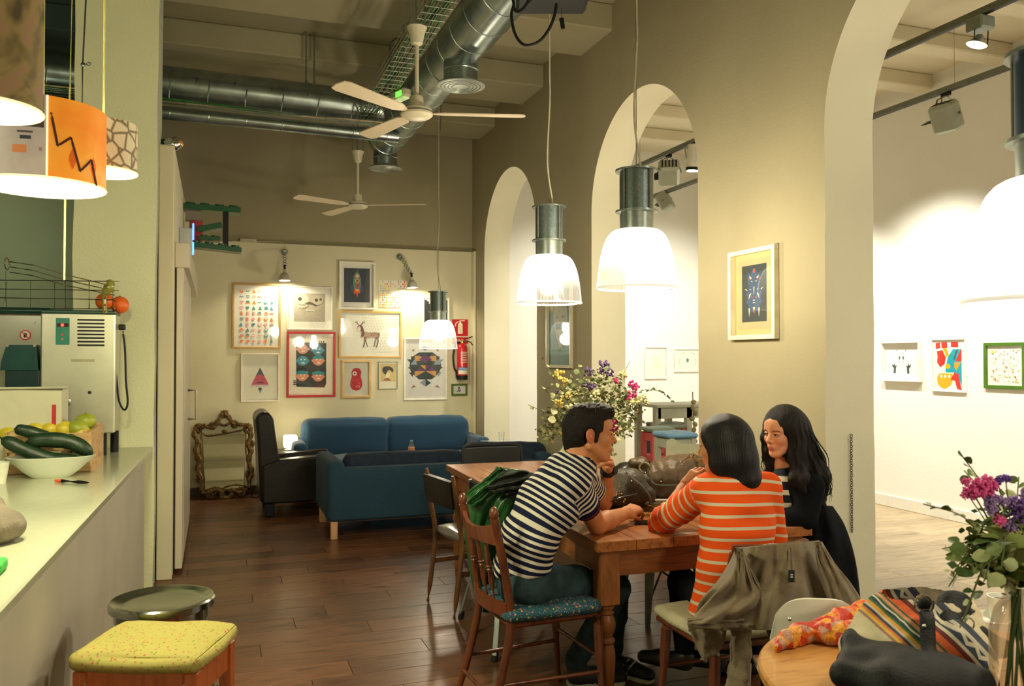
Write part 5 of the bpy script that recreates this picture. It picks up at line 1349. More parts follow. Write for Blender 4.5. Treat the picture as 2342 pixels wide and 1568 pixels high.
# ---- chair of the woman in black, dark coat over its back
q=P(1925,1200,D=4.05)
t=thing('dark_chair','dark chair under the black coat beside the arch','chair',(q.x-.28,q.y+.16,0),0)
CH3=t
for x in(-.2,.2):
 for y in(-.19,.19):g=G();g.cyl((x,y,0),(x*.95,y*.95,.44),.014,.018);g.build('leg',m_black,t)
g=G();soft(g,(-.22,-.21,.43),(.22,.21,.47),.018);g.build('seat',m_black,t)
for y in(-.18,.18):g=G();g.tube([(.2,y,.43),(.22,y,.70)],.014,n=8);g.build('back_post',m_black,t)
g=G();g.box((.205,-.16,.52),(.235,.16,.70),rot=None,ch=.01);g.build('backrest',m_black,t)
m_coat=M((.004,.005,.007),rough=.95,var=.3,scale=30,bump=.2,bscale=120,spec=.12,name='black_wool')
jt=thing('black_coat','black coat draped over the chair of the dark-haired woman','coat',P(1915,1250,D=4.0))
g=cloth('','','',[(1845,1150),(1835,1200),(1815,1260),(1800,1330),(1800,1400)],[(1905,1157),(1932,1200),(1952,1260),(1963,1320),(1971,1400)],4.02,.12,[(.02,2.5,.2,0,1)],m_coat,seed=12)
g.build('coat_body',m_coat,jt,world=True,angle=180)
# ---- tan jacket over the wooden chair
m_tan=M((.165,.125,.070),rough=.9,var=.12,scale=25,bump=.25,bscale=160,sheen=.3,name='khaki_cotton')
jt=thing('tan_jacket','khaki cotton jacket with black zip tag draped over the near wooden chair','jacket',P(1790,1350,D=3.0))
def bk(u,v):return .10*(abs(u-.5)*2)**2
g=cloth('','','',[(1683,1252),(1665,1290),(1635,1335),(1600,1375),(1583,1440)],[(1874,1235),(1900,1290),(1935,1330),(1965,1380),(1985,1440)],3.02,.10,[(.026,2.2,.9,.6,1),(.016,4.5,-.6,2,1),(.008,9,.9,1,1)],m_tan,seed=21,back=bk,nu=64,nv=60)
g.build('jacket_back',m_tan,jt,world=True,angle=180)
g=cloth('','','',[(1683,1252),(1672,1300),(1640,1350),(1598,1395),(1575,1425)],[(1700,1256),(1730,1330),(1765,1380),(1745,1415),(1738,1430)],2.97,.05,[(.018,1.3,1.6,0,0),(.010,3.3,.8,1,0)],m_tan,seed=24)
g.build('hanging_sleeve',m_tan,jt,world=True,angle=180)
g=cloth('','','',[(1862,1240),(1868,1290),(1885,1350),(1905,1395),(1925,1425)],[(1880,1238),(1912,1290),(1948,1335),(1978,1385),(1990,1420)],2.95,.045,[(.010,1.2,1.2,1,0),(.007,3,.6,2,0)],m_tan,seed=35,nu=30);g.build('folded_sleeve',m_tan,jt,world=True,angle=180)
g=cloth('','','',[(1574,1415),(1572,1425),(1574,1438)],[(1738,1408),(1737,1420),(1736,1434)],2.96,.03,[(.004,3,0,0,0)],m_tan,seed=25,nv=10);g.build('hem_band',m_tan,jt,world=True,angle=180)
g=cloth('','','',[(1574,1432),(1585,1460),(1598,1490),(1608,1508)],[(1662,1436),(1658,1465),(1640,1495),(1612,1508)],3.02,.02,[(.006,1.5,.5,0,0)],m_tan,seed=27,nu=24,nv=24);g.build('front_flap',m_tan,jt,world=True,angle=180)
pts=[P(1693,1425,D=3.0),P(1695,1470,D=2.99),P(1690,1530,D=2.99),P(1684,1570,D=2.98),P(1681,1640,D=2.98)]
g=G();bb=bez(pts,7);g.tube(bb,[.054+.004*math.sin(i*.9)+.002*math.sin(i*2.3)for i in range(len(bb))],n=22,flat=.45);g.build('sleeve',m_tan,jt,world=True,angle=180)
g=cloth('','','',[(1735,1380),(1745,1420),(1760,1462)],[(1962,1372),(1975,1400),(1990,1440)],3.12,.02,[(.012,3,.5,0,0)],m_tan,seed=31,nu=30,nv=20);g.build('inner_lining',M((.035,.030,.014),rough=.9,var=.2,bump=.2,bscale=120),jt,world=True,angle=180)
a=P(1810,1317,D=2.875);g=G();Rm=Matrix((RT,FW,UP)).transposed();g.box(a-Vector((.0105,.003,.021)),a+Vector((.0105,.003,.021)),rot=Rm,ch=.001);g.build('zip_tag',m_black,jt,world=True)
g=G();g.tube([P(1808,1252,D=2.91),P(1810,1280,D=2.89),P(1811,1305,D=2.878)],.003,n=5);g.build('seam_cord',M((.05,.035,.02)),jt,world=True)
for k in range(2):g=G();q=a+UP*(.006-.008*k)-FW*.0035;g.box(q-Vector((.004,.0004,.0022)),q+Vector((.004,.0004,.0022)),rot=Rm);g.build('tag_print',M((.5,.5,.45)),jt,world=True)
# ================================================================== gallery furniture
m_gg=M((.36,.37,.28),rough=.5,var=.06)
yT=7.6;a=P(1478,921,X=5.0)
a=P(1503,926,D=8.3);t=thing('bar_table','tall grey-green bar table in the gallery behind the middle arch','table',(a.x,a.y,0),0)
zt=a.z;
g=G();g.box((0,0,zt-.03),(1.5,.5,zt),ch=.004);g.build('tabletop',m_gg,t)
g=G();g.box((.03,.03,zt-.14),(1.47,.05,zt-.03));g.build('apron',m_gg,t)
for x in(.0,.36,1.4):
 for y in(.03,.42):g=G();g.box((x,y,0),(x+.06,y+.06,zt-.03));g.build('leg',m_gg,t)
def stool(px,py,D,label,frame,seat,w=.34,rz=0.):
 c=P(px,py,D=D);z=c.z;t=thing('wooden_stool',label,'stool',(c.x,c.y,0),rz,'painted stools in the gallery');h=w/2
 g=G();soft(g,(-h-.02,-h-.02,z-.045),(h+.02,h+.02,z),.022,puff=.008);g.build('seat_cushion',seat,t)
 for sx in(-1,1):
  for sy in(-1,1):g=G();g.box((sx*h*.86-.02,sy*h*.86-.02,0),(sx*h*.86+.02,sy*h*.86+.02,z-.045));g.build('leg',frame,t)
 for s in(-1,1):
  for zz in(z-.12,z-.30):
   g=G();g.box((-h*.8,s*h*.86-.012,zz),(h*.8,s*h*.86+.012,zz+(.07 if zz>z-.2 else .05)));g.build('rail',frame,t)
   g=G();g.box((s*h*.86-.012,-h*.8,zz),(s*h*.86+.012,h*.8,zz+(.07 if zz>z-.2 else .05)));g.build('rail',frame,t)
 return t
m_gse=M((.16,.20,.15),rough=.5);m_pinkw=M((.50,.07,.07),rough=.45,var=.06)
stool(1503,976,7.6,'pink wooden stool with grey-green cushion in the gallery',m_pinkw,m_gse,.21*1.0)
stool(1544,987,6.7,'grey wooden stool with light blue cushion in the gallery',m_gg,M((.13,.27,.42),rough=.55),.235)
stool(1530,968,8.4,'third stool with dark green cushion behind the pink and grey stools',m_pinkw,m_gse,.24)
q=P(1527,975,D=9.2);t=thing('speaker_box','black box behind the gallery stools','box',(q.x,q.y,0));g=G();g.box((-.22,-.1,0),(.16,.1,q.z+.05),ch=.01);g.build('cabinet',m_black,t);g=G();g.box((-.18,-.104,.1),(.12,-.1,q.z));g.build('grille',M((.02,.02,.02),rough=.9),t)
q=P(1572,1022,D=6.4);t=thing('plastic_chair','pale greenish chair back above the brown bag','chair',(q.x,q.y,0),-.4)
m_pc=M((.40,.40,.27),rough=.4)
g=G();g.grid(lambda u,v:(-.16+.42*u,.03*(1-(2*u-1)**2),.46+(q.z-.44+(.05 if u<.3 else 0)*max(0,1-abs(u-.12)*6))*v),20,8,thick=.01);g.build('backrest',m_pc,t)
g=G();soft(g,(-.2,-.4,.43),(.2,0,.46),.014);g.build('seat',m_pc,t)
for x in(-.18,.18):
 for y in(-.37,-.03):g=G();g.cyl((x,y,0),(x,y,.44),.011);g.build('leg',m_alu,t)
q=P(1588,965,D=8.25);t=thing('dried_plant','dried brownish plant hanging at the edge of the wide pier','plant',q)
for k in range(9):
 g=G();c=Vector((rnd.uniform(-.03,.04),0,.20-k*.055));g.ball(c,(.030,.02,.024),R=Matrix.Rotation(k,3,'Y'));g.build('dry_leaf',M((.22,.18,.08),rough=.8,var=.3),t)
g=G();g.cyl((0,0,-.2),(0,.03,.30),.005,n=6);g.build('dry_stem',M((.16,.12,.05),rough=.8),t)
t=thing('wall_chain','thin steel chain hanging from a hook on the arch jamb','chain',P(1947,995,Y=3.56-.012))
top=t.location.copy();bot=P(1950,1200,Y=3.54);L=top.z-.62;n=40
base_g=G();lk=L/n
base_g.tube([(.007*math.cos(i*PI/6),0,.5*lk*1.25*math.sin(i*PI/6))for i in range(12)],.0018,n=5,closed=True)
lo=base_g.build('chain_link',M((.10,.13,.12),rough=.4,metal=.8),t);lo.location=(0,0,-lk*.5)
for i in range(1,n):
 c=lo.copy();COL.objects.link(c);c.parent=t;c.location=(.001*math.sin(i*1.7),0,-lk*(i+.5));c.rotation_euler=(0,0,(i%2)*1.35)
g=G();g.tube([(0,.012,.006),(0,-.008,.008),(0,-.010,-.004)],.0025,n=6);g.build('hook',m_steel,t)
# ================================================================== counter, juicer, stools, shades
CE0=P(350,1020,Z=.95);CE1=P(0,1395,Z=.95)
d=(CE1-CE0);s0=CE0+d*((.9-CE0.y)/d.y)
m_cnt=M((.50,.51,.36),rough=.18,var=.03,coat=.3,name='counter_laminate')
m_cntf=M((.50,.48,.38),rough=.7,var=.08,scale=3,bump=.1,bscale=40,name='counter_front')
t=thing('counter','long cream bar counter running along the left side to the pillar','counter',(CE0.x,CE0.y,0),math.atan2(-(CE0.x-s0.x),CE0.y-s0.y))
Lc=(CE0-s0).length
g=G();g.box((-1.3,-Lc,.915),(0,-.02,.95),ch=.006);g.build('worktop',m_cnt,t)
g=G();g.box((-1.2,-Lc,.0),(-.05,-.004,.914));g.build('front_panel',m_cntf,t)
def CZ(x,y,z=.95):return P(x,y,Z=z)
a=CZ(262,1036);yj=a.y
m_inox=M((.52,.52,.42),rough=.22,metal=.85,var=.12,scale=4,name='stainless')
m_inox2=M((.60,.60,.46),rough=.32,metal=.6,var=.12,scale=4)
def PX(x,y):return P(x,y,Y=yj-.12)
x0=PX(92,850).x;x1=PX(263,850).x;zb=PX(200,992).z;zt=PX(200,716).z;xl=PX(-40,850).x
t=thing('orange_juicer','stainless steel orange juicing machine on the counter by the pillar','juicer',((x0+x1)/2,yj,.95))
def W(lo,hi,nm,m,ch=.004):
 g=G();g.box(lo,hi,ch=ch);return g.build(nm,m,t,world=True)
W((x0,yj-.12,zb),(x1,yj+.14,zt),'housing',m_inox2,.008)
W((xl,yj-.02,zb-.0),(x0,yj+.14,zt),'side_housing',m_inox,.008)
W((x0-.002,yj-.125,zt-.004),(x1+.004,yj+.145,zt+.018),'green_top',M((.01,.07,.05),rough=.35),.006)
W((xl,yj-.1,zt-.004),(x0+.05,yj+.12,zt+.03),'green_hopper',M((.008,.06,.05),rough=.35),.012)
for x in(x1-.07,x1-.02):
 g=G();g.cyl((x,yj-.08+(x>x1-.05)*.16,.95),(x,yj-.08+(x>x1-.05)*.16,zb),.024,n=16);g.build('foot',m_black,t,world=True)
a=PX(128,727);b=PX(159,788);W((a.x,yj-.124,b.z),(b.x,yj-.119,a.z),'control_panel',M((.01,.22,.14),rough=.4),.001)
for(x,y,r,m)in((143,743,.0085,M((1,.05,.03),emit=(1,.05,.02),es=5)),(143,765,.007,M((.6,.08,.03))),(143,775,.006,M((.7,.3,.08))),(205,897,.0095,m_black)):
 p=PX(x,y);g=G();g.cyl((p.x,yj-.13,p.z),(p.x,yj-.118,p.z),r,n=14);g.build('indicator_button' if r<.009 else 'round_hole',m,t,world=True)
p0=PX(131,739);p1=PX(157,747);W((p0.x,yj-.1245,p1.z),(p1.x,yj-.1235,p0.z),'display',M((.05,.01,.01),rough=.2),0)
for k in range(8):
 p0=PX(177,729+k*8.3);p1=PX(239,733.5+k*8.3);W((p0.x,yj-.1215,p1.z),(p1.x,yj-.119,p0.z),'vent_slot',m_black,0)
p0=PX(162,821);p1=PX(216,827);W((p0.x,yj-.1215,p1.z),(p1.x,yj-.119,p0.z),'name_strip',M((.45,.42,.25)),0)
p=PX(189,824)
p=PX(50,765);g=G();g.cyl((p.x,yj-.026,p.z),(p.x,yj-.018,p.z),.030,n=28);g.build('warning_sticker',M((.6,.03,.03)),t,world=True)
g=G();g.cyl((p.x,yj-.0275,p.z),(p.x,yj-.025,p.z),.0235,n=28);g.build('sticker_ground',M((.75,.72,.6)),t,world=True)
g=G();g.box((p.x-.008,yj-.029,p.z-.014),(p.x+.008,yj-.0275,p.z+.002))
for k in range(4):g.box((p.x-.009+k*.0048,yj-.029,p.z),(p.x-.0055+k*.0048,yj-.0275,p.z+.014-abs(k-1.5)*.002))
g.build('hand_symbol',m_black,t,world=True)
g=G();g.box(Vector((p.x-.024,yj-.0305,p.z-.002)),Vector((p.x+.024,yj-.0295,p.z+.002)),rot=Matrix.Rotation(.8,3,'Y'));g.build('diagonal_bar',M((.6,.03,.03)),t,world=True)
m_dg=M((.008,.06,.055),rough=.25,coat=.3);p0=PX(2,788);p1=PX(88,846)
g=G();g.prism([(p0.x,p1.z),(p0.x+.004,p1.z+.05),(p0.x+.03,p0.z),(p1.x-.01,p0.z),(p1.x,p1.z)],(0,yj-.13,0),(1,0,0),(0,0,1),(0,.11,0));o=g.build('peel_chute',m_dg,t,world=True);
p0=PX(12,846);p1=PX(90,888);W((p0.x,yj-.12,p1.z),(p1.x,yj-.02,p0.z),'waste_bin',M((.004,.03,.03),rough=.3),.004)
for x,y in((18,790),(80,790),(70,735),(84,735)):
 p=PX(x,y);g=G();g.cyl((p.x,yj-.135 if y>760 else yj-.03,p.z),(p.x,yj-.02,p.z),.008,n=12);g.build('knob',m_inox,t,world=True)
m_cb=m_black;g=G();p=P(280,748,Y=yj);g.box(p-Vector((.022,.02,.018)),p+Vector((.018,.02,.018)),ch=.006);g.build('plug',m_black,t,world=True)
g=G();g.tube(bez([P(x,y,Y=yj-.02)for x,y in((281,758),(286,800),(288,870),(292,920),(284,937),(272,915),(267,870),(262,835))],6),.006,n=8);g.build('power_cable',m_black,t,world=True)
m_wire=M((.5,.46,.28),rough=.25,metal=.9);bt=thing('wire_fruit_rack','wire fruit rack with sloping chute on top of the juicer','rack',(x0,yj,zt+.02))
def wr(nm,pts,r=.0035,D=None,y=None):
 g=G();g.tube([P(q[0],q[1],Y=(yj-.1 if y is None else y))for q in pts],r,n=6);g.build(nm,m_wire,bt,world=True)
for yy in(yj-.12,yj+.12):
 for z_ in(0,1,2,3):wr('rail_wire',[(-40,640+20*z_ if z_<3 else 706),(262+(10 if yy>yj else 0),643+21*z_)],y=yy)
 for x in(15,70,125,150,204,258):wr('upright_wire',[(x,644),(x,706)],y=yy)
for z_ in range(4):
 g=G();a=P(262,643+21*z_,Y=yj-.12);b=P(272,643+21*z_,Y=yj+.12);g.tube([a,b],.0035,n=6);g.build('end_wire',m_wire,bt,world=True)
for k,yy in enumerate((yj-.08,yj-.02,yj+.05)):
 wr('chute_wire',[(22,598+12*k),(75,606+12*k),(150,628+12*k),(262,655+10*k)],y=yy)
g=G();cpt=P(16,603,Y=yj-.02);g.tube([cpt+Vector((.0,.06*math.cos(i*PI/8),.035*math.sin(i*PI/8)))for i in range(16)],.0035,n=6,closed=True);g.build('hoop_wire',m_wire,bt,world=True)
wr('post_wire',[(14,620),(12,690)]);wr('post_wire',[(148,628),(150,690)]);wr('hook_wire',[(146,622),(143,640),(148,655)])
m_or=M((.80,.14,.012),rough=.45,var=.12,scale=40,bump=.15,bscale=150)
def fruit(px,py,y,r,m,nm,label,cat='fruit',group=None,stretch=(1,1,1),stem=True,z=None):
 c=P(px,py,Y=y)
 if z is not None:c.z=z
 t=thing(nm,label,cat,c-Vector((0,0,r*stretch[2])),0,group)
 g=G();g.ball((0,0,r*stretch[2]),(r*stretch[0],r*stretch[1],r*stretch[2]),n=20,m=12);g.build('flesh' if nm=='x' else 'peel',m,t)
 if stem:g=G();g.cyl((0,0,2*r*stretch[2]-.004),(0,0,2*r*stretch[2]+.003),.004,n=8);g.build('stem',M((.12,.14,.03)),t)
 return t
fruit(239,689,yj-.05,.052,m_or,'orange','orange in the wire rack, left one of two behind the glass ornament',group='oranges in the rack')
fruit(274,697,yj-.02,.054,m_or,'orange','orange in the wire rack at its right end',group='oranges in the rack')
t=thing('hanging_gourd','small green and yellow gourd ornament hanging before the oranges','ornament',P(243,690,Y=yj-.16))
g=G();bp=[P(x,y,Y=yj-.16)for x,y in((249,640),(252,652),(243,665),(238,680),(239,700),(241,716))];g.tube(bez(bp,5),[.008+.016*math.exp(-((i-7)/5.)**2)+.006 for i in range(26)],n=12);g.build('gourd',M((.25,.24,.04),rough=.2,coat=.4,var=.4,scale=30),t,world=True)
for y in(682,697,712):g=G();g.ball(P(240,y,Y=yj-.176),.006);g.build('red_dot',M((.4,.03,.01)),t,world=True)
yt=P(60,1090,Z=.95).y;yt=CZ(40,1085).y
def PT(x,y):return P(x,y,Y=yt+.2)
xa,xb=PT(-60,940).x,PT(140,940).x;za=PT(60,890).z
t=thing('plastic_tub','large white plastic tub in front of the juicer','tub',((xa+xb)/2,yt+.32,.95))
m_tub=M((.62,.60,.42),rough=.35,var=.03,sss=0)
for nm,lo,hi in(('side',(xa,yt+.2,.95),(xb,yt+.206,za)),('side',(xa,yt+.42,.95),(xb,yt+.426,za)),('side',(xb-.006,yt+.206,.95),(xb,yt+.42,za)),('side',(xa,yt+.206,.95),(xa+.006,yt+.42,za)),('bottom',(xa,yt+.206,.95),(xb,yt+.42,.956))):
 g=G();g.box(lo,hi,ch=.002);g.build(nm,m_tub,t,world=True)
g=G();g.tube([(xa-.005,yt+.195,za),(xb+.005,yt+.195,za),(xb+.005,yt+.43,za),(xa-.005,yt+.43,za)],.007,n=6,closed=True);g.build('rim',m_tub,t,world=True)
p0=PT(119,925);p1=PT(128,980);g=G();g.box((p0.x,yt+.197,p1.z),(p1.x,yt+.2,p0.z));g.build('red_label',M((.5,.02,.02)),t,world=True)
ch_=CZ(190,1010);t=thing('cutlery_bundle','bunch of steel cutlery standing behind the fruit crate','cutlery',(ch_.x,yj-.3,.95))
g=G();g.closeends=False;g.lathe([(.05,0),(.055,.18),(.053,.18),(.048,.002)],n=24);g.build('holder',M((.25,.25,.2),rough=.4,metal=.5),t)
for k in range(16):
 a=k*2.4;r=.035*math.sqrt((k%7+1)/7);bx,by=r*math.cos(a),r*math.sin(a);tx,ty=bx*2.4+rnd.uniform(-.02,.02),by*1.6;hz_=rnd.uniform(.28,.34)
 g=G();g.tube([(bx*.5,by*.5,.01),(tx,ty,hz_)],[.003,.003],n=6)
 g.ball((tx*1.08,ty*1.08,hz_+.018),(.011,.004,.024)if k%2 else(.008,.002,.026),n=10,m=6);g.build('spoon' if k%2 else 'knife',m_inox,t)
t=thing('whisk_tongs','pair of dark steel tongs leaning before the white tub','tongs',CZ(150,1020))
q0=CZ(150,1015)
for(a,b)in(((118,900),(158,985)),((143,930),(158,985))):
 g=G();g.tube([P(a[0],a[1],Y=yj-.36),P(b[0],b[1],Y=yj-.38)],.0045,n=6);g.build('tong_arm',m_inox,t,world=True)
g=G();g.tube([P(158,985,Y=yj-.38),Vector((P(158,985,Y=yj-.38).x+.02,yj-.40,.955))],.005,n=6);g.build('tong_handle',m_black,t,world=True)
m_crate=wood('crate_wood',(.42,.24,.09),(.62,.42,.19),scale=(3,3,9),rough=.7)
c0=CZ(208,1078);c1=CZ(243,1052);zc=P(200,985,Y=c0.y).z
t=thing('fruit_crate','small thin wooden crate of lemons behind the bowl','crate',(c0.x-.2,(c0.y+c1.y)/2,.95))
yc0,yc1=c0.y,c1.y+.02;xr=c0.x;xl_=P(12,1060,Y=yc0).x
for k in range(2):
 z0=.955+k*(zc-.955)*.52;z1=z0+(zc-.955)*.44
 for y in(yc0,yc1):g=G();g.box((xl_,y-.003,z0),(xr,y+.003,z1),ch=.001);g.build('slat',m_crate,t,world=True)
g=G();g.box((xr-.006,yc0+.003,.95),(xr,yc1-.003,zc),ch=.001);g.build('end_board',m_crate,t,world=True)
g=G();g.box((xl_,yc0+.003,.95),(xl_+.006,yc1-.003,zc),ch=.001);g.build('end_board',m_crate,t,world=True)
g=G();g.box((xl_+.006,yc0+.003,.951),(xr-.006,yc1-.003,.956));g.build('bottom',m_crate,t,world=True)
for x in(xr-.03,xl_+.03):
 for y in(yc0+.016,yc1-.016):g=G();g.box((x-.012,y-.012,.956),(x+.012,y+.012,zc+.006));g.build('corner_post',m_crate,t,world=True)
m_lem=M((.62,.50,.03),rough=.4,var=.15,scale=20,bump=.1,bscale=150);m_lim=M((.32,.36,.03),rough=.4,var=.2,scale=14);m_man=M((.35,.30,.03),rough=.4,var=.3,scale=8)
ym=(yc0+yc1)/2
FR=[(20,1000,m_lem,'lemon','big lemon at the left end of the crate'),(58,970,m_man,'mango','round green fruit topmost behind the cucumbers'),(82,990,m_lem,'lemon','lemon partly hidden behind the upper cucumber'),(115,990,m_lem,'lemon','small lemon in the middle of the crate'),(145,990,m_lem,'lemon','large lemon before the cutlery'),(176,988,m_lim,'lime','greenish lime resting between two lemons'),(196,972,m_lim,'lime','lime highest beside the crate end'),(184,1000,m_lem,'lemon','lemon touching the crate end board')]
for(x,y,m,nm,lb)in FR:
 fruit(x,y-9,ym+(.03 if y<985 else-.03),.048 if nm!='mango' else .056,m,nm,lb,group='fruit in the crate',stretch=(1.15,1,.95))
bc=CZ(117,1097);bc.y+=.0;yb=bc.y+.1
def PB(x,y):return P(x,y,Y=yb)
bc=Vector((PB(117,1050).x,yb,.95));R_=(PB(225,1045).x-PB(15,1045).x)/2;hb=PB(117,1043).z-.95
t=thing('white_bowl','wide white oval bowl filled with cucumbers on the counter','bowl',bc)
g=G();g.closeends=False;g.lathe([(R_*.40,0),(R_*.44,.004),(R_*.62,hb*.30),(R_*.82,hb*.68),(R_,hb),(R_*.985,hb+.002),(R_*.80,hb*.70),(R_*.60,hb*.34),(R_*.42,.012),(.001,.010)],n=48)
g.v=[(x,y*.55,z)for x,y,z in g.v];g.build('bowl_body',M((.72,.76,.62),rough=.18,coat=.4,var=.02),t)
m_cuc=M((.010,.030,.009),rough=.42,var=.35,scale=25,bump=.2,bscale=90)
CU=[([(0,1000),(60,1030),(120,1050),(185,1052)],.036,-.02,'front lower'),([(60,1010),(110,1005),(165,1012),(212,1038)],.038,-.01,'long middle'),([(32,980),(60,985),(95,995),(130,1010)],.030,.04,'upper left'),([(150,998),(165,1005),(185,1018),(200,1028)],.026,.05,'short right rear')]
for pts,r,dy,lb in CU:
 pp=bez([P(x,y,Y=yb+dy)for x,y in pts],6);c=pp[len(pp)//2];t=thing('cucumber',lb+' dark green cucumber in the white bowl','cucumber',c,0,'cucumbers in the bowl')
 n=len(pp);g=G();g.tube(pp,[r*math.sqrt(max(.04,1-abs(2*i/(n-1)-1)**5))*(1+.04*math.sin(i))for i in range(n)],n=18);g.build('skin',m_cuc,t,world=True,angle=70)
 g=G();g.cyl(pp[-1],pp[-1]+(pp[-1]-pp[-2]).normalized()*.012,.006,n=8);g.build('stem_end',M((.2,.2,.06)),t,world=True)
a=CZ(127,1102);b=CZ(203,1107);t=thing('marker_pen','black marker pen with orange end lying on the counter','pen',(a+b)/2+Vector((0,0,.008)))
dd=(b-a);g=G();a.z=b.z=.958;g.tube([a+dd*.2,a+dd*.7,a+dd*.9,b],[.0085,.0085,.006,.002],n=12);g.build('barrel',m_black,t,world=True)
g=G();g.cyl(a,a+dd*.2,.0065,.0085,n=12);g.build('orange_cap',M((.85,.12,.02),rough=.4),t,world=True)
t=thing('white_jug','white cup edge cut off at the left beside the bowl','cup',CZ(-6,1105));g=G();g.closeends=False;g.lathe([(.035,0),(.05,.1),(.047,.1),(.03,.004)],n=28);g.build('cup_body',M((.68,.70,.55),rough=.2),t)
q=CZ(-20,1240);t=thing('woolly_cloth','greyish brown cloth bundle at the left edge of the counter','cloth',q)
F_=Field((-.14,-.14,-.01),(.14,.14,.2),.006);F_.ell((0,0,.05),(.10,.10,.06),k=.03);F_.ell((-.03,.03,.10),(.06,.06,.05),k=.03);F_.cut((0,0,0),(0,0,-1))
V,Fc=F_.mesh();V=V+vnormals(V,Fc)*(snoise(V,60,3)*.006)[:,None];fbuild(V+np.array(q),Fc,'cloth_body',M((.17,.14,.10),rough=.95,var=.3,bump=.4,bscale=120),t)
q=CZ(-16,1310);t=thing('green_sponge','bright green item cut off by the left edge of the counter','sponge',q);g=G();soft(g,(-.06,-.05,0),(.028,.05,.035),.012);g.build('sponge_body',M((.05,.42,.06),rough=.8,bump=.3,bscale=90),t)
sc_=P(372,1366,D=3.1);t=thing('steel_stool','round steel bar stool with dished seat beside the counter','stool',(sc_.x,sc_.y,0));zs=sc_.z
m_st=M((.42,.45,.40),rough=.16,metal=1.,var=.06,scale=3)
r=114/FPX*3.1
g=G();g.lathe([(r-.012,zs-.034),(r,zs-.028),(r,zs-.006),(r-.006,zs),(r-.014,zs-.002),(r-.03,zs-.010),(r-.06,zs-.017),(.001,zs-.022)],n=56);g.build('seat',m_st,t)
g=G();g.lathe([(r-.02,zs-.07),(r-.018,zs-.034)],n=48);g.build('seat_ring',m_st,t)
for k in range(4):
 a=PI/4+k*PI/2+.3;c,s=math.cos(a),math.sin(a);g=G();g.cyl((c*(r-.03),s*(r-.03),zs-.04),(c*(r+.03),s*(r+.03),0),.012,n=12);g.build('leg',m_st,t)
g=G();g.tube([(math.cos(i*PI/20)*(r+.01),math.sin(i*PI/20)*(r+.01),.28)for i in range(40)],.008,n=8,closed=True);g.build('foot_ring',m_st,t)
fl=P(158,1520,Z=.62);fr_=P(505,1525,Z=.62);bl=P(235,1412,Z=.645);br=P(543,1412,Z=.645)
ctr=(fl+fr_+bl+br)/4;t=thing('cushioned_stool','orange wooden stool with yellow floral padded seat in the foreground','stool',(ctr.x,ctr.y,0),math.atan2(fr_.y-fl.y,fr_.x-fl.x))
zc=.62;w_=.205;dp=.17
g=G();soft(g,(-w_,-dp,zc-.035),(w_,dp,zc+.022),.024,puff=.018);g.build('seat_cushion',m_yelfl,t)
m_os=wood('orange_stool_wood',(.28,.06,.012),(.46,.12,.03),scale=(9,9,1.6),rough=.35,coat=.2)
for s in(-1,1):
 g=G();g.box((-w_+.04,s*(dp-.03)-.01,zc-.12),(w_-.04,s*(dp-.03)+.01,zc-.035));g.build('apron',m_os,t)
 g=G();g.box((s*(w_-.03)-.01,-dp+.04,zc-.12),(s*(w_-.03)+.01,dp-.04,zc-.035));g.build('apron',m_os,t)
 for q in(-1,1):g=G();x,y=s*(w_-.032),q*(dp-.032);g.box((x-.02,y-.02,0),(x+.02,y+.02,zc-.034),ch=.003);g.build('leg',m_os,t)
for x in(-w_+.05,w_-.05):g=G();g.cyl((x,-dp+.018,zc-.07),(x,-dp+.012,zc-.07),.005,n=10);g.build('screw',m_inox,t)
def shade_mat(name,kind):
 m,nt,b=newmat(name);tc=node(nt,'ShaderNodeTexCoord');mp=node(nt,'ShaderNodeMapping');nt.links.new(tc.outputs['Object'],mp.inputs[0])
 if kind=='orange':
  n=node(nt,'ShaderNodeTexNoise');n.inputs['Scale'].default_value=9;nt.links.new(mp.outputs[0],n.inputs[0]);r=ramp(nt,n.outputs[0],[(.3,(.80,.20,.004)),(.6,(.85,.32,.02)),(.8,(.85,.45,.10))])
 elif kind=='sketch':
  n=node(nt,'ShaderNodeTexVoronoi',feature='DISTANCE_TO_EDGE');n.inputs['Scale'].default_value=24;nt.links.new(mp.outputs[0],n.inputs['Vector']);r=ramp(nt,n.outputs['Distance'],[(.0,(.10,.07,.03)),(.06,(.25,.19,.09)),(.14,(.55,.46,.26))])
 else:
  n=node(nt,'ShaderNodeTexNoise');n.inputs['Scale'].default_value=7;n.inputs['Distortion'].default_value=2;nt.links.new(mp.outputs[0],n.inputs[0]);r=ramp(nt,n.outputs[0],[(.3,(.05,.035,.01)),(.5,(.20,.14,.04)),(.7,(.26,.10,.09))])
 nt.links.new(r.outputs[0],b.inputs['Base Color']);b.inputs['Roughness'].default_value=.6
 nt.links.new(r.outputs[0],b.inputs['Emission Color']);b.inputs['Emission Strength'].default_value=.42 if kind!='photo' else .25
 return m
m_in=M((1,.97,.85),rough=.8,emit=(1,.93,.70),es=2.2,name='lit_shade_lining')
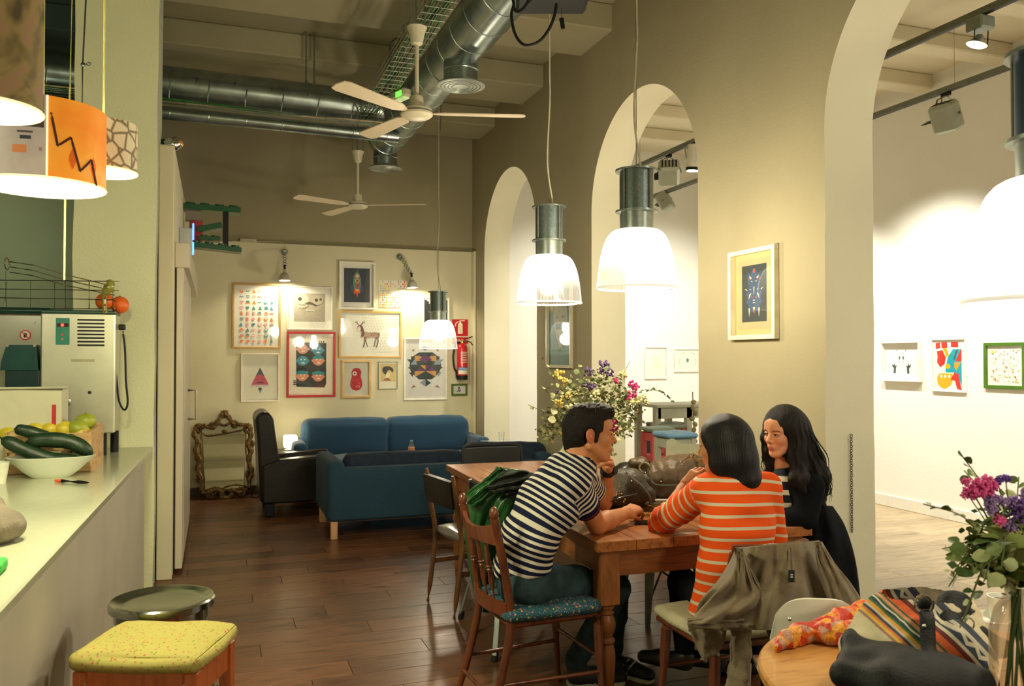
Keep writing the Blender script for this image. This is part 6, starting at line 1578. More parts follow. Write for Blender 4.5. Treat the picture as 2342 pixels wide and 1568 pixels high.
def drum(px,py,D,r,h,label,m,ztop=4.4,power=14,open_=False):
 c=P(px,py,D=D);t=thing('drum_lampshade',label,'lamp',c,0,'printed drum lampshades over the counter')
 g=G();g.closeends=False;g.lathe([(r,0),(r,h)],n=56);g.build('printed_shade',m,t,angle=80)
 g=G();g.closeends=False;g.lathe([(r-.004,h),(r-.004,0)],n=56);g.build('shade_lining',m_in,t,angle=80)
 g=G();g.tube([(math.cos(i*PI/24)*r,math.sin(i*PI/24)*r,0)for i in range(48)],.0035,n=6,closed=True);g.build('bottom_ring',M((.9,.8,.4),emit=(1,.9,.5),es=1.0),t)
 g=G()
 for k in range(3):g.cyl((0,0,h-.02),(math.cos(k*2.1)*r,math.sin(k*2.1)*r,h-.02),.0025,n=5)
 g.build('spider_frame',m_steel,t)
 g=G();g.ball((0,0,h*.45),(.04,.04,.05));g.build('bulb',m_bulb,t)
 g=G();g.cyl((0,0,h*.45),(0,0,ztop-c.z),.004,n=6);g.build('cord',M((.42,.42,.14),rough=.6),t)
 light('POINT',c+Vector((0,0,h*.10)),power,(1,.95,.58),.06)
 return t
s1=drum(96,428,2.45,.170,.228,'drum lampshade with an orange zigzag print and a pale face',shade_mat('orange_print','orange'),power=48)
c=s1.location;
def patch(a0,a1,z0,z1,m,nm,off=.0015,r=.170):
 g=G();g.grid(lambda u,v:((r+off)*math.cos(a0+(a1-a0)*u),(r+off)*math.sin(a0+(a1-a0)*u),z0+(z1-z0)*v),8,1);return g.build(nm,m,s1)
fa=math.atan2(-c.y,-c.x)
patch(fa-.85,fa+.05,.0,.228,M((.50,.42,.34),rough=.6,emit=(.50,.42,.34),es=.3),'face_panel')
patch(fa-.85,fa+.02,.135,.228,M((.12,.09,.08),rough=.7,var=.3,scale=60),'drawn_fringe',.0022)
for a,z,w1,h1,m in((-.22,.10,.10,.010,(.04,.05,.05)),(-.22,.118,.14,.005,(.08,.06,.05)),(-.30,.062,.13,.022,(.65,.24,.08)),(-.02,.07,.03,.01,(.3,.2,.16))):
 patch(fa+a-w1,fa+a+w1*.6,z,z+h1,M(m,rough=.6,emit=m,es=.3),'drawn_face_mark',.003)
patch(fa+.05,fa+.08,.0,.228,M((.9,.85,.6),emit=(1,.9,.6),es=.8),'pale_seam',.0025)
zz=[(.12,.18),(.22,.09),(.42,.12),(.58,.03),(.80,.07),(.93,.0)]
for(a0,z0),(a1,z1)in zip(zz,zz[1:]):
 g=G();n=6;g.tube([((.1725)*math.cos(fa+a0+(a1-a0)*i/n),(.1725)*math.sin(fa+a0+(a1-a0)*i/n),z0+(z1-z0)*i/n)for i in range(n+1)],.0035,n=5);g.build('zigzag_line',M((.10,.02,.01)),s1)
for a0,z0 in((.45,.03),(.86,.02)):
 g=G();g.grid(lambda u,v:(.1718*math.cos(fa+a0+.06*math.sin(PI*v)*(u-.5)*2),.1718*math.sin(fa+a0+.06*math.sin(PI*v)*(u-.5)*2),z0+.06*v),4,8);g.build('orange_flame',M((.70,.12,.0),emit=(.7,.12,0),es=.3),s1)
drum(236,394,2.85,.107,.165,'sepia line-art drum lampshade nearest the pillar',shade_mat('sketch_print','sketch'),power=100)
drum(-40,250,1.75,.112,.28,'dark photo-print lampshade cut off at the top left corner',shade_mat('photo_print','photo'),power=10)
t=thing('hooked_cable','black cable with small hook hanging before the pillar','cable',P(192,150,D=2.9))
g=G();g.tube([P(188,260,D=2.9),P(189,150,D=2.9),P(197,-10,D=2.9)],.003,n=6);g.build('cord',m_black,t,world=True)
g=G();g.ball(P(190,148,D=2.9),.008);q=P(203,146,D=2.9);g.tube([q+RT*.008*math.cos(i*PI/6)+UP*.005*math.sin(i*PI/6)for i in range(12)],.002,n=5,closed=True);g.build('hook',m_black,t,world=True)
g=G();g.tube([P(166,-60,D=3.15),P(160,200,D=3.15),P(149,455,D=3.15),P(147,640,D=3.15)],.0035,n=6);o=g.build('dangling_cable',M((.5,.48,.12)),loc=P(149,455,D=3.15));tag(o,'yellowish cable dropping past the lampshades beside the pillar down to the wire rack','cable')
# ================================================================== people
NV=lambda v:np.array(v,float)
def unit(v):v=NV(v);return v/np.linalg.norm(v)
def frame(f,u):
 f=unit(f);u=NV(u);l=np.cross(u,f);l=unit(l);u=np.cross(f,l);return f,l,u
class Head:
 def __init__(s,c,f,u,k=1.):s.c=NV(c);s.f,s.l,s.u=frame(f,u);s.k=k;s.E=np.array([s.f,s.l,s.u])
 def p(s,a,b,c):return s.c+(s.f*a+s.l*b+s.u*c)*s.k
 def loc(s,V):return((V-s.c)@s.E.T)/s.k
def skin_mat(name,col,lip,h=None,cheek=(.55,.14,.07)):
 return M(col,rough=.52,var=.10,scale=25,bump=.06,bscale=220,spec=.35,name=name,sss=.0),M(lip,rough=.4,name=name+'_lips'),M(tuple(min(1,a*.5+b*.5)for a,b in zip(col,cheek)),rough=.5,var=.1,scale=25,name=name+'_flush')
def head_field(H_,fem=False,h=.0028):
 k=H_.k;R=.17*k
 F=Field(H_.c-R,H_.c+R,h);p=H_.p;E=H_.E
 F.ell(p(-.012,0,.035),NV((.094,.072,.083))*k,E,k=.0)
 F.ell(p(.030,0,-.028),NV((.060,.056,.075))*k,E,k=.03)
 F.ell(p(.045,0,.045),NV((.045,.055,.045))*k,E,k=.03)
 jw=.048 if fem else .056
 for s in(-1,1):
  F.cap(p(-.008,s*jw,-.050),p(.060,s*.018,-.098),.016*k,.015*k,k=.03)
  F.ell(p(.058,s*.034,-.025),NV((.024,.022,.022))*k,E,k=.02)
  F.cap(p(.078,s*.012,.022),p(.066,s*.045,.022),.009*k,.008*k,k=.014)
 F.cap(p(.058,0,-.098),p(.075,0,-.100),.020*k,(.014 if fem else .017)*k,k=.02)
 F.ell(p(.074,0,-.060),NV((.022,.026,.022))*k,E,k=.012)
 for s in(-1,1):F.ell(p(.090,s*.031,.003),NV((.016,.017,.012))*k,E,k=.012,sub=True)
 F.cap(p(.080,0,.014),p(.107,0,-.027),.0075*k,.0108*k,k=.010)
 for s in(-1,1):
  F.ell(p(.094,s*.0115,-.034),NV((.010,.0075,.008))*k,E,k=.006)
  F.ell(p(.097,s*.0065,-.042),NV((.005,.0035,.004))*k,E,k=.002,sub=True)
  F.ell(p(.0745,s*.031,.003),NV((.0135,.0155,.0105))*k,E,k=.004)
  F.ell(p(.088,s*.031,.0015),NV((.006,.0115,.0042))*k,E,k=.001,sub=True)
 F.cap(p(.0905,-.014,-.0605),p(.0905,.014,-.0605),.0046*k,.0046*k,k=.006);F.cap(p(.094,-.003,-.0590),p(.094,.003,-.0590),.0044*k,k=.006)
 F.cap(p(.0905,-.010,-.0700),p(.0905,.010,-.0700),.0052*k,k=.006)
 F.cap(p(.099,-.022,-.0655),p(.099,.022,-.0655),.0026*k,k=.002,sub=True)
 for s in(-1,1):
  q=p(-.012,s*.074,-.008)
  ax=Matrix.Rotation(.25,3,'Y');EE=np.array([H_.f*.96+H_.u*.28,H_.l*.85-H_.f*s*-.5,H_.u*.96-H_.f*.28]);EE=np.array([unit(e)for e in EE])
  F.ell(q,NV((.019,.0075,.031))*k,EE,k=.006);F.ell(p(-.008,s*.083,-.006),NV((.011,.006,.020))*k,EE,k=.003,sub=True)
  F.ell(p(-.006,s*.078,-.010),NV((.006,.005,.012))*k,EE,k=.003)
 return F
def finger(F,b,d,n,ln,r,curl,k=.006):
 """b base, d direction, n back-of-hand normal; curl list of bends"""
 p=NV(b);d=unit(d);n=unit(n);ang=0;rr=r
 for L,c in zip(ln,curl):
  ang+=c;dd=d*math.cos(ang)-n*math.sin(ang);q=p+dd*L;F.cap(p,q,rr,rr*.9,k=k);p=q;rr*=.9
 return p
def hand(F,w,d,n,side,k=1.,curls=((.5,.8,.5),)*4,spread=.10,thumb=(.5,.45,.55),tb=(.2,.5)):
 """w wrist, d towards fingers, n back of hand, side: +1 if the thumb lies along cross(d,n)"""
 w=NV(w);d=unit(d);n=NV(n);n=unit(n-d*(n@d));s=np.cross(d,n)*side
 ofs=(.030,.0105,-.009,-.027);fl=((.042,.026,.021),(.046,.029,.022),(.042,.027,.021),(.033,.021,.018));kl=(.084,.088,.083,.075)
 for i in range(4):
  kn=w+(d*kl[i]+s*ofs[i]+n*(.004-.003*abs(i-1)))*k
  F.cap(w+s*ofs[i]*.55*k+d*.008*k,kn,.0145*k,.0115*k,k=.014)
  a=spread*(1.2-i)*.8
  finger(F,kn,d*math.cos(a)+s*math.sin(a),n,[x*k for x in fl[i]],(.0092-.0006*(i==3))*k,curls[i],k=.004)
 tbp=w+(d*.022+s*.026-n*.008)*k;td=d*thumb[0]+s*thumb[1]-n*thumb[2]
 F.cap(w+d*.012*k,tbp,.015*k,.014*k,k=.012)
 finger(F,tbp,td,np.cross(unit(td),unit(np.cross(d,n))*side)*-1 if False else n,[.042*k,.030*k,.024*k],.0108*k,(0,tb[0],tb[1]),k=.006)
def eyes(H_,parent,gaze=(1,0,0),iris=(.05,.025,.012),brow=(.02,.012,.008),fem=False):
 k=H_.k
 for s in(-1,1):
  c=H_.p(.0765,s*.031,.0018);f=unit(H_.f*gaze[0]+H_.l*gaze[1]+H_.u*gaze[2])
  g=G();g.ball(Vector(c),.0112*k,n=16,m=10);o=g.build('eyeball',M((.42,.33,.27),rough=.25,var=.03),parent,world=True)
  g=G();a=Vector(c+f*.0092*k);g.cyl(a,a+Vector(f*.0020*k),.0060*k,.0056*k,n=16);g.build('iris',M(iris,rough=.1,coat=.5),parent,world=True)
  g=G();a=Vector(c+f*.0108*k);g.cyl(a,a+Vector(f*.0006*k),.0024*k,n=12);g.build('pupil',m_black,parent,world=True)
  g=G();g.tube(bez([Vector(H_.p(.0865-.003*abs(q),s*(.031+.0125*q),.0058-.0035*abs(q)**2))for q in(-1,-.5,0,.5,1.1)],4),[.0012,.0017,.0018,.0019]*4+[.0014],n=5);g.build('eyelash',m_black,parent,world=True)
  g=G();g.tube(bez([Vector(H_.p(.0905-.0022*(q+1)**2*1.6,s*(.031+.0175*q),.0185+.003*(1-q*q)+(.001 if fem else .0)))for q in(-1,-.4,.2,.7,1.1)],4),[(.0024 if fem else .0034)*k*(1-.55*i/16)for i in range(17)],n=6);g.build('eyebrow',M(brow,rough=.9,bump=.5,bscale=400),parent,world=True)
def join_parts(parts):
 Vs,Fs,o=[],[],0
 for V,F in parts:Vs.append(V);Fs.append(F+o);o+=len(V)
 return np.concatenate(Vs),np.concatenate(Fs)
def seg_param(V,pts):
 """nearest-segment arclength parameter and distance"""
 pts=[NV(p)for p in pts];best=np.full(len(V),1e9);par=np.zeros(len(V));acc=0;n=len(pts)-1
 for i in range(n):
  a,b=pts[i],pts[i+1];ab=b-a;L=np.linalg.norm(ab);t=((V-a)@ab)/L**2
  tc=np.clip(t,0 if i else-3,1 if i<n-1 else 4);d=np.linalg.norm(V-a-np.clip(t,0,1)[:,None]*ab,axis=1);m=d<best
  best=np.where(m,d,best);par=np.where(m,acc+tc*L,par);acc+=L
 return par,best
def soft_param(V,pts,sg=.06):
 pts=[NV(p)for p in pts];n=len(pts)-1;acc=0;W_=0;S_=0
 for i in range(n):
  a,b=pts[i],pts[i+1];ab=b-a;L=np.linalg.norm(ab);t=((V-a)@ab)/L**2;tc=np.clip(t,-.6 if i else-4,1.6 if i<n-1 else 4)
  d=np.linalg.norm(V-a-np.clip(t,0,1)[:,None]*ab,axis=1);w=np.exp(-(d/sg)**2/2)+1e-9;S_=S_+w*(acc+tc*L);W_=W_+w;acc+=L
 return S_/W_
def stripe_mat(name,c1,c2,duty,cuff=None,rough=.85):
 m,nt,b=newmat(name)
 a=node(nt,'ShaderNodeAttribute');a.attribute_name='stripe';fr=node(nt,'ShaderNodeMath',operation='FRACT');nt.links.new(a.outputs['Fac'],fr.inputs[0])
 r=ramp(nt,fr.outputs[0],[(0,c1),(duty-.02,c1),(duty+.02,c2),(.97,c2),(1,c1)]);out=r.outputs[0]
 n=node(nt,'ShaderNodeTexNoise');n.inputs['Scale'].default_value=300;bp=node(nt,'ShaderNodeBump');bp.inputs['Strength'].default_value=.25;bp.inputs['Distance'].default_value=.002
 nt.links.new(n.outputs['Fac'],bp.inputs['Height']);nt.links.new(bp.outputs[0],b.inputs['Normal'])
 if cuff:
  at=node(nt,'ShaderNodeAttribute');at.attribute_name='cuff'
  r2=ramp(nt,at.outputs['Fac'],[(0,(0,0,0)),(.5,(1,1,1))],'CONSTANT');r3=ramp(nt,at.outputs['Fac'],[(0,cuff[0]),(.80,cuff[1]),(.88,cuff[0])],'CONSTANT')
  mx=node(nt,'ShaderNodeMix',data_type='RGBA');nt.links.new(r2.outputs[0],mx.inputs['Factor']);nt.links.new(out,mx.inputs[6]);nt.links.new(r3.outputs[0],mx.inputs[7]);out=mx.outputs[2]
 nt.links.new(out,b.inputs['Base Color']);b.inputs['Roughness'].default_value=rough;b.inputs['Specular IOR Level'].default_value=.2
 return m
Z3=np.array([0,0,1.])
rt,fw=NV(RT),unit(NV((FW.x,FW.y,0)))
def J(x,y,D):return NV(P(x,y,D=D))
# ------------------------------------------------------------------ the man in the striped polo shirt
def man():
 rootp=J(1200,1400,3.62);t=thing('person','young man in striped navy polo and jeans leaning on the table in profile','person',(rootp[0],rootp[1],.5))
 lat=unit((0,1,0))
 pel=J(1196,1322,3.62);sp1=J(1207,1235,3.60);sp2=J(1250,1150,3.62);sp3=J(1300,1085,3.66);nk=J(1322,1052,3.67)
 Hd=Head(J(1349,990,3.66),unit(rt*.99+fw*.09-Z3*.04),Z3+rt*.03,1.04)
 shR=J(1306,1100,3.52);elR=J(1366,1200,3.70);wrR=J(1432,1172,3.90)
 shL=J(1322,1080,3.86);elL=J(1380,1147,4.20);wrL=J(1390,1070,4.02)
 skin,lips,flush=skin_mat('tan_skin',(.50,.205,.085),(.42,.10,.06))
 parts=[]
 F=head_field(Hd);F.chain([Hd.p(-.035,0,-.03),Hd.p(-.045,0,-.11),Hd.p(-.06,0,-.15)],[.052,.054,.058],k=.02)
 F.cap(Hd.p(.02,0,-.085),Hd.p(-.02,0,-.13),.03,.04,k=.03);parts.append(F.mesh())
 lo=np.minimum.reduce([pel,sp1,elR,wrR,elL])-.22;hi=np.maximum.reduce([nk,Hd.c,elR,wrR,elL,shL])+.16
 F=Field(lo,hi,.0055)
 F.chain([pel,sp1,sp2,sp3],[.095,.092,.10,.095],k=.03,lat=lat,sl=1.45)
 F.cap(shR,shL,.055,k=.05);F.chain([sp3,nk,Hd.p(-.045,0,-.09),Hd.p(-.04,0,-.04)],[.065,.062,.055,.052],k=.03)
 for a,b,c in((shR,elR,wrR),(shL,elL,wrL)):
  F.chain([a,a*.5+b*.5,b],[.056,.050,.041],k=.02);F.chain([b,b*.68+c*.32,c],[.043,.045,.027],k=.015)
 parts.append(F.mesh())
 F=Field(wrR-.05,wrR+.19,.0035);F=Field(np.minimum(wrR,J(1500,1150,4.1))-.1,np.maximum(wrR,J(1480,1150,4.0))+.1,.0035)
 d=unit(J(1478,1150,4.02)-wrR);F.cap(wrR-d*.03,wrR+d*.01,.029,.028,k=.01)
 hand(F,wrR,d,unit(Z3*.75-fw*.75+rt*-.15),1,.98,((.75,.95,.6),(.8,1.0,.6),(.75,.9,.5),(.55,.7,.4)),spread=.14,thumb=(.75,.35,.45),tb=(.3,.4));parts.append(F.mesh())
 tgt=J(1400,1012,3.86);d=unit(tgt-wrL);F=Field(np.minimum(wrL,tgt)-.12,np.maximum(wrL,tgt)+.12,.0035);F.cap(wrL-d*.03,wrL+d*.01,.028,k=.01)
 hand(F,wrL,d,unit(rt*.9+Z3*.2+fw*.2),-1,.95,((.9,1.1,.7),)*4,spread=.05,thumb=(.8,.3,.2),tb=(.1,.3));parts.append(F.mesh())
 V,Fc=join_parts(parts)
 def mf(C):
  q=Hd.loc(C);i=np.zeros(len(C),int)
  i[(q[:,0]>.088)&(np.abs(q[:,1])<.018)&(q[:,2]<-.0555)&(q[:,2]>-.0745)]=1
  i[(q[:,0]<.012)&(np.abs(q[:,1])>.071)&(np.abs(q[:,2])<.045)]=2;i[(q[:,0]>.095)&(q[:,2]>-.045)&(q[:,2]<-.02)]=2
  return i
 fbuild(V,Fc,'body',[skin,lips,flush],t,mf)
 eyes(Hd,t,(1,0,-.1),brow=(.012,.008,.006))
 F=Field(Hd.c-.19,Hd.c+.19,.0032);p=Hd.p;E=Hd.E;k=Hd.k
 F.ell(p(-.016,0,.038),NV((.101,.080,.088))*k,E,k=0);F.ell(p(-.055,0,.0),NV((.060,.074,.080))*k,E,k=.03)
 F.ell(p(.045,0,.092),NV((.052,.062,.036))*k,E,k=.03);F.ell(p(.078,.01,.088),NV((.026,.045,.022))*k,E,k=.02)
 F.cap(p(-.07,.0,-.04),p(-.075,0,-.075),.045,.035,k=.02)
 F.ell(p(.125,0,-.01),NV((.085,.11,.075))*k,E,k=.015,sub=True);
 for s in(-1,1):F.ell(p(.025,s*.085,-.035),NV((.052,.035,.050))*k,E,k=.01,sub=True);F.ell(p(-.012,s*.085,-.008),NV((.026,.03,.036))*k,E,k=.008,sub=True);F.cap(p(.022,s*.066,.03),p(.016,s*.066,-.028),.012,.007,k=.006)
 F.cut(p(-.07,0,-.088),-Hd.u*.9-Hd.f*.2)
 V,Fc=F.mesh();V=smooth_mesh(V,Fc,1);q=Hd.loc(V);top=np.clip((q[:,2]-.0)*9,.25,1)
 V=V+vnormals(V,Fc)*((snoise(q,130,1)*.0035+snoise(q,260,2)*.002)*top)[:,None]
 fbuild(V,Fc,'hair',M((.007,.0045,.003),rough=.6,var=.5,scale=60,bump=.5,bscale=260,spec=.2,name='short_dark_hair'),t)
 g=G();r=random.Random(4)
 for i in range(150):
  a,b=r.uniform(-.9,1.2),r.uniform(-1.1,1.1);base=p(.02+.075*a*.9-.01,.06*b,.088+.028*math.cos(a*1.1)-.02*b*b)
  tip=base+(Hd.f*r.uniform(.0,.02)+Hd.u*r.uniform(.006,.018)+Hd.l*r.uniform(-.01,.01));m=(base+tip)/2+Hd.u*.006
  g.tube([Vector(base),Vector(m),Vector(tip)],[.0022,.0018,.0006],n=4)
 o=g.build('hair_tufts',M((.022,.013,.008),rough=.5),t,world=True);o['kind']='stuff'
 lo=np.minimum.reduce([pel,sp1,elR,shR])-.24;hi=np.maximum.reduce([nk,elR,shL,elL])+.12;F=Field(lo,hi,.0055)
 hip=J(1190,1318,3.62)
 F.chain([hip,sp1,sp2,sp3],[.118,.112,.118,.108],k=.03,lat=lat,sl=1.42)
 F.cap(sp2-lat*.05+rt*.03,sp2+lat*.05+rt*.03,.10,k=.04)
 F.cap(shR,shL,.068,k=.05);F.chain([sp3,nk+(nk-sp3)*.1],[.085,.066],k=.04)
 seR=shR*.45+elR*.55;seL=shL*.45+elL*.55
 F.chain([shR,seR],[.070,.066],k=.02);F.chain([shL,seL],[.070,.066],k=.02)
 inn=[(NV(shR*.3+elR*.7),unit(elR-shR),seR,.057),(shL*.3+elL*.7,unit(elL-shL),seL,.057)]
 for q,dr,se,rr in inn:F.cap(se+dr*.0,se+dr*.12,.055,k=.003,sub=True)
 F.cap(nk+(nk-sp3)*.10,Hd.p(-.045,0,-.09),.056,k=.004,sub=True)
 F.cut(J(1200,1306,3.6),unit(-Z3+rt*.12))
 V,Fc=F.mesh();V=smooth_mesh(V,Fc,2)
 pt=soft_param(V,[hip,sp1,sp2,sp3,nk]);pa,da=seg_param(V,[shR,elR]);pb,db=seg_param(V,[shL,elL])
 aR=(pa>.035)&(da<.088)&((V-shR)@unit(elR-shR)>.03)&(((V-sp3)@lat)<-.10+.6*np.clip(pa,0,.3));aL=(pb>.035)&(db<.088)&(((V-sp3)@lat)>.12)
 N=vnormals(V,Fc);fold=snoise(V,26,5)*.005+np.sin(pt*75+snoise(V,9,6)*2.5)*.0028*np.clip((.30-pt)*6,.15,1)
 V=V+N*fold[:,None]
 st=np.where(aR,pa/.0265+.3,np.where(aL,pb/.0265,pt/.0262+.25+.35*snoise(V,6,9)))
 cuff=np.where((pa>np.linalg.norm(seR-shR)-.012)&(da<.09)&(pa>.1)&aR,np.clip(.55+(pa-np.linalg.norm(seR-shR)+.012)*12,.55,1),0)
 fbuild(V,Fc,'polo_shirt',stripe_mat('navy_white_stripes',(.006,.009,.036),(.66,.62,.50),.54,cuff=((.005,.007,.025),(.30,.015,.02))),t,attrs={'stripe':st,'cuff':cuff})
 ring=[];cn=unit(Hd.p(-.045,0,-.09)-nk);cf=unit(rt-cn*(rt@cn));cl=np.cross(cn,cf)
 def col(u,v):
  a=-2.45+4.9*u+PI;rr=.064+.012*(1-v);q=nk+cn*(.020+.034*v-.012*math.cos(a))+(cf*math.cos(a)+cl*math.sin(a))*(rr+.006);return Vector(q)
 g=G();g.grid(col,28,4,thick=.004);g.build('collar',M((.60,.55,.38),rough=.8,var=.08),t,world=True)
 hR=J(1204,1328,3.56);hL=J(1196,1324,3.78);kR=J(1410,1346,3.86);kL=J(1408,1344,4.06);aR_=J(1318,1510,3.92);aL_=J(1398,1498,4.10)
 pts=np.array([hR,hL,kR,kL,aR_,aL_]);F=Field(pts.min(0)-.17,pts.max(0)+.14,.006)
 F.cap(hR,hL,.105,k=.04);F.cap(pel+Z3*.03,pel-Z3*.02,.10,.11,k=.04,lat=lat,sl=1.4)
 for a,b,c in((hR,kR,aR_),(hL,kL,aL_)):
  F.chain([a,a*.45+b*.55,b],[.086,.080,.066],k=.03);F.chain([b,b*.6+c*.4,c],[.066,.062,.052],k=.02)
 F.cut(J(1200,1296,3.6),unit(Z3-rt*.12))
 V,Fc=F.mesh();V=smooth_mesh(V,Fc,1);N=vnormals(V,Fc);V=V+N*(snoise(V,40,7)*.0045+snoise(V,95,8)*.002)[:,None]
 m_den=M((.030,.058,.068),rough=.9,var=.4,scale=14,spec=.2,bump=.3,bscale=420,name='faded_denim');fbuild(V,Fc,'jeans',m_den,t)
 pk=[J(1190,1345,3.39),J(1245,1362,3.395),J(1238,1392,3.41),J(1185,1380,3.40)]
 for a,tip,nm in((aR_,J(1364,1545,3.93),'shoe'),(aL_,J(1440,1532,4.03),'shoe')):
  a=NV(a);tip=NV(tip);a2=a.copy();dirn=unit((tip-a)*[1,1,0]);heel=NV((a[0],a[1],a[2]))-dirn*.02;zf=.009
  hb=NV((heel[0],heel[1],zf));tb_=hb+dirn*.27;
  F=Field(np.minimum(hb,tb_)-.09,np.maximum(hb,tb_)+[.09,.09,.16],.005)
  F.chain([hb+dirn*.02+Z3*.035,hb+dirn*.11+Z3*.032,tb_-dirn*.04+Z3*.022],[.040,.042,.034],k=.02,lat=np.cross(dirn,Z3),sl=1.1);F.cap(hb+dirn*.03+Z3*.04,a+Z3*.0,.042,.045,k=.03);F.cut(hb+Z3*.008,-Z3)
  V,Fc=F.mesh();so=fbuild(V,Fc,nm,M((.015,.016,.018),rough=.6,var=.2,name='dark_trainer'),t)
  g=G();Rm=Matrix((Vector(dirn),Vector(np.cross(Z3,dirn)),Vector(Z3))).transposed();
  ol=[(-.035,-.025),(-.02,-.038),(.10,-.042),(.20,-.042),(.235,-.03),(.245,0),(.235,.03),(.20,.042),(.10,.042),(-.02,.038),(-.035,.025)]
  g.prism(ol,Vector(hb+dirn*.012-Z3*.008),Rm.col[0],Rm.col[1],Vector((0,0,.018)));g.build('sole',M((.55,.55,.45),rough=.7),t,world=True)
  for q in(.10,.135):g=G();sd=np.cross(dirn,Z3);g.tube([Vector(hb+dirn*q+sd*.046+Z3*.012),Vector(hb+dirn*(q+.02)+sd*.040+Z3*.055),Vector(hb+dirn*(q+.03)+sd*.01+Z3*.077)],.0045,n=6);g.build('shoe_stripe',M((.6,.6,.5)),t,world=True)
 ax=unit(wrL-elL);g=G();g.closeends=False;w0=Vector(wrL-ax*.012)
 wb=thing('wristwatch','wide black watch strap on the left wrist of the man','watch',w0)
 g.lathe([(.034,-.022),(.036,-.02),(.036,.02),(.034,.022)],n=28,axis=ax);g.build('strap',m_black,wb)
 g=G();c=Vector(unit(rt*.8-fw*.5))*.036;g.cyl(c,c*1.25,.022,n=20);g.build('watch_case',M((.02,.02,.022),rough=.25,metal=.5),wb)
 return t
man()
# ------------------------------------------------------------------ the woman in the orange striped sweater (seen from behind)
def orange_woman():
 D0=3.50;rootp=J(1680,1400,D0);t=thing('person','woman with straight black hair in orange and white striped sweater, seen from behind','person',(rootp[0],rootp[1],.48))
 face=unit(-rt*.80+fw*.60);tf=unit(-rt*.28+fw*.96);lat=unit(np.cross(Z3,tf))
 pel=J(1676,1372,3.46);s1=J(1684,1290,3.45);s2=J(1688,1200,3.46);s3=J(1686,1130,3.48);nk=J(1676,1085,3.50)
 Hd=Head(J(1652,1016,3.52),face-Z3*.12,Z3+face*.08,.98)
 shL=J(1618,1118,3.50);shR=J(1754,1112,3.52);elL=J(1512,1196,3.78);wrL=J(1566,1108,3.88);elR=J(1772,1225,3.60);wrR=J(1700,1190,3.95)
 skin,lips,flush=skin_mat('warm_skin',(.55,.24,.11),(.5,.12,.08));parts=[]
 F=head_field(Hd,True);F.chain([Hd.p(-.03,0,-.03),Hd.p(-.04,0,-.13)],[.045,.046],k=.02);parts.append(F.mesh())
 pts=np.array([pel,elL,wrL,elR,wrR,nk,shL,shR,Hd.c]);F=Field(pts.min(0)-.16,pts.max(0)+.12,.006)
 F.chain([pel,s1,s2,s3],[.09,.075,.085,.08],k=.03,lat=lat,sl=1.5);F.cap(shL,shR,.042,k=.05);F.chain([s3,nk,Hd.p(-.035,0,-.06)],[.06,.05,.046],k=.03)
 for a,b,c in((shL,elL,wrL),(shR,elR,wrR)):F.chain([a,b],[.042,.034],k=.02);F.chain([b,b*.7+c*.3,c],[.034,.036,.022],k=.012)
 parts.append(F.mesh())
 for w,tgt,nn,sd in((wrL,J(1600,1072,3.86),-rt*.8-fw*.5,1),(wrR,wrR+NV((-.08,.02,.0)),Z3,1)):
  d=unit(tgt-w);F=Field(np.minimum(w,tgt)-.13,np.maximum(w,tgt)+.13,.0036);F.cap(w-d*.03,w+d*.01,.022,k=.01)
  hand(F,w,d,unit(nn),sd,.88,((.45,.6,.4),(.5,.7,.4),(.6,.8,.5),(.7,.9,.5)),spread=.10,thumb=(.8,.3,.35),tb=(.2,.3));parts.append(F.mesh())
 V,Fc=join_parts(parts);fbuild(V,Fc,'body',[skin,lips,flush],t,lambda C:np.where((Hd.loc(C)[:,0]>.088)&(np.abs(Hd.loc(C)[:,1])<.02)&(Hd.loc(C)[:,2]<-.055)&(Hd.loc(C)[:,2]>-.077),1,0))
 eyes(Hd,t,fem=True)
 pts=np.array([pel,elL,elR,nk,shL,shR]);F=Field(pts.min(0)-.2,pts.max(0)+.15,.006)
 hem=J(1668,1392,3.46)
 F.chain([hem,s1,s2,s3],[.118,.106,.104,.096],k=.04,lat=lat,sl=1.50);F.cap(shL,shR,.058,k=.06);F.cap(s3,nk-Z3*.0,.085,.062,k=.05)
 F.chain([shL,shL*.5+elL*.5,elL+(elL-shL)*.02],[.066,.064,.058],k=.02);F.cap(elL,elL*.72+wrL*.28,.056,.050,k=.015)
 F.chain([shR,elR],[.060,.054],k=.02);F.cap(elR,elR*.6+wrR*.4,.052,.045,k=.015)
 q=elL*.72+wrL*.28;F.cap(q,q+unit(wrL-elL)*.14,.041,k=.003,sub=True)
 F.cap(nk+Z3*.005,nk+Z3*.14,.058,.085,k=.012,sub=True)
 F.cut(hem-Z3*.035,unit(-Z3-rt*.12))
 V,Fc=F.mesh();V=smooth_mesh(V,Fc,2);N=vnormals(V,Fc)
 pt,dt=seg_param(V,[hem,s1,s2,s3,nk]);pa,da=seg_param(V,[shL,elL,wrL]);pb,db=seg_param(V,[shR,elR,wrR])
 sag=-.10*((V-s2)@lat+.02)**2*9*.5
 latc=(V-s3)@lat
 aL=(pa>.03)&(da<.085)&(latc>.125-.25*0)
 fold=snoise(V,30,15)*.004+np.where(aL,np.sin(pa*95+snoise(V,14,3))*.004*np.clip((pa-.12)*8,0,1),0)
 back=((V-s3)@tf)<-.02;fold=fold+np.where(back&(pt>.30),.008*np.sin((pt-.3)*60)*np.exp(-(latc/.09)**2),0)
 V=V+N*fold[:,None];P_=.0475
 st=np.where(aL,pa/P_+.25,(V[:,2]-hem[2])/P_*1.03+(latc**2)*18*np.clip(pt*3-.2,0,1)*.55-latc*.8+.10)
 fbuild(V,Fc,'sweater',stripe_mat('orange_white_stripes',(.78,.090,.008),(.62,.54,.38),.72),t,attrs={'stripe':st,'cuff':st*0})
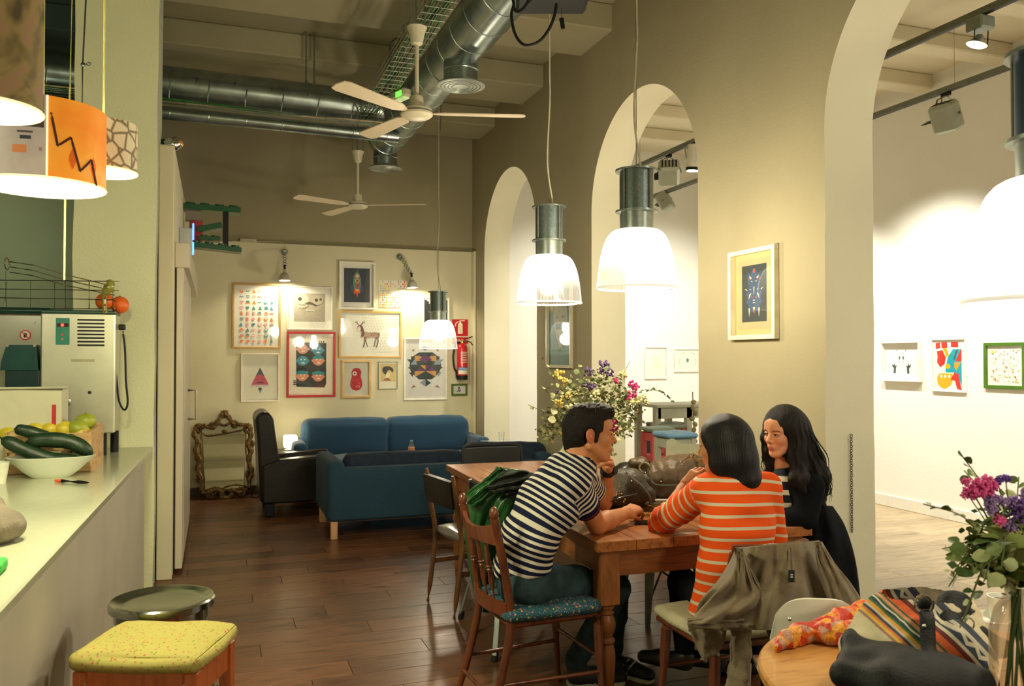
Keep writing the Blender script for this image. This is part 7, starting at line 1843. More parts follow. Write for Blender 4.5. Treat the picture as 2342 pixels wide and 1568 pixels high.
 F=Field(Hd.c-[.2,.2,.32],Hd.c+.2,.0042);p=Hd.p;E=Hd.E
 F.ell(p(-.016,0,.036),NV((.106,.088,.096)),E,k=0)
 tips=J(1704,1122,3.47);
 F.chain([p(-.045,0,.01),p(-.05,0,-.07),tips*.6+p(-.05,0,-.10)*.4,tips-Z3*.02],[.090,.090,.078,.022],k=.03,lat=unit(rt),sl=1.0)
 F.chain([p(-.01,.045,.0),p(.0,.05,-.08),p(-.03,.045,-.15)],[.045,.036,.024],k=.03);F.chain([p(-.0,-.05,.0),p(-.02,-.05,-.1),J(1722,1085,3.5)],[.045,.045,.028],k=.03)
 F.ell(p(.135,0,-.035),NV((.085,.12,.105)),E,k=.012,sub=True)
 V,Fc=F.mesh();V=smooth_mesh(V,Fc,2);q=Hd.loc(V);an=np.arctan2(q[:,1],q[:,0]+.04)
 V=V+vnormals(V,Fc)*((np.sin(an*61+snoise(q,9,4)*2.5)*.0006+np.sin(an*110)*.0004+snoise(q,22,9)*.002)*np.clip((.11-q[:,2])*12,0,1))[:,None]
 fbuild(V,Fc,'hair',M((.006,.006,.007),rough=.42,var=.4,scale=50,bump=.35,bscale=180,stretch=(6,6,.5),spec=.25,name='straight_black_hair'),t)
 hL=J(1650,1392,3.50);hR=J(1712,1398,3.50);kL=J(1560,1330,3.86);kR=J(1640,1350,3.95);aL_=J(1566,1500,3.80);aR_=J(1640,1500,3.86)
 pts=np.array([hL,hR,kL,kR,aL_,aR_]);F=Field(pts.min(0)-.15,pts.max(0)+.12,.0065);F.cap(hL,hR,.10,k=.03)
 for a,b,c in((hL,kL,aL_),(hR,kR,aR_)):F.chain([a,b],[.092,.064],k=.03);F.chain([b,b*.6+c*.4,c],[.064,.058,.042],k=.02)
 V,Fc=F.mesh();fbuild(V,Fc,'trousers',M((.004,.005,.006),rough=.9,var=.2,spec=.12,name='black_trousers'),t)
 for a in(aL_,aR_):
  dirn=unit(-rt*.5+fw*.3);hb=NV((a[0],a[1],a[2]-.06));F=Field(hb-.12,hb+[.12,.12,.16]+dirn*.2*[1,1,0]+[.08,.12,0],.006);F=Field(hb-.3,hb+.3,.007)
  F.chain([hb+Z3*.04,hb+dirn*.12+Z3*.03,hb+dirn*.2+Z3*.022],[.04,.038,.03],k=.02);F.cap(hb+Z3*.04,a,.04,.045,k=.02);F.cut(hb,-Z3);V,Fc=F.mesh();fbuild(V,Fc,'boot',M((.012,.012,.012),rough=.4),t)
 return t
orange_woman()
# ------------------------------------------------------------------ the dark-haired woman in black
def black_woman():
 rootp=J(1850,1300,4.1);t=thing('person','woman with long wavy dark hair and black cardigan, facing left across the table','person',(rootp[0],rootp[1],.5))
 face=unit(-rt*.82-fw*.52-Z3*.10);tf=unit(-rt*.93-fw*.15);lat=unit(np.cross(Z3,tf))
 pel=J(1858,1330,4.10);s1=J(1850,1240,4.10);s2=J(1826,1160,4.08);s3=J(1806,1105,4.07);nk=J(1797,1062,4.07)
 Hd=Head(J(1789,988,4.02),face,Z3-rt*-.04,.96)
 shL=J(1852,1112,3.93);shR=J(1770,1098,4.20);elL=J(1842,1182,3.90);wrL=J(1735,1190,3.93);elR=J(1760,1165,4.30);wrR=J(1700,1165,4.15)
 skin,lips,flush=skin_mat('fair_skin',(.60,.27,.14),(.46,.13,.09),cheek=(.62,.17,.09));parts=[]
 F=head_field(Hd,True,.0026);F.chain([Hd.p(-.03,0,-.03),Hd.p(-.045,0,-.15)],[.044,.046],k=.02);parts.append(F.mesh())
 pts=np.array([pel,elL,wrL,elR,wrR,nk,shL,shR,Hd.c]);F=Field(pts.min(0)-.15,pts.max(0)+.12,.0065)
 F.chain([pel,s1,s2,s3],[.09,.075,.085,.08],k=.03,lat=lat,sl=1.5);F.cap(shL,shR,.040,k=.05);F.chain([s3,nk,Hd.p(-.035,0,-.06)],[.058,.048,.045],k=.03)
 for a,b,c in((shL,elL,wrL),(shR,elR,wrR)):F.chain([a,b],[.04,.034],k=.02);F.chain([b,c],[.034,.022],k=.012)
 parts.append(F.mesh())
 for w,nn in((wrL,Z3),(wrR,Z3)):
  d=unit(-rt+fw*.1);F=Field(w-[.24,.14,.1],w+[.1,.2,.1],.004);F.cap(w-d*.03,w+d*.01,.021,k=.01);hand(F,w,d,nn,1,.86,((.4,.5,.3),)*4);parts.append(F.mesh())
 V,Fc=join_parts(parts)
 def mf(C):
  q=Hd.loc(C);i=np.zeros(len(C),int);i[(q[:,0]>.086)&(np.abs(q[:,1])<.018)&(q[:,2]<-.055)&(q[:,2]>-.0745)]=1;i[(q[:,0]>.05)&(np.hypot(np.abs(q[:,1])-.038,q[:,2]+.035)<.016)]=2;return i
 fbuild(V,Fc,'body',[skin,lips,flush],t,mf);eyes(Hd,t,(1,-.25,.0),iris=(.03,.03,.02),fem=True)
 pts=np.array([pel,nk,shL,shR]);F=Field(pts.min(0)-.2,pts.max(0)+.12,.0065)
 F.chain([pel,s1,s2,s3],[.105,.088,.098,.092],k=.03,lat=lat,sl=1.45);F.cap(shL*.8+shR*.2,shL*.2+shR*.8,.05,k=.05);F.ell(J(1788,1125,4.02),(.075,.075,.11),k=.04);F.cap(nk,nk+Z3*.1,.055,.07,k=.01,sub=True)
 V,Fc=F.mesh();fbuild(V,Fc,'striped_top',stripe_mat('navy_cream_stripes',(.012,.014,.022),(.62,.56,.44),.60),t,attrs={'stripe':(V[:,2]-pel[2])/.062+.28,'cuff':V[:,2]*0})
 pts=np.array([pel,elL,wrL,elR,wrR,nk,shL,shR]);F=Field(pts.min(0)-.2,pts.max(0)+.14,.0065)
 F.chain([pel,s1,s2,s3],[.118,.102,.110,.102],k=.03,lat=lat,sl=1.45);F.cap(shL,shR,.060,k=.06)
 F.chain([shL,elL],[.066,.056],k=.02);F.chain([elL,wrL],[.054,.038],k=.02);F.chain([shR,elR],[.062,.054],k=.02);F.chain([elR,wrR],[.052,.038],k=.02)
 q1=J(1784,1080,3.92);q2=J(1778,1150,3.92);F.cap(q1,q2,.050,.050,k=.01,sub=True);fr=s2+tf*.14;F.cap(fr+Z3*.14+lat*-.03,fr-Z3*.25+lat*.0,.05,.05,k=.01,sub=True);F.cap(nk-Z3*.01,nk+Z3*.12,.058,.08,k=.01,sub=True)
 V,Fc=F.mesh();V=smooth_mesh(V,Fc,1);V=V+vnormals(V,Fc)*(snoise(V,36,2)*.004)[:,None];m_card=M((.004,.005,.007),rough=.95,var=.25,scale=60,bump=.3,bscale=300,spec=.12,name='black_knit');fbuild(V,Fc,'cardigan',m_card,t)
 hL=J(1845,1335,4.02);hR=J(1838,1330,4.25);kL=J(1700,1330,4.05);kR=J(1690,1325,4.28);a1=kL-Z3*.40+rt*.05;a2=kR-Z3*.40+rt*.05
 pts=np.array([hL,hR,kL,kR,a1,a2]);F=Field(pts.min(0)-.12,pts.max(0)+.12,.008);F.cap(hL,hR,.10,k=.03)
 for a,b,c in((hL,kL,a1),(hR,kR,a2)):F.chain([a,b,c],[.088,.062,.042],k=.03)
 V,Fc=F.mesh();fbuild(V,Fc,'trousers',M((.004,.005,.006),rough=.9,var=.2,spec=.12,name='black_trousers'),t)
 for a in(a1,a2):
  hb=NV((a[0],a[1],.0));F=Field(hb-.3,hb+.3,.008);F.chain([hb+Z3*.045,hb-rt*.12+Z3*.035,hb-rt*.19+Z3*.025],[.04,.036,.028],k=.02);F.cap(hb+Z3*.05,NV(a),.035,.045,k=.02);F.cut(hb+Z3*.002,-Z3);V,Fc=F.mesh();fbuild(V,Fc,'boot',M((.012,.012,.012),rough=.4),t)
 F=Field(Hd.c-[.26,.26,.36],Hd.c+.22,.0045);p=Hd.p;E=Hd.E
 F.ell(p(-.022,0,.040),NV((.108,.090,.096)),E,k=0);rs_=J(1868,1090,3.98)
 F.chain([p(-.06,.02,.0),p(-.08,.03,-.09),rs_,J(1882,1140,3.98)],[.085,.080,.055,.020],k=.04);F.chain([p(-.02,.055,.01),p(-.02,.065,-.09),J(1828,1095,3.90),J(1838,1120,3.88)],[.042,.048,.042,.02],k=.03)
 F.chain([p(.02,-.062,.03),p(.030,-.075,-.03),p(.015,-.080,-.10),J(1764,1080,4.10)],[.030,.024,.026,.022],k=.02)
 F.ell(p(.128,.012,-.030),NV((.078,.066,.108)),E,k=.014,sub=True)
 V,Fc=F.mesh();V=smooth_mesh(V,Fc,2);q=Hd.loc(V);an=np.arctan2(q[:,1],q[:,0]+.06);amp=np.clip((.10-q[:,2])*5,.1,1)
 V=V+vnormals(V,Fc)*((np.sin(an*22+np.sin(q[:,2]*48)*1.2)*.005+np.sin(an*55+np.sin(q[:,2]*60))*.0018)*amp)[:,None]
 m_wh=M((.007,.0045,.0035),rough=.5,var=.5,scale=50,bump=.5,bscale=160,spec=.22,stretch=(5,5,.8),name='wavy_dark_hair');fbuild(V,Fc,'hair',m_wh,t)
 g=G();r=random.Random(12)
 for i in range(90):
  side=r.random()<.72;a=r.uniform(0,1);ph=r.uniform(0,6.28)
  b=NV(p(-.06-.05*a,.09-.10*a,.05-.02*r.random()))if side else NV(p(.03-.02*a,-.075,.02));e=J(1850+55*r.random()**2,1095+55*r.random(),3.95)if side else J(1738+25*r.random(),1040+50*r.random(),4.1)
  pts=[Vector(b+(e-b)*q+rt*.012*math.sin(q*13+ph)*q+fw*.01*math.cos(q*11+ph)*q-(rt*-.035 if side else rt*.012)*math.sin(PI*q))for q in np.linspace(0,1,14)]
  g.tube(pts,[.0028]*8+[.002,.0018,.0015,.0012,.001,.0006],n=4)
 for k in range(5):
  pts=[Vector(J(1878,1100+4*k,3.98)),Vector(J(1890,1125+2*k,3.98)),Vector(J(1893+2*k,1132-2*k,3.97)),Vector(J(1899,1124-3*k,3.97))];g.tube(bez(pts,5),.0014,n=4)
 o=g.build('loose_locks',m_wh,t,world=True);o['kind']='stuff'
 g=G();c=Vector(nk+tf*.062-Z3*.045)
 g.tube([Vector(nk+(tf*math.cos(a)+lat*math.sin(a))*.066-Z3*(.02+.035*max(0,math.cos(a))))for a in np.linspace(-2.2,2.2,26)],.003,n=6);g.build('necklace',M((.45,.25,.12),rough=.3,metal=.8),t,world=True)
 return t
black_woman()
# ================================================================== bags, books, phone on the long table
def on_table(px,py,z=ZTB):return P(px,py,Z=z)
m_brl=M((.075,.045,.016),rough=.48,var=.45,scale=9,bump=.6,bscale=45,coat=.0,name='brown_leather')
m_bkl=M((.014,.011,.008),rough=.35,var=.5,scale=12,bump=.35,bscale=40,coat=.12,name='dark_leather')
m_dkl=M((.040,.030,.019),rough=.48,var=.5,scale=12,bump=.6,bscale=50,coat=.0,name='olive_leather')
m_brass=M((.55,.38,.14),rough=.25,metal=1.)
m_chrome=M((.7,.68,.6),rough=.15,metal=1.)
def rope(nm,pts,r,m,parent,flat=None,n=8):
 g=G();g.tube(bez(pts,8),r,n=n,flat=flat);return g.build(nm,m,parent,world=True)
def ringpx(nm,c,r,nrm,m,parent,th=.004):
 a,b,_=basis(nrm);g=G();g.tube([c+a*math.cos(i*PI/10)*r+b*math.sin(i*PI/10)*r for i in range(20)],th,n=6,closed=True);return g.build(nm,m,parent,world=True)
DB=4.55;c=NV(P(1528,1075,D=DB));zf=ZTB
t=thing('brown_handbag','large slouchy brown leather handbag lying behind the books on the table','bag',(c[0],c[1],zf))
lo=NV(P(1420,1135,D=DB))-.14;hi=NV(P(1610,1025,D=DB))+.14;F=Field([min(lo[0],hi[0])-.05,c[1]-.28,zf-.03],[max(lo[0],hi[0])+.05,c[1]+.3,zf+.36],.006)
ax=unit(rt*.96+fw*.2)
for q,r in((-.20,.085),(-.13,.095),(-.03,.112),(.07,.125),(.16,.120)):
 F.ell((c[0]+ax[0]*q,c[1]+ax[1]*q,zf+r*1.0),(r*1.0,r*.95,r*(1.05 if q>-.1 else .98)),k=.05)
F.ell(NV(P(1462,1058,D=DB-.05)),(.055,.05,.035),k=.03)
F.cut((0,0,zf+.002),(0,0,-1));V,Fc=F.mesh();V=smooth_mesh(V,Fc,2);xx=(V-c)@ax
N_=vnormals(V,Fc);V=V+N_*(np.sin(xx*75+snoise(V,14,3)*2)*.006*np.clip((.02-xx)*9,.1,1)+snoise(V,45,8)*.004)[:,None];V[:,2]=np.maximum(V[:,2],zf+.001)
fbuild(V,Fc,'bag_body',m_brl,t)
ringpx('strap_ring',P(1474,1069,D=4.38),.028,FW+RT*.5,m_chrome,t,.005)
rope('strap',[P(1478,1075,D=4.36),P(1488,1095,D=4.33),P(1500,1108,D=4.3),P(1530,1110,D=4.3),P(1560,1108,D=4.32),P(1590,1105,D=4.35)],.009,m_bkl,t,.5)
rope('seam_piping',[P(1553,1062,D=4.42),P(1566,1050,D=4.42),P(1580,1042,D=4.43)],.0025,M((.12,.03,.02)),t)
rope('handle',[P(1576,1040,D=4.42),P(1586,1046,D=4.40),P(1593,1062,D=4.38),P(1596,1078,D=4.38)],.009,m_brl,t,.5)
for(x,y)in((1582,1040),(1589,1044),(1601,1055),(1599,1066)):ringpx('buckle',P(x,y,D=4.38),.012,FW,m_brass,t,.003)
g=G();q=P(1512,1100,D=4.39);g.ball(q,(.006,.006,.003));g.build('logo_rivet',m_chrome,t,world=True)
t=thing('black_handbag','black leather bag with perforated flap behind the studded bag','bag',P(1440,1100,D=4.62).xy.to_3d()+Vector((0,0,ZTB)))
c=NV(P(1436,1085,D=4.7));F=Field(c-[.26,.22,.2],c+[.26,.22,.2],.007)
a,b,d_=(NV(P(x,y,D=D_))for x,y,D_ in((1404,1105,4.6),(1455,1062,4.75),(1475,1115,4.55)))
F.chain([a,(a+b)/2,b],[.035,.045,.035],k=.05);F.chain([a,d_],[.05,.05],k=.05);F.cap((a+b)/2,d_,.05,.05,k=.06);F.ell(NV((c[0],c[1],ZTB+.06)),(.14,.08,.065),k=.05);F.cut((0,0,ZTB+.002),(0,0,-1))
V,Fc=F.mesh();V=smooth_mesh(V,Fc,2);V=V+vnormals(V,Fc)*(snoise(V,40,5)*.004)[:,None];fbuild(V,Fc,'bag_body',m_bkl,t)
rope('flap_edge',[P(1402,1108,D=4.5),P(1425,1080,D=4.55),P(1445,1060,D=4.62),P(1462,1054,D=4.66),P(1476,1062,D=4.66)],.006,m_bkl,t)
t=thing('studded_handbag','dark studded leather bag with rivets between the man and the books','bag',P(1435,1130,D=4.3).xy.to_3d()+Vector((0,0,ZTB)))
c=NV(P(1432,1118,D=4.33));F=Field(c-[.24,.2,.15],c+[.22,.2,.15],.006)
F.chain([NV(P(1400,1100,D=4.35)),NV(P(1440,1105,D=4.33)),NV(P(1480,1130,D=4.28))],[.055,.07,.045],k=.05);F.ell((c[0],c[1],ZTB+.055),(.15,.09,.06),k=.05);F.cut((0,0,ZTB+.002),(0,0,-1))
V,Fc=F.mesh();V=smooth_mesh(V,Fc,2);V=V+vnormals(V,Fc)*(snoise(V,50,6)*.004)[:,None];fbuild(V,Fc,'bag_body',m_dkl,t)
def surf(V,px,py,D):
 q=NV(P(px,py,D=D));d=unit(q-NV((0,0,H)));w=V-NV((0,0,H));tt=w@d;r=np.linalg.norm(w-tt[:,None]*d,axis=1);m=np.where(r<.010)[0]
 return Vector(V[m[np.argmin(tt[m])]])if len(m)else Vector(q)
for x,y in((1412,1112),(1421,1125),(1408,1129),(1422,1136),(1433,1144),(1448,1098),(1463,1105),(1412,1141),(1408,1148),(1427,1152)):
 g=G();g.ball(surf(V,x,y,4.28)-FW*.002,.0062,n=10,m=6);g.build('rivet',m_brass,t,world=True)
ringpx('eyelet',surf(V,1411,1123,4.28)-FW*.004,.009,FW,m_chrome,t,.003)
rope('shoulder_strap',[P(1432,1080,D=4.2),P(1450,1095,D=4.18),P(1470,1112,D=4.16),P(1486,1135,D=4.14),P(1487,1150,D=4.14),P(1478,1150,D=4.18)],.012,m_dkl,t,.35)
rope('flap_edge',[P(1398,1148,D=4.14),P(1420,1138,D=4.13),P(1445,1133,D=4.14),P(1460,1128,D=4.16)],.005,m_bkl,t)
def book(px,py,w,d,z0,h,label,cov,rz,pages=(.62,.56,.42),nm='book'):
 c=P(px,py,Z=z0);t=thing(nm,label,'book' if nm=='book' else nm,c,rz)
 g=G();g.box((-w/2+.003,-d/2+.003,.002),(w/2-.003,d/2-.001,h-.002));g.build('pages',M(pages,rough=.8,var=.1,stretch=(1,1,60)),t)
 g=G();g.box((-w/2,-d/2,0),(w/2,d/2,.002));g.box((-w/2,-d/2,h-.002),(w/2,d/2,h));g.box((-w/2,d/2-.001,0),(w/2,d/2+.001,h));g.build('cover',M(cov,rough=.35,coat=.3,var=.05),t);return t
book(1528,1152,.20,.15,ZTB,.012,'flat dark magazine with yellow-green stripe under the thick book',(.05,.07,.03),-.25)
book(1532,1146,.19,.14,ZTB+.012,.018,'thin white notebook in the middle of the book pile',(.62,.60,.52),-.3)
book(1537,1130,.17,.13,ZTB+.03,.04,'thick book with blue cover on top of the pile beside the orange sleeve',(.02,.10,.30),-.15)
t=thing('pen','pale pen lying beside the books','pen',on_table(1505,1153));a=on_table(1492,1147,ZTB+.005);b=on_table(1522,1158,ZTB+.005);g=G();g.cyl(a,b,.004,n=8);g.build('barrel',M((.6,.55,.4)),t,world=True)
c=on_table(1474,1197,ZTB);t=thing('mobile_phone','black mobile phone under the hand of the man','phone',c,-.3)
g=G();g.box((-.052,-.028,0),(.052,.028,.013),ch=.005);g.build('phone_body',M((.012,.012,.014),rough=.12,coat=.5),t)
g=G();g.box((-.03,-.018,.0131),(.035,.018,.0136));g.build('screen',M((.02,.025,.03),rough=.05),t)
t=thing('crumpled_paper','small crumpled white paper by the far elbow of the man','paper',on_table(1396,1160));g=G();g.ball((0,0,.014),(.02,.016,.014),n=9,m=6);g.v=[(x+.004*math.sin(z*300),y+.003*math.sin(x*400),max(0,z))for x,y,z in g.v];g.build('paper_ball',M((.75,.70,.58),rough=.8),t,angle=10)
t=thing('paper_sheet','translucent plastic scrap near the elbow of the woman in orange','paper',on_table(1560,1220));g=G();g.grid(lambda u,v:(-.05+.1*u,-.02+.04*v,.002+.004*math.sin(u*9)*math.sin(v*5)),8,4,thick=.001);g.build('sheet',M((.5,.42,.3),rough=.3,alpha=.6),t)
# ================================================================== bouquets
m_stem=M((.10,.11,.03),rough=.7,var=.2)
def leaf_mesh(nm,m,L=.03,W_=.026):
 g=G();pts=[(0,0),(.25,.42),(.55,.5),(.85,.3),(1,0),(.85,-.3),(.55,-.5),(.25,-.42)];v=[(x*L,y*W_,.12*L*(abs(y)*2)**2-.10*L*x*x)for x,y in pts]+[(.5*L,0,-.03*L)]
 g.add(v,[(i,(i+1)%8,8)for i in range(8)]);o=g.build(nm,m,angle=80);me=o.data;bpy.data.objects.remove(o);return me
LG=[leaf_mesh('leaf',M(c,rough=.55,var=.25,scale=40,name='eucalyptus'))for c in((.13,.17,.05),(.20,.22,.08),(.07,.10,.035),(.32,.33,.15))]
LD=[leaf_mesh('leaf',M(c,rough=.5,var=.25,scale=40,name='green_leaf'))for c in((.10,.17,.03),(.05,.10,.02),(.20,.26,.07),(.38,.42,.20))]
def sprig(parent,pts,n,meshes,size=1.,r=.0016,rs=None,taper=.5):
 rs=rs or rnd;o=parent.location;pp=bez(pts,6);g=G();g.tube([p-o for p in pp],r,n=5);st=g.build('leafy_stem',m_stem,parent)
 for i in range(n):
  k=.12+.88*i/max(1,n-1);j=min(len(pp)-2,int(k*(len(pp)-1)));p=pp[j]-o;d=(pp[j+1]-pp[j]).normalized()
  l=bpy.data.objects.new('leaf',rs.choice(meshes));COL.objects.link(l);l.parent=st;x,y,_=basis(d)
  s=-1 if i%2 else 1;a=rs.uniform(-.6,.6);out=(x*math.cos(a)*s+y*math.sin(a)+d*.35).normalized();nn=out.cross(d).normalized();nn=(nn+Vector((rs.uniform(-.5,.5),rs.uniform(-.5,.5),rs.uniform(-.3,.5)))).normalized()
  yy=nn.cross(out).normalized();zz=out.cross(yy);M3=Matrix((out,yy,zz)).transposed()*(size*(1-taper*k)*rs.uniform(.8,1.2));M4=M3.to_4x4();M4.translation=p;l.matrix_local=M4
 return st
def blossom(parent,c,r,m,n=14,nm='blossom',rs=None):
 rs=rs or rnd;g=G();o=parent.location
 for i in range(n):
  d=Vector((rs.gauss(0,1),rs.gauss(0,1),rs.gauss(0,1))).normalized();g.ball(c-o+d*r*rs.uniform(.4,1.),r*rs.uniform(.22,.38)*(14/max(n,14))**.3,n=6,m=4)
 return g.build(nm,m,parent)
m_yf=M((.50,.38,.09),rough=.8,var=.3,scale=60);m_pf=M((.50,.03,.16),rough=.7,var=.25,scale=60);m_vf=M((.07,.035,.11),rough=.8,var=.3,scale=60);m_cf=M((.50,.48,.24),rough=.8,var=.25,scale=60);m_gf=M((.26,.29,.11),rough=.8,var=.3,scale=60)
DV=4.85;base=P(1358,1108,D=DV);base.z=ZTB
t=thing('dried_bouquet','large dried bouquet of eucalyptus with yellow and pink flowers on the long table','bouquet',base)
BQ=t
def B(x,y,d=0):return P(x,y,D=DV+d)
neck=P(1358,1040,D=DV)
sp=[((1232,810),.1,14),((1208,925),.0,16),((1233,880),.15,12),((1235,1000),-.05,9),((1255,985),.1,9),((1320,826),.2,10),((1385,822),.1,9),((1440,826),.0,10),((1475,900),.1,9),((1485,970),-.05,9),((1466,985),.1,6),((1425,1000),-.15,6),((1412,1012),-.2,6),((1300,850),.2,8),((1350,860),-.1,9),((1410,880),-.1,9),((1290,930),-.1,8),((1440,930),-.15,9),((1380,890),-.2,9),((1330,890),.0,9),((1270,950),.0,8),((1450,880),.15,8)]
rs=random.Random(21)
for(x,y),dd,n in sp:
 e=B(x,y,dd);m=neck.lerp(e,.55)+Vector((0,0,.05 if y<960 else .12));sprig(t,[neck,neck.lerp(m,.5)+Vector((0,0,.02)),m,e],int(n*1.15),LG,1.9,rs=rs,taper=.45)
for i in range(44):
 a=rs.uniform(0,2*PI);q=neck+RT*math.cos(a)*.20*rs.random()**.5+UP*(.13+.13*math.sin(a)*rs.random()**.5)+FW*rs.uniform(-.12,.12);blossom(t,q,rs.uniform(.018,.034),rs.choice([m_gf,m_cf,m_gf,m_yf]),10,'flower_cluster',rs)
for(x,y,r,m)in((1282,858,.030,m_yf),(1272,855,.02,m_yf),(1292,872,.02,m_yf),(1278,922,.024,m_yf),(1300,905,.022,m_yf),(1303,930,.02,m_cf),(1343,850,.026,m_vf),(1382,832,.026,m_vf),(1372,848,.02,m_vf),(1395,852,.026,m_vf),(1412,870,.018,m_pf),(1445,878,.022,m_pf),(1455,882,.022,m_pf),(1446,900,.024,m_pf),(1440,910,.018,m_pf),(1362,902,.026,m_cf),(1350,882,.026,m_vf),(1276,895,.012,m_vf),(1470,908,.022,m_cf),(1458,915,.024,m_cf),(1440,920,.024,m_cf),(1478,920,.018,m_cf),(1425,858,.022,m_cf),(1404,968,.026,m_pf),(1402,980,.024,m_pf)):
 blossom(t,B(x,y,-.1),r*1.15,m,16,'flower',rs)
def filler(parent,cs,n,rad,mats,sz,hgt=0):
 g=G();rr=random.Random(5)
 for i in range(n):
  c=Vector(rr.choice(cs))+Vector((rr.gauss(0,rad),rr.gauss(0,rad),rr.gauss(0,rad)))-parent.location;d=Vector((rr.gauss(0,1),rr.gauss(0,1),rr.gauss(0,1))).normalized();a,b,_=basis(d);w=sz*rr.uniform(.5,1.1)
  g.mat(rr.choice(mats));g.add([c,c+a*w*.5+b*w*.38,c+a*w,c+a*w*.5-b*w*.38],[(0,1,2,3)])
 o=g.build('filler_foliage',parent=parent,smooth=False);o['kind']='stuff'
mL=[M(c,rough=.6,var=.25,scale=40,name='eucalyptus')for c in((.13,.17,.05),(.20,.22,.08),(.07,.10,.035),(.32,.33,.15),(.42,.38,.16))]
filler(t,[B(x,y,d)for x,y,d in((1300,900,0),(1330,930,0),(1370,900,0),(1410,920,0),(1345,880,.1),(1390,870,.1),(1430,900,0),(1290,945,0),(1440,940,0),(1365,950,0),(1400,955,-.1),(1270,960,0),(1255,990,0),(1425,975,-.1))],1300,.034,mL,.032)
for(x,y)in((1422,965),(1264,948),(1272,962),(1428,978),(1400,935)):
 l=bpy.data.objects.new('large_leaf',LG[3]);COL.objects.link(l);l.parent=t;l.matrix_local=Matrix.Translation(B(x,y,-.12)-base)@Matrix.Rotation(1.2,4,'X')@Matrix.Rotation(x,4,'Z')@Matrix.Scale(1.7,4)
vs=thing('glass_vase','tall clear glass vase holding the dried bouquet behind the man','vase',base)
g=G();g.closeends=False;hv=neck.z-base.z;g.lathe([(.001,.004),(.05,.004),(.052,.01),(.056,hv*.5),(.045,hv*.8),(.040,hv*1.0),(.046,hv*1.06)],n=36);g.build('vase_body',m_glass,vs)
g=G()
for i in range(9):a=i*.7;g.cyl((.02*math.cos(a),.02*math.sin(a),.015),(.02*math.cos(a+1.5),.02*math.sin(a+1.5),hv),.0028,n=5)
g.build('stems_in_vase',m_stem,t)
arc_pts=[P(x,y,D=5.2)for x,y in((1455,900),(1470,893),(1490,891),(1510,896),(1527,908),(1540,920))];sprig(t,arc_pts,14,[LG[2]],1.0,.0008,rs=rs,taper=.2)
# ================================================================== round table in the foreground, right
ZR=.75;ctr=Vector((1.70,1.475,0))
lft=P(1753,1530,Z=ZR)
RR=.478;ctr=Vector((1.747,1.583,0))
m_oak=wood('light_oak',(.36,.15,.035),(.58,.29,.085),scale=(1.2,9,9),rough=.28,coat=.2)
t=thing('round_table','round light wooden table in the right foreground, cut off by the frame','table',ctr)
g=G();g.lathe([(RR-.012,ZR-.03),(RR,ZR-.024),(RR,ZR-.006),(RR-.006,ZR),(.001,ZR)],n=96);g.build('tabletop',m_oak,t,angle=30)
g=G();g.cyl((0,0,.03),(0,0,ZR-.03),.035,n=20);g.build('pedestal',M((.02,.02,.02),rough=.3),t)
g=G();g.lathe([(.24,0),(.24,.012),(.05,.03)],n=40);g.build('base',M((.02,.02,.02),rough=.3),t)
def R_(px,py,z=ZR):return P(px,py,Z=z)
DC=2.66;c=P(1868,1420,D=DC);t=thing('white_chair','white shell chair whose rounded back rises behind the round table','chair',(c.x,c.y,0),-YAW-.12)
m_wsh=M((.72,.73,.62),rough=.25,coat=.3,var=.02)
zt=P(1868,1361,D=DC).z;hw=(1970-1766)/2/FPX*DC
def sh(u,v):
 a=2*u-1;top=(zt-.46)*(.55+.45*max(0,1-abs(a)**3.0)**(1/2.4))
 return(a*hw,-.045*(1-a*a)+.02*(1-v),.46+top*v)
g=G();g.grid(sh,24,24,thick=.012);g.build('back_shell',m_wsh,t,angle=60)
g=G();soft(g,(-hw,.0,.435),(hw,.38,.46),.012);g.build('seat_shell',m_wsh,t)
for x in(-.16,.16):
 for y in(.03,.34):g=G();g.cyl((x*1.15,y,0),(x,y,.44),.011);g.build('leg',m_chrome,t)
g=G();q=P(1806,1415,D=DC-.075);g.ball(q,(.007,.007,.007));g.build('screw',m_chrome,t,world=True)
def scarf_mat():
 m,nt,b=newmat('orange_patterned_silk');tc=node(nt,'ShaderNodeTexCoord');v=node(nt,'ShaderNodeTexVoronoi');v.inputs['Scale'].default_value=42;nt.links.new(tc.outputs['Object'],v.inputs['Vector'])
 sp=node(nt,'ShaderNodeSeparateColor');nt.links.new(v.outputs['Color'],sp.inputs[0]);r=ramp(nt,sp.outputs[0],[(0,(.60,.04,.015)),(.3,(.80,.16,.02)),(.6,(.85,.38,.03)),(.82,(.55,.30,.20))],'CONSTANT')
 w=node(nt,'ShaderNodeTexNoise');w.inputs['Scale'].default_value=75;w.inputs['Distortion'].default_value=3;nt.links.new(tc.outputs['Object'],w.inputs[0]);lt=ramp(nt,w.outputs[0],[(0,(1,1,1)),(.53,(1,1,1)),(.545,(.10,.02,.02)),(.565,(.10,.02,.02)),(.58,(1,1,1))])
 mx=node(nt,'ShaderNodeMix',data_type='RGBA');mx.blend_type='MULTIPLY';mx.inputs['Factor'].default_value=1;nt.links.new(r.outputs[0],mx.inputs[6]);nt.links.new(lt.outputs[0],mx.inputs[7]);nt.links.new(mx.outputs[2],b.inputs['Base Color']);b.inputs['Roughness'].default_value=.5;return m
m_scf=scarf_mat();t=thing('orange_scarf','red and orange patterned scarf bunched on the round table by the white chair','scarf',R_(1880,1460))
F=Field(NV(R_(1770,1500))-[.1,.15,.05],NV(R_(2030,1400))+[.12,.2,.2],.0055)
pp=[NV(R_(x,y))+[0,0,dz]for x,y,dz in((1775,1490,.012),(1800,1478,.020),(1830,1470,.026),(1860,1464,.024))];F.chain(pp,[.014,.022,.026,.022],k=.02)
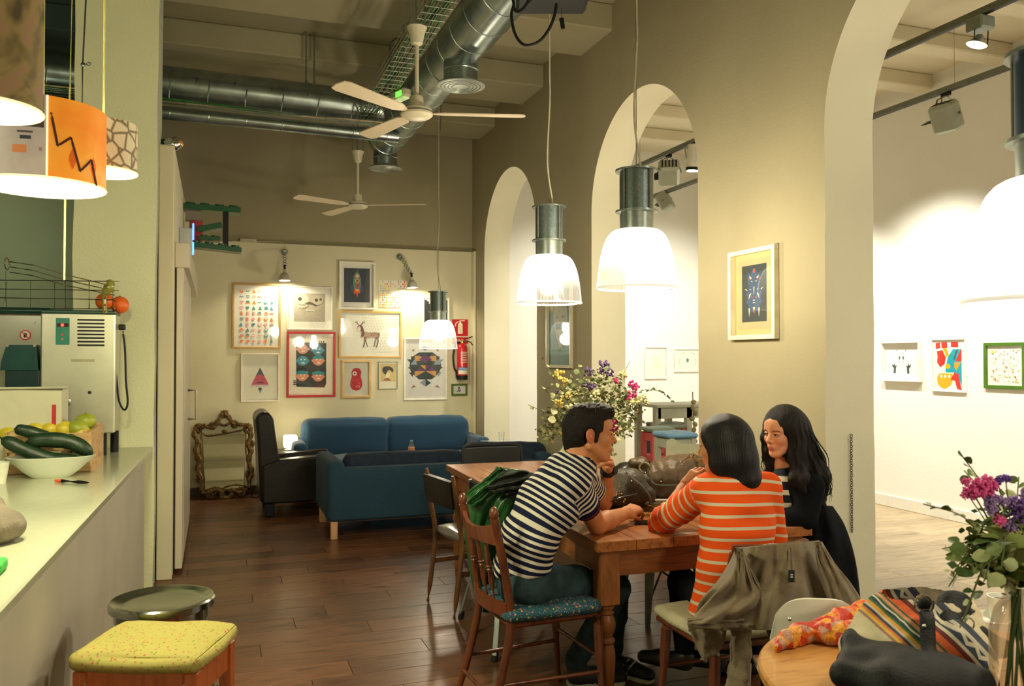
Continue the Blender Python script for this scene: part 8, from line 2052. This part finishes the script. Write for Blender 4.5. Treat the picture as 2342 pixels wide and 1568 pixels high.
pp=[NV(R_(x,y))+[0,0,dz]for x,y,dz in((1862,1462,.025),(1895,1470,.028),(1935,1476,.03),(1965,1466,.03))];F.chain(pp,[.024,.032,.034,.03],k=.02)
pp=[NV(R_(x,y))+[0,0,dz]for x,y,dz in((1872,1446,.024),(1920,1440,.034),(1975,1424,.040),(2010,1415,.04))];F.chain(pp,[.018,.022,.022,.018],k=.02)
F.cut((0,0,ZR+.001),(0,0,-1));V,Fc=F.mesh();V=smooth_mesh(V,Fc,2);V=V+vnormals(V,Fc)*(snoise(V,80,4)*.005+snoise(V,170,5)*.003)[:,None];V[:,2]=np.maximum(V[:,2],ZR+.001);fbuild(V,Fc,'scarf_body',m_scf,t)
g=G();a,b,c_,d_=R_(1915,1455,ZR+.10),R_(1990,1470,ZR+.09),R_(2060,1380,ZR+.10),R_(2030,1372,ZR+.11)
def andean():
 m,nt,b=newmat('andean_woven_cloth');at=node(nt,'ShaderNodeAttribute');at.attribute_name='band';at2=node(nt,'ShaderNodeAttribute');at2.attribute_name='along'
 st=[(0,(.52,.46,.30)),(.10,(.30,.16,.14)),(.125,(.62,.40,.06)),(.15,(.60,.18,.04)),(.175,(.04,.05,.10)),(.20,(.52,.46,.30)),(.225,(.62,.28,.05)),(.255,(.05,.14,.03)),(.275,(.02,.05,.07)),(.345,(.05,.14,.03)),(.37,(.55,.22,.12)),(.42,(.03,.10,.05)),(.45,(.60,.11,.03)),(.53,(.12,.02,.02)),(.57,(.55,.50,.38)),(.595,(.03,.05,.08)),(.64,(.50,.46,.36)),(.66,(.04,.05,.08)),(.69,(.52,.46,.32))]
 zz=node(nt,'ShaderNodeMath',operation='PINGPONG');zz.inputs[1].default_value=.018;nt.links.new(at2.outputs['Fac'],zz.inputs[0])
 ml=node(nt,'ShaderNodeMath',operation='MULTIPLY');ml.inputs[1].default_value=1.3;nt.links.new(zz.outputs[0],ml.inputs[0]);ad=node(nt,'ShaderNodeMath',operation='ADD');nt.links.new(at.outputs['Fac'],ad.inputs[0]);nt.links.new(ml.outputs[0],ad.inputs[1])
 r=ramp(nt,at.outputs['Fac'],st,'CONSTANT')
 w=node(nt,'ShaderNodeMath',operation='COMPARE');w.inputs[1].default_value=.33;w.inputs[2].default_value=.012;nt.links.new(ad.outputs[0],w.inputs[0])
 w2=node(nt,'ShaderNodeMath',operation='COMPARE');w2.inputs[1].default_value=.64;w2.inputs[2].default_value=.010;nt.links.new(ad.outputs[0],w2.inputs[0]);mxx=node(nt,'ShaderNodeMath',operation='MAXIMUM');nt.links.new(w.outputs[0],mxx.inputs[0]);nt.links.new(w2.outputs[0],mxx.inputs[1])
 mx=node(nt,'ShaderNodeMix',data_type='RGBA');nt.links.new(mxx.outputs[0],mx.inputs['Factor']);nt.links.new(r.outputs[0],mx.inputs[6]);mx.inputs[7].default_value=(.60,.55,.42,1);nt.links.new(mx.outputs[2],b.inputs['Base Color'])
 b.inputs['Roughness'].default_value=.95;tc=node(nt,'ShaderNodeTexCoord');n=node(nt,'ShaderNodeTexNoise');n.inputs['Scale'].default_value=350;nt.links.new(tc.outputs['Object'],n.inputs[0]);bp=node(nt,'ShaderNodeBump');bp.inputs['Strength'].default_value=.4;bp.inputs['Distance'].default_value=.002;nt.links.new(n.outputs[0],bp.inputs['Height']);nt.links.new(bp.outputs[0],b.inputs['Normal']);return m
DBG=1.95
bagc=P(2090,1500,D=DBG);t=thing('woven_bag','cream woven bag with Andean stripes and black leather trim on the round table','bag',(bagc.x,bagc.y,ZR))
lo=NV((bagc.x-.32,bagc.y-.26,ZR-.02));hi=NV((bagc.x+.34,bagc.y+.30,ZR+.22));F=Field(lo,hi,.0055)
def bp_(x,y,D):return NV(P(x,y,D=D))
F.chain([bp_(1955,1475,2.0),bp_(2030,1430,2.02),bp_(2110,1405,2.03),bp_(2170,1420,2.0),bp_(2215,1460,1.95)],[.035,.062,.070,.062,.045],k=.05)
F.chain([bp_(1990,1500,1.95),bp_(2080,1500,1.93),bp_(2180,1505,1.9),bp_(2235,1520,1.88)],[.035,.06,.06,.035],k=.06);F.cut((0,0,ZR+.001),(0,0,-1))
V,Fc=F.mesh();V=smooth_mesh(V,Fc,2);V=V+vnormals(V,Fc)*(snoise(V,34,14)*.007+snoise(V,80,15)*.003)[:,None];V[:,2]=np.maximum(V[:,2],ZR+.001)
d1=unit(rt*.77+Z3*.64);d2=unit(np.cross(d1,NV(FW)));o0=bp_(1955,1490,1.95);fbuild(V,Fc,'woven_body',andean(),t,attrs={'band':np.interp((V-o0)@d1/.001037,[0,75,123,150,180,240],[.0,.10,.31,.49,.60,.72]),'along':(V-o0)@d2*1.0})
BV=V
F=Field(lo-.12,hi+.05,.006)
F.chain([bp_(1945,1450,1.93),bp_(1935,1510,1.83),bp_(1930,1545,1.78)],[.012,.014,.014],k=.02)
F.chain([bp_(1950,1470,1.90),bp_(2050,1505,1.83),bp_(2160,1530,1.78),bp_(2250,1560,1.74)],[.018,.028,.030,.028],k=.03);F.chain([bp_(1930,1540,1.78),bp_(2040,1575,1.72),bp_(2200,1610,1.68)],[.018,.040,.040],k=.05);F.chain([bp_(1990,1520,1.82),bp_(2090,1555,1.76),bp_(2190,1575,1.72)],[.030,.042,.042],k=.05)
F.cut((0,0,ZR+.001),(0,0,-1));V,Fc=F.mesh();V=smooth_mesh(V,Fc,2);V=V+vnormals(V,Fc)*(snoise(V,26,24)*.004)[:,None];V[:,2]=np.maximum(V[:,2],ZR+.001);m_blk=M((.004,.005,.006),rough=.6,var=.3,scale=20,bump=.3,bscale=200,spec=.25,name='black_suede');fbuild(V,Fc,'black_panel',m_blk,t)
g=G();sp_=bez([P(2112,1385,D=1.93),P(2120,1410,D=1.88),P(2122,1450,D=1.85),P(2125,1490,D=1.82),P(2150,1530,D=1.76),P(2230,1555,D=1.72)],8);g.tube(sp_,.016,n=10,flat=.3);g.build('strap',m_blk,t,world=True)
g=G();g.ball(P(2118,1382,D=1.92),(.022,.014,.02));g.build('strap_knot',m_blk,t,world=True)
ringpx('strap_ring',P(2112,1380,D=1.90),.020,FW,m_chrome,t,.0028)
g=G();g.ball(P(2114,1431,D=1.86),.005);g.build('rivet',m_chrome,t,world=True)
F=Field(bp_(2230,1440,1.98)-.25,bp_(2230,1440,1.98)+.25,.006)
F.chain([bp_(2160,1368,2.0),bp_(2185,1385,1.98),bp_(2200,1430,1.95),bp_(2240,1465,1.92),bp_(2290,1480,1.9)],[.016,.030,.032,.026,.026],k=.03,lat=unit(FW),sl=.6);F.chain([bp_(2180,1380,1.98),bp_(2170,1440,1.93),bp_(2195,1470,1.9)],[.025,.028,.022],k=.03)
V,Fc=F.mesh();V=smooth_mesh(V,Fc,2);V=V+vnormals(V,Fc)*(snoise(V,50,34)*.004)[:,None];fbuild(V,Fc,'black_flap',m_blk,t)
rope('flap_strap',[P(2200,1370,D=1.98),P(2215,1392,D=1.95),P(2226,1400,D=1.94)],.009,m_blk,t,.4)
ringpx('flap_ring',P(2212,1425,D=1.9),.014,FW+RT*.6,m_chrome,t,.002)
c=P(2268,1420,Z=ZR);t=thing('saucer','white saucer at the back of the round table','saucer',c);m_por=M((.75,.75,.66),rough=.12,coat=.5,var=.01)
g=G();g.lathe([(.03,0),(.04,.003),(.068,.013),(.066,.015),(.036,.006),(.001,.005)],n=40);g.build('dish',m_por,t)
t=thing('coffee_cup','white coffee cup standing on the saucer behind the flower vase','cup',c+RT*.028+Vector((0,0,.006)))
g=G();g.closeends=False;g.lathe([(.001,0),(.028,0),(.031,.004),(.038,.07),(.035,.07),(.028,.008),(.001,.008)],n=40);g.build('cup_body',m_por,t)
g=G();g.lathe([(.034,.056),(.001,.056)],n=30);g.build('coffee',M((.20,.10,.04),rough=.1),t)
g=G();g.tube(bez([(.036,0,.055),(.06,0,.05),(.06,0,.025),(.034,0,.018)],5),.004,n=6);g.build('handle',m_por,t)
DVR=1.72;base=P(2325,1560,D=DVR);base.z=ZR
neck=P(2322,1345,D=DVR);t=thing('flower_bouquet','fresh bouquet with pink and purple flowers at the right edge, blurred foliage','bouquet',base)
vs=thing('bottle_vase','tall clear glass bottle vase at the right edge of the round table','vase',base);hv=neck.z-base.z
g=G();g.closeends=False;g.lathe([(.001,.004),(.050,.004),(.052,.012),(.050,hv*.45),(.050,hv*.72),(.040,hv*.86),(.020,hv*.96),(.022,hv*1.05),(.020,hv*1.05),(.017,hv*.97)],n=44);g.build('bottle',M((.9,.95,.92),rough=.02,trans=1.,alpha=.45,var=.01,name='bottle_glass'),vs)
g=G()
for i in range(10):a=i*.9;g.cyl((.03*math.cos(a),.03*math.sin(a),.02),(.008*math.cos(a+2),.008*math.sin(a+2),hv),.003,n=5)
g.build('stems_in_vase',M((.06,.10,.02),rough=.6),t)
DVQ=DVR
def BR(x,y,d=0):return P(x,y,D=DVR+d)
for(x,y),dd,n,sz in(((2192,1030),.05,14,.9),((2112,1152),.0,18,.85),((2205,1075),.1,9,.9),((2155,1255),.0,8,.9),((2240,1110),.1,9,.9),((2330,1090),.1,8,.9),((2262,1150),.15,9,.9),((2210,1400),-.05,9,.9),((2195,1435),-.08,8,.9),((2170,1340),-.05,8,1.4),((2180,1310),-.05,8,1.5),((2200,1270),.0,8,1.4),((2240,1250),.05,8,1.3),((2280,1240),-.1,8,1.3),((2320,1200),.0,8,1.1),((2250,1330),-.1,8,1.4),((2290,1300),-.12,8,1.3),((2360,1180),.05,8,1.),((2380,1280),.0,8,1.2)):
 e=BR(x,y,dd);lift=.05 if y<1300 else .09;m=neck.lerp(e,.55)+Vector((0,0,lift));sprig(t,[neck,neck.lerp(m,.5),m,e],int(n*1.1),LD,sz*1.35,.0014,rs=rs,taper=.4)
mD=[M(c,rough=.5,var=.25,scale=40,name='green_leaf')for c in((.10,.17,.03),(.05,.10,.02),(.20,.26,.07),(.38,.42,.20))]
filler(t,[BR(x,y,d)for x,y,d in((2260,1220,0),(2290,1250,0),(2250,1260,0),(2320,1230,0),(2230,1280,0),(2290,1290,0),(2330,1280,0),(2300,1180,0),(2340,1200,0))],520,.022,mD,.024)
m_pk=M((.75,.10,.36),rough=.7,var=.25,scale=60);m_pu=M((.16,.07,.38),rough=.7,var=.3,scale=60);m_lv=M((.34,.22,.50),rough=.7,var=.25,scale=60)
for(x,y,r,m)in((2250,1108,.020,m_pk),(2238,1118,.020,m_pk),(2262,1112,.018,m_pk),(2210,1102,.010,m_pk),(2212,1128,.013,m_pk),(2228,1130,.012,m_pk),(2300,1095,.012,m_pu),(2282,1098,.010,m_pu),(2262,1145,.012,m_lv),(2275,1140,.012,m_lv),(2265,1165,.013,m_lv),(2335,1165,.026,m_pu),(2322,1150,.016,m_lv),(2292,1145,.012,m_lv),(2285,1190,.013,m_pk),(2312,1255,.014,m_pu),(2345,1130,.014,m_lv),(2310,1205,.014,m_lv),(2318,1218,.012,m_cf),(2280,1205,.010,m_cf),(2300,1230,.012,m_cf)):
 blossom(t,BR(x,y,-.03),r,m,64,'flower',rs)
 g=G();p=BR(x,y,-.03)-t.location;q=neck-t.location;g.tube(bez([p,p.lerp(q,.5)+Vector((0,0,.02)),q],4),.0012,n=5);g.build('flower_stem',m_stem,t)
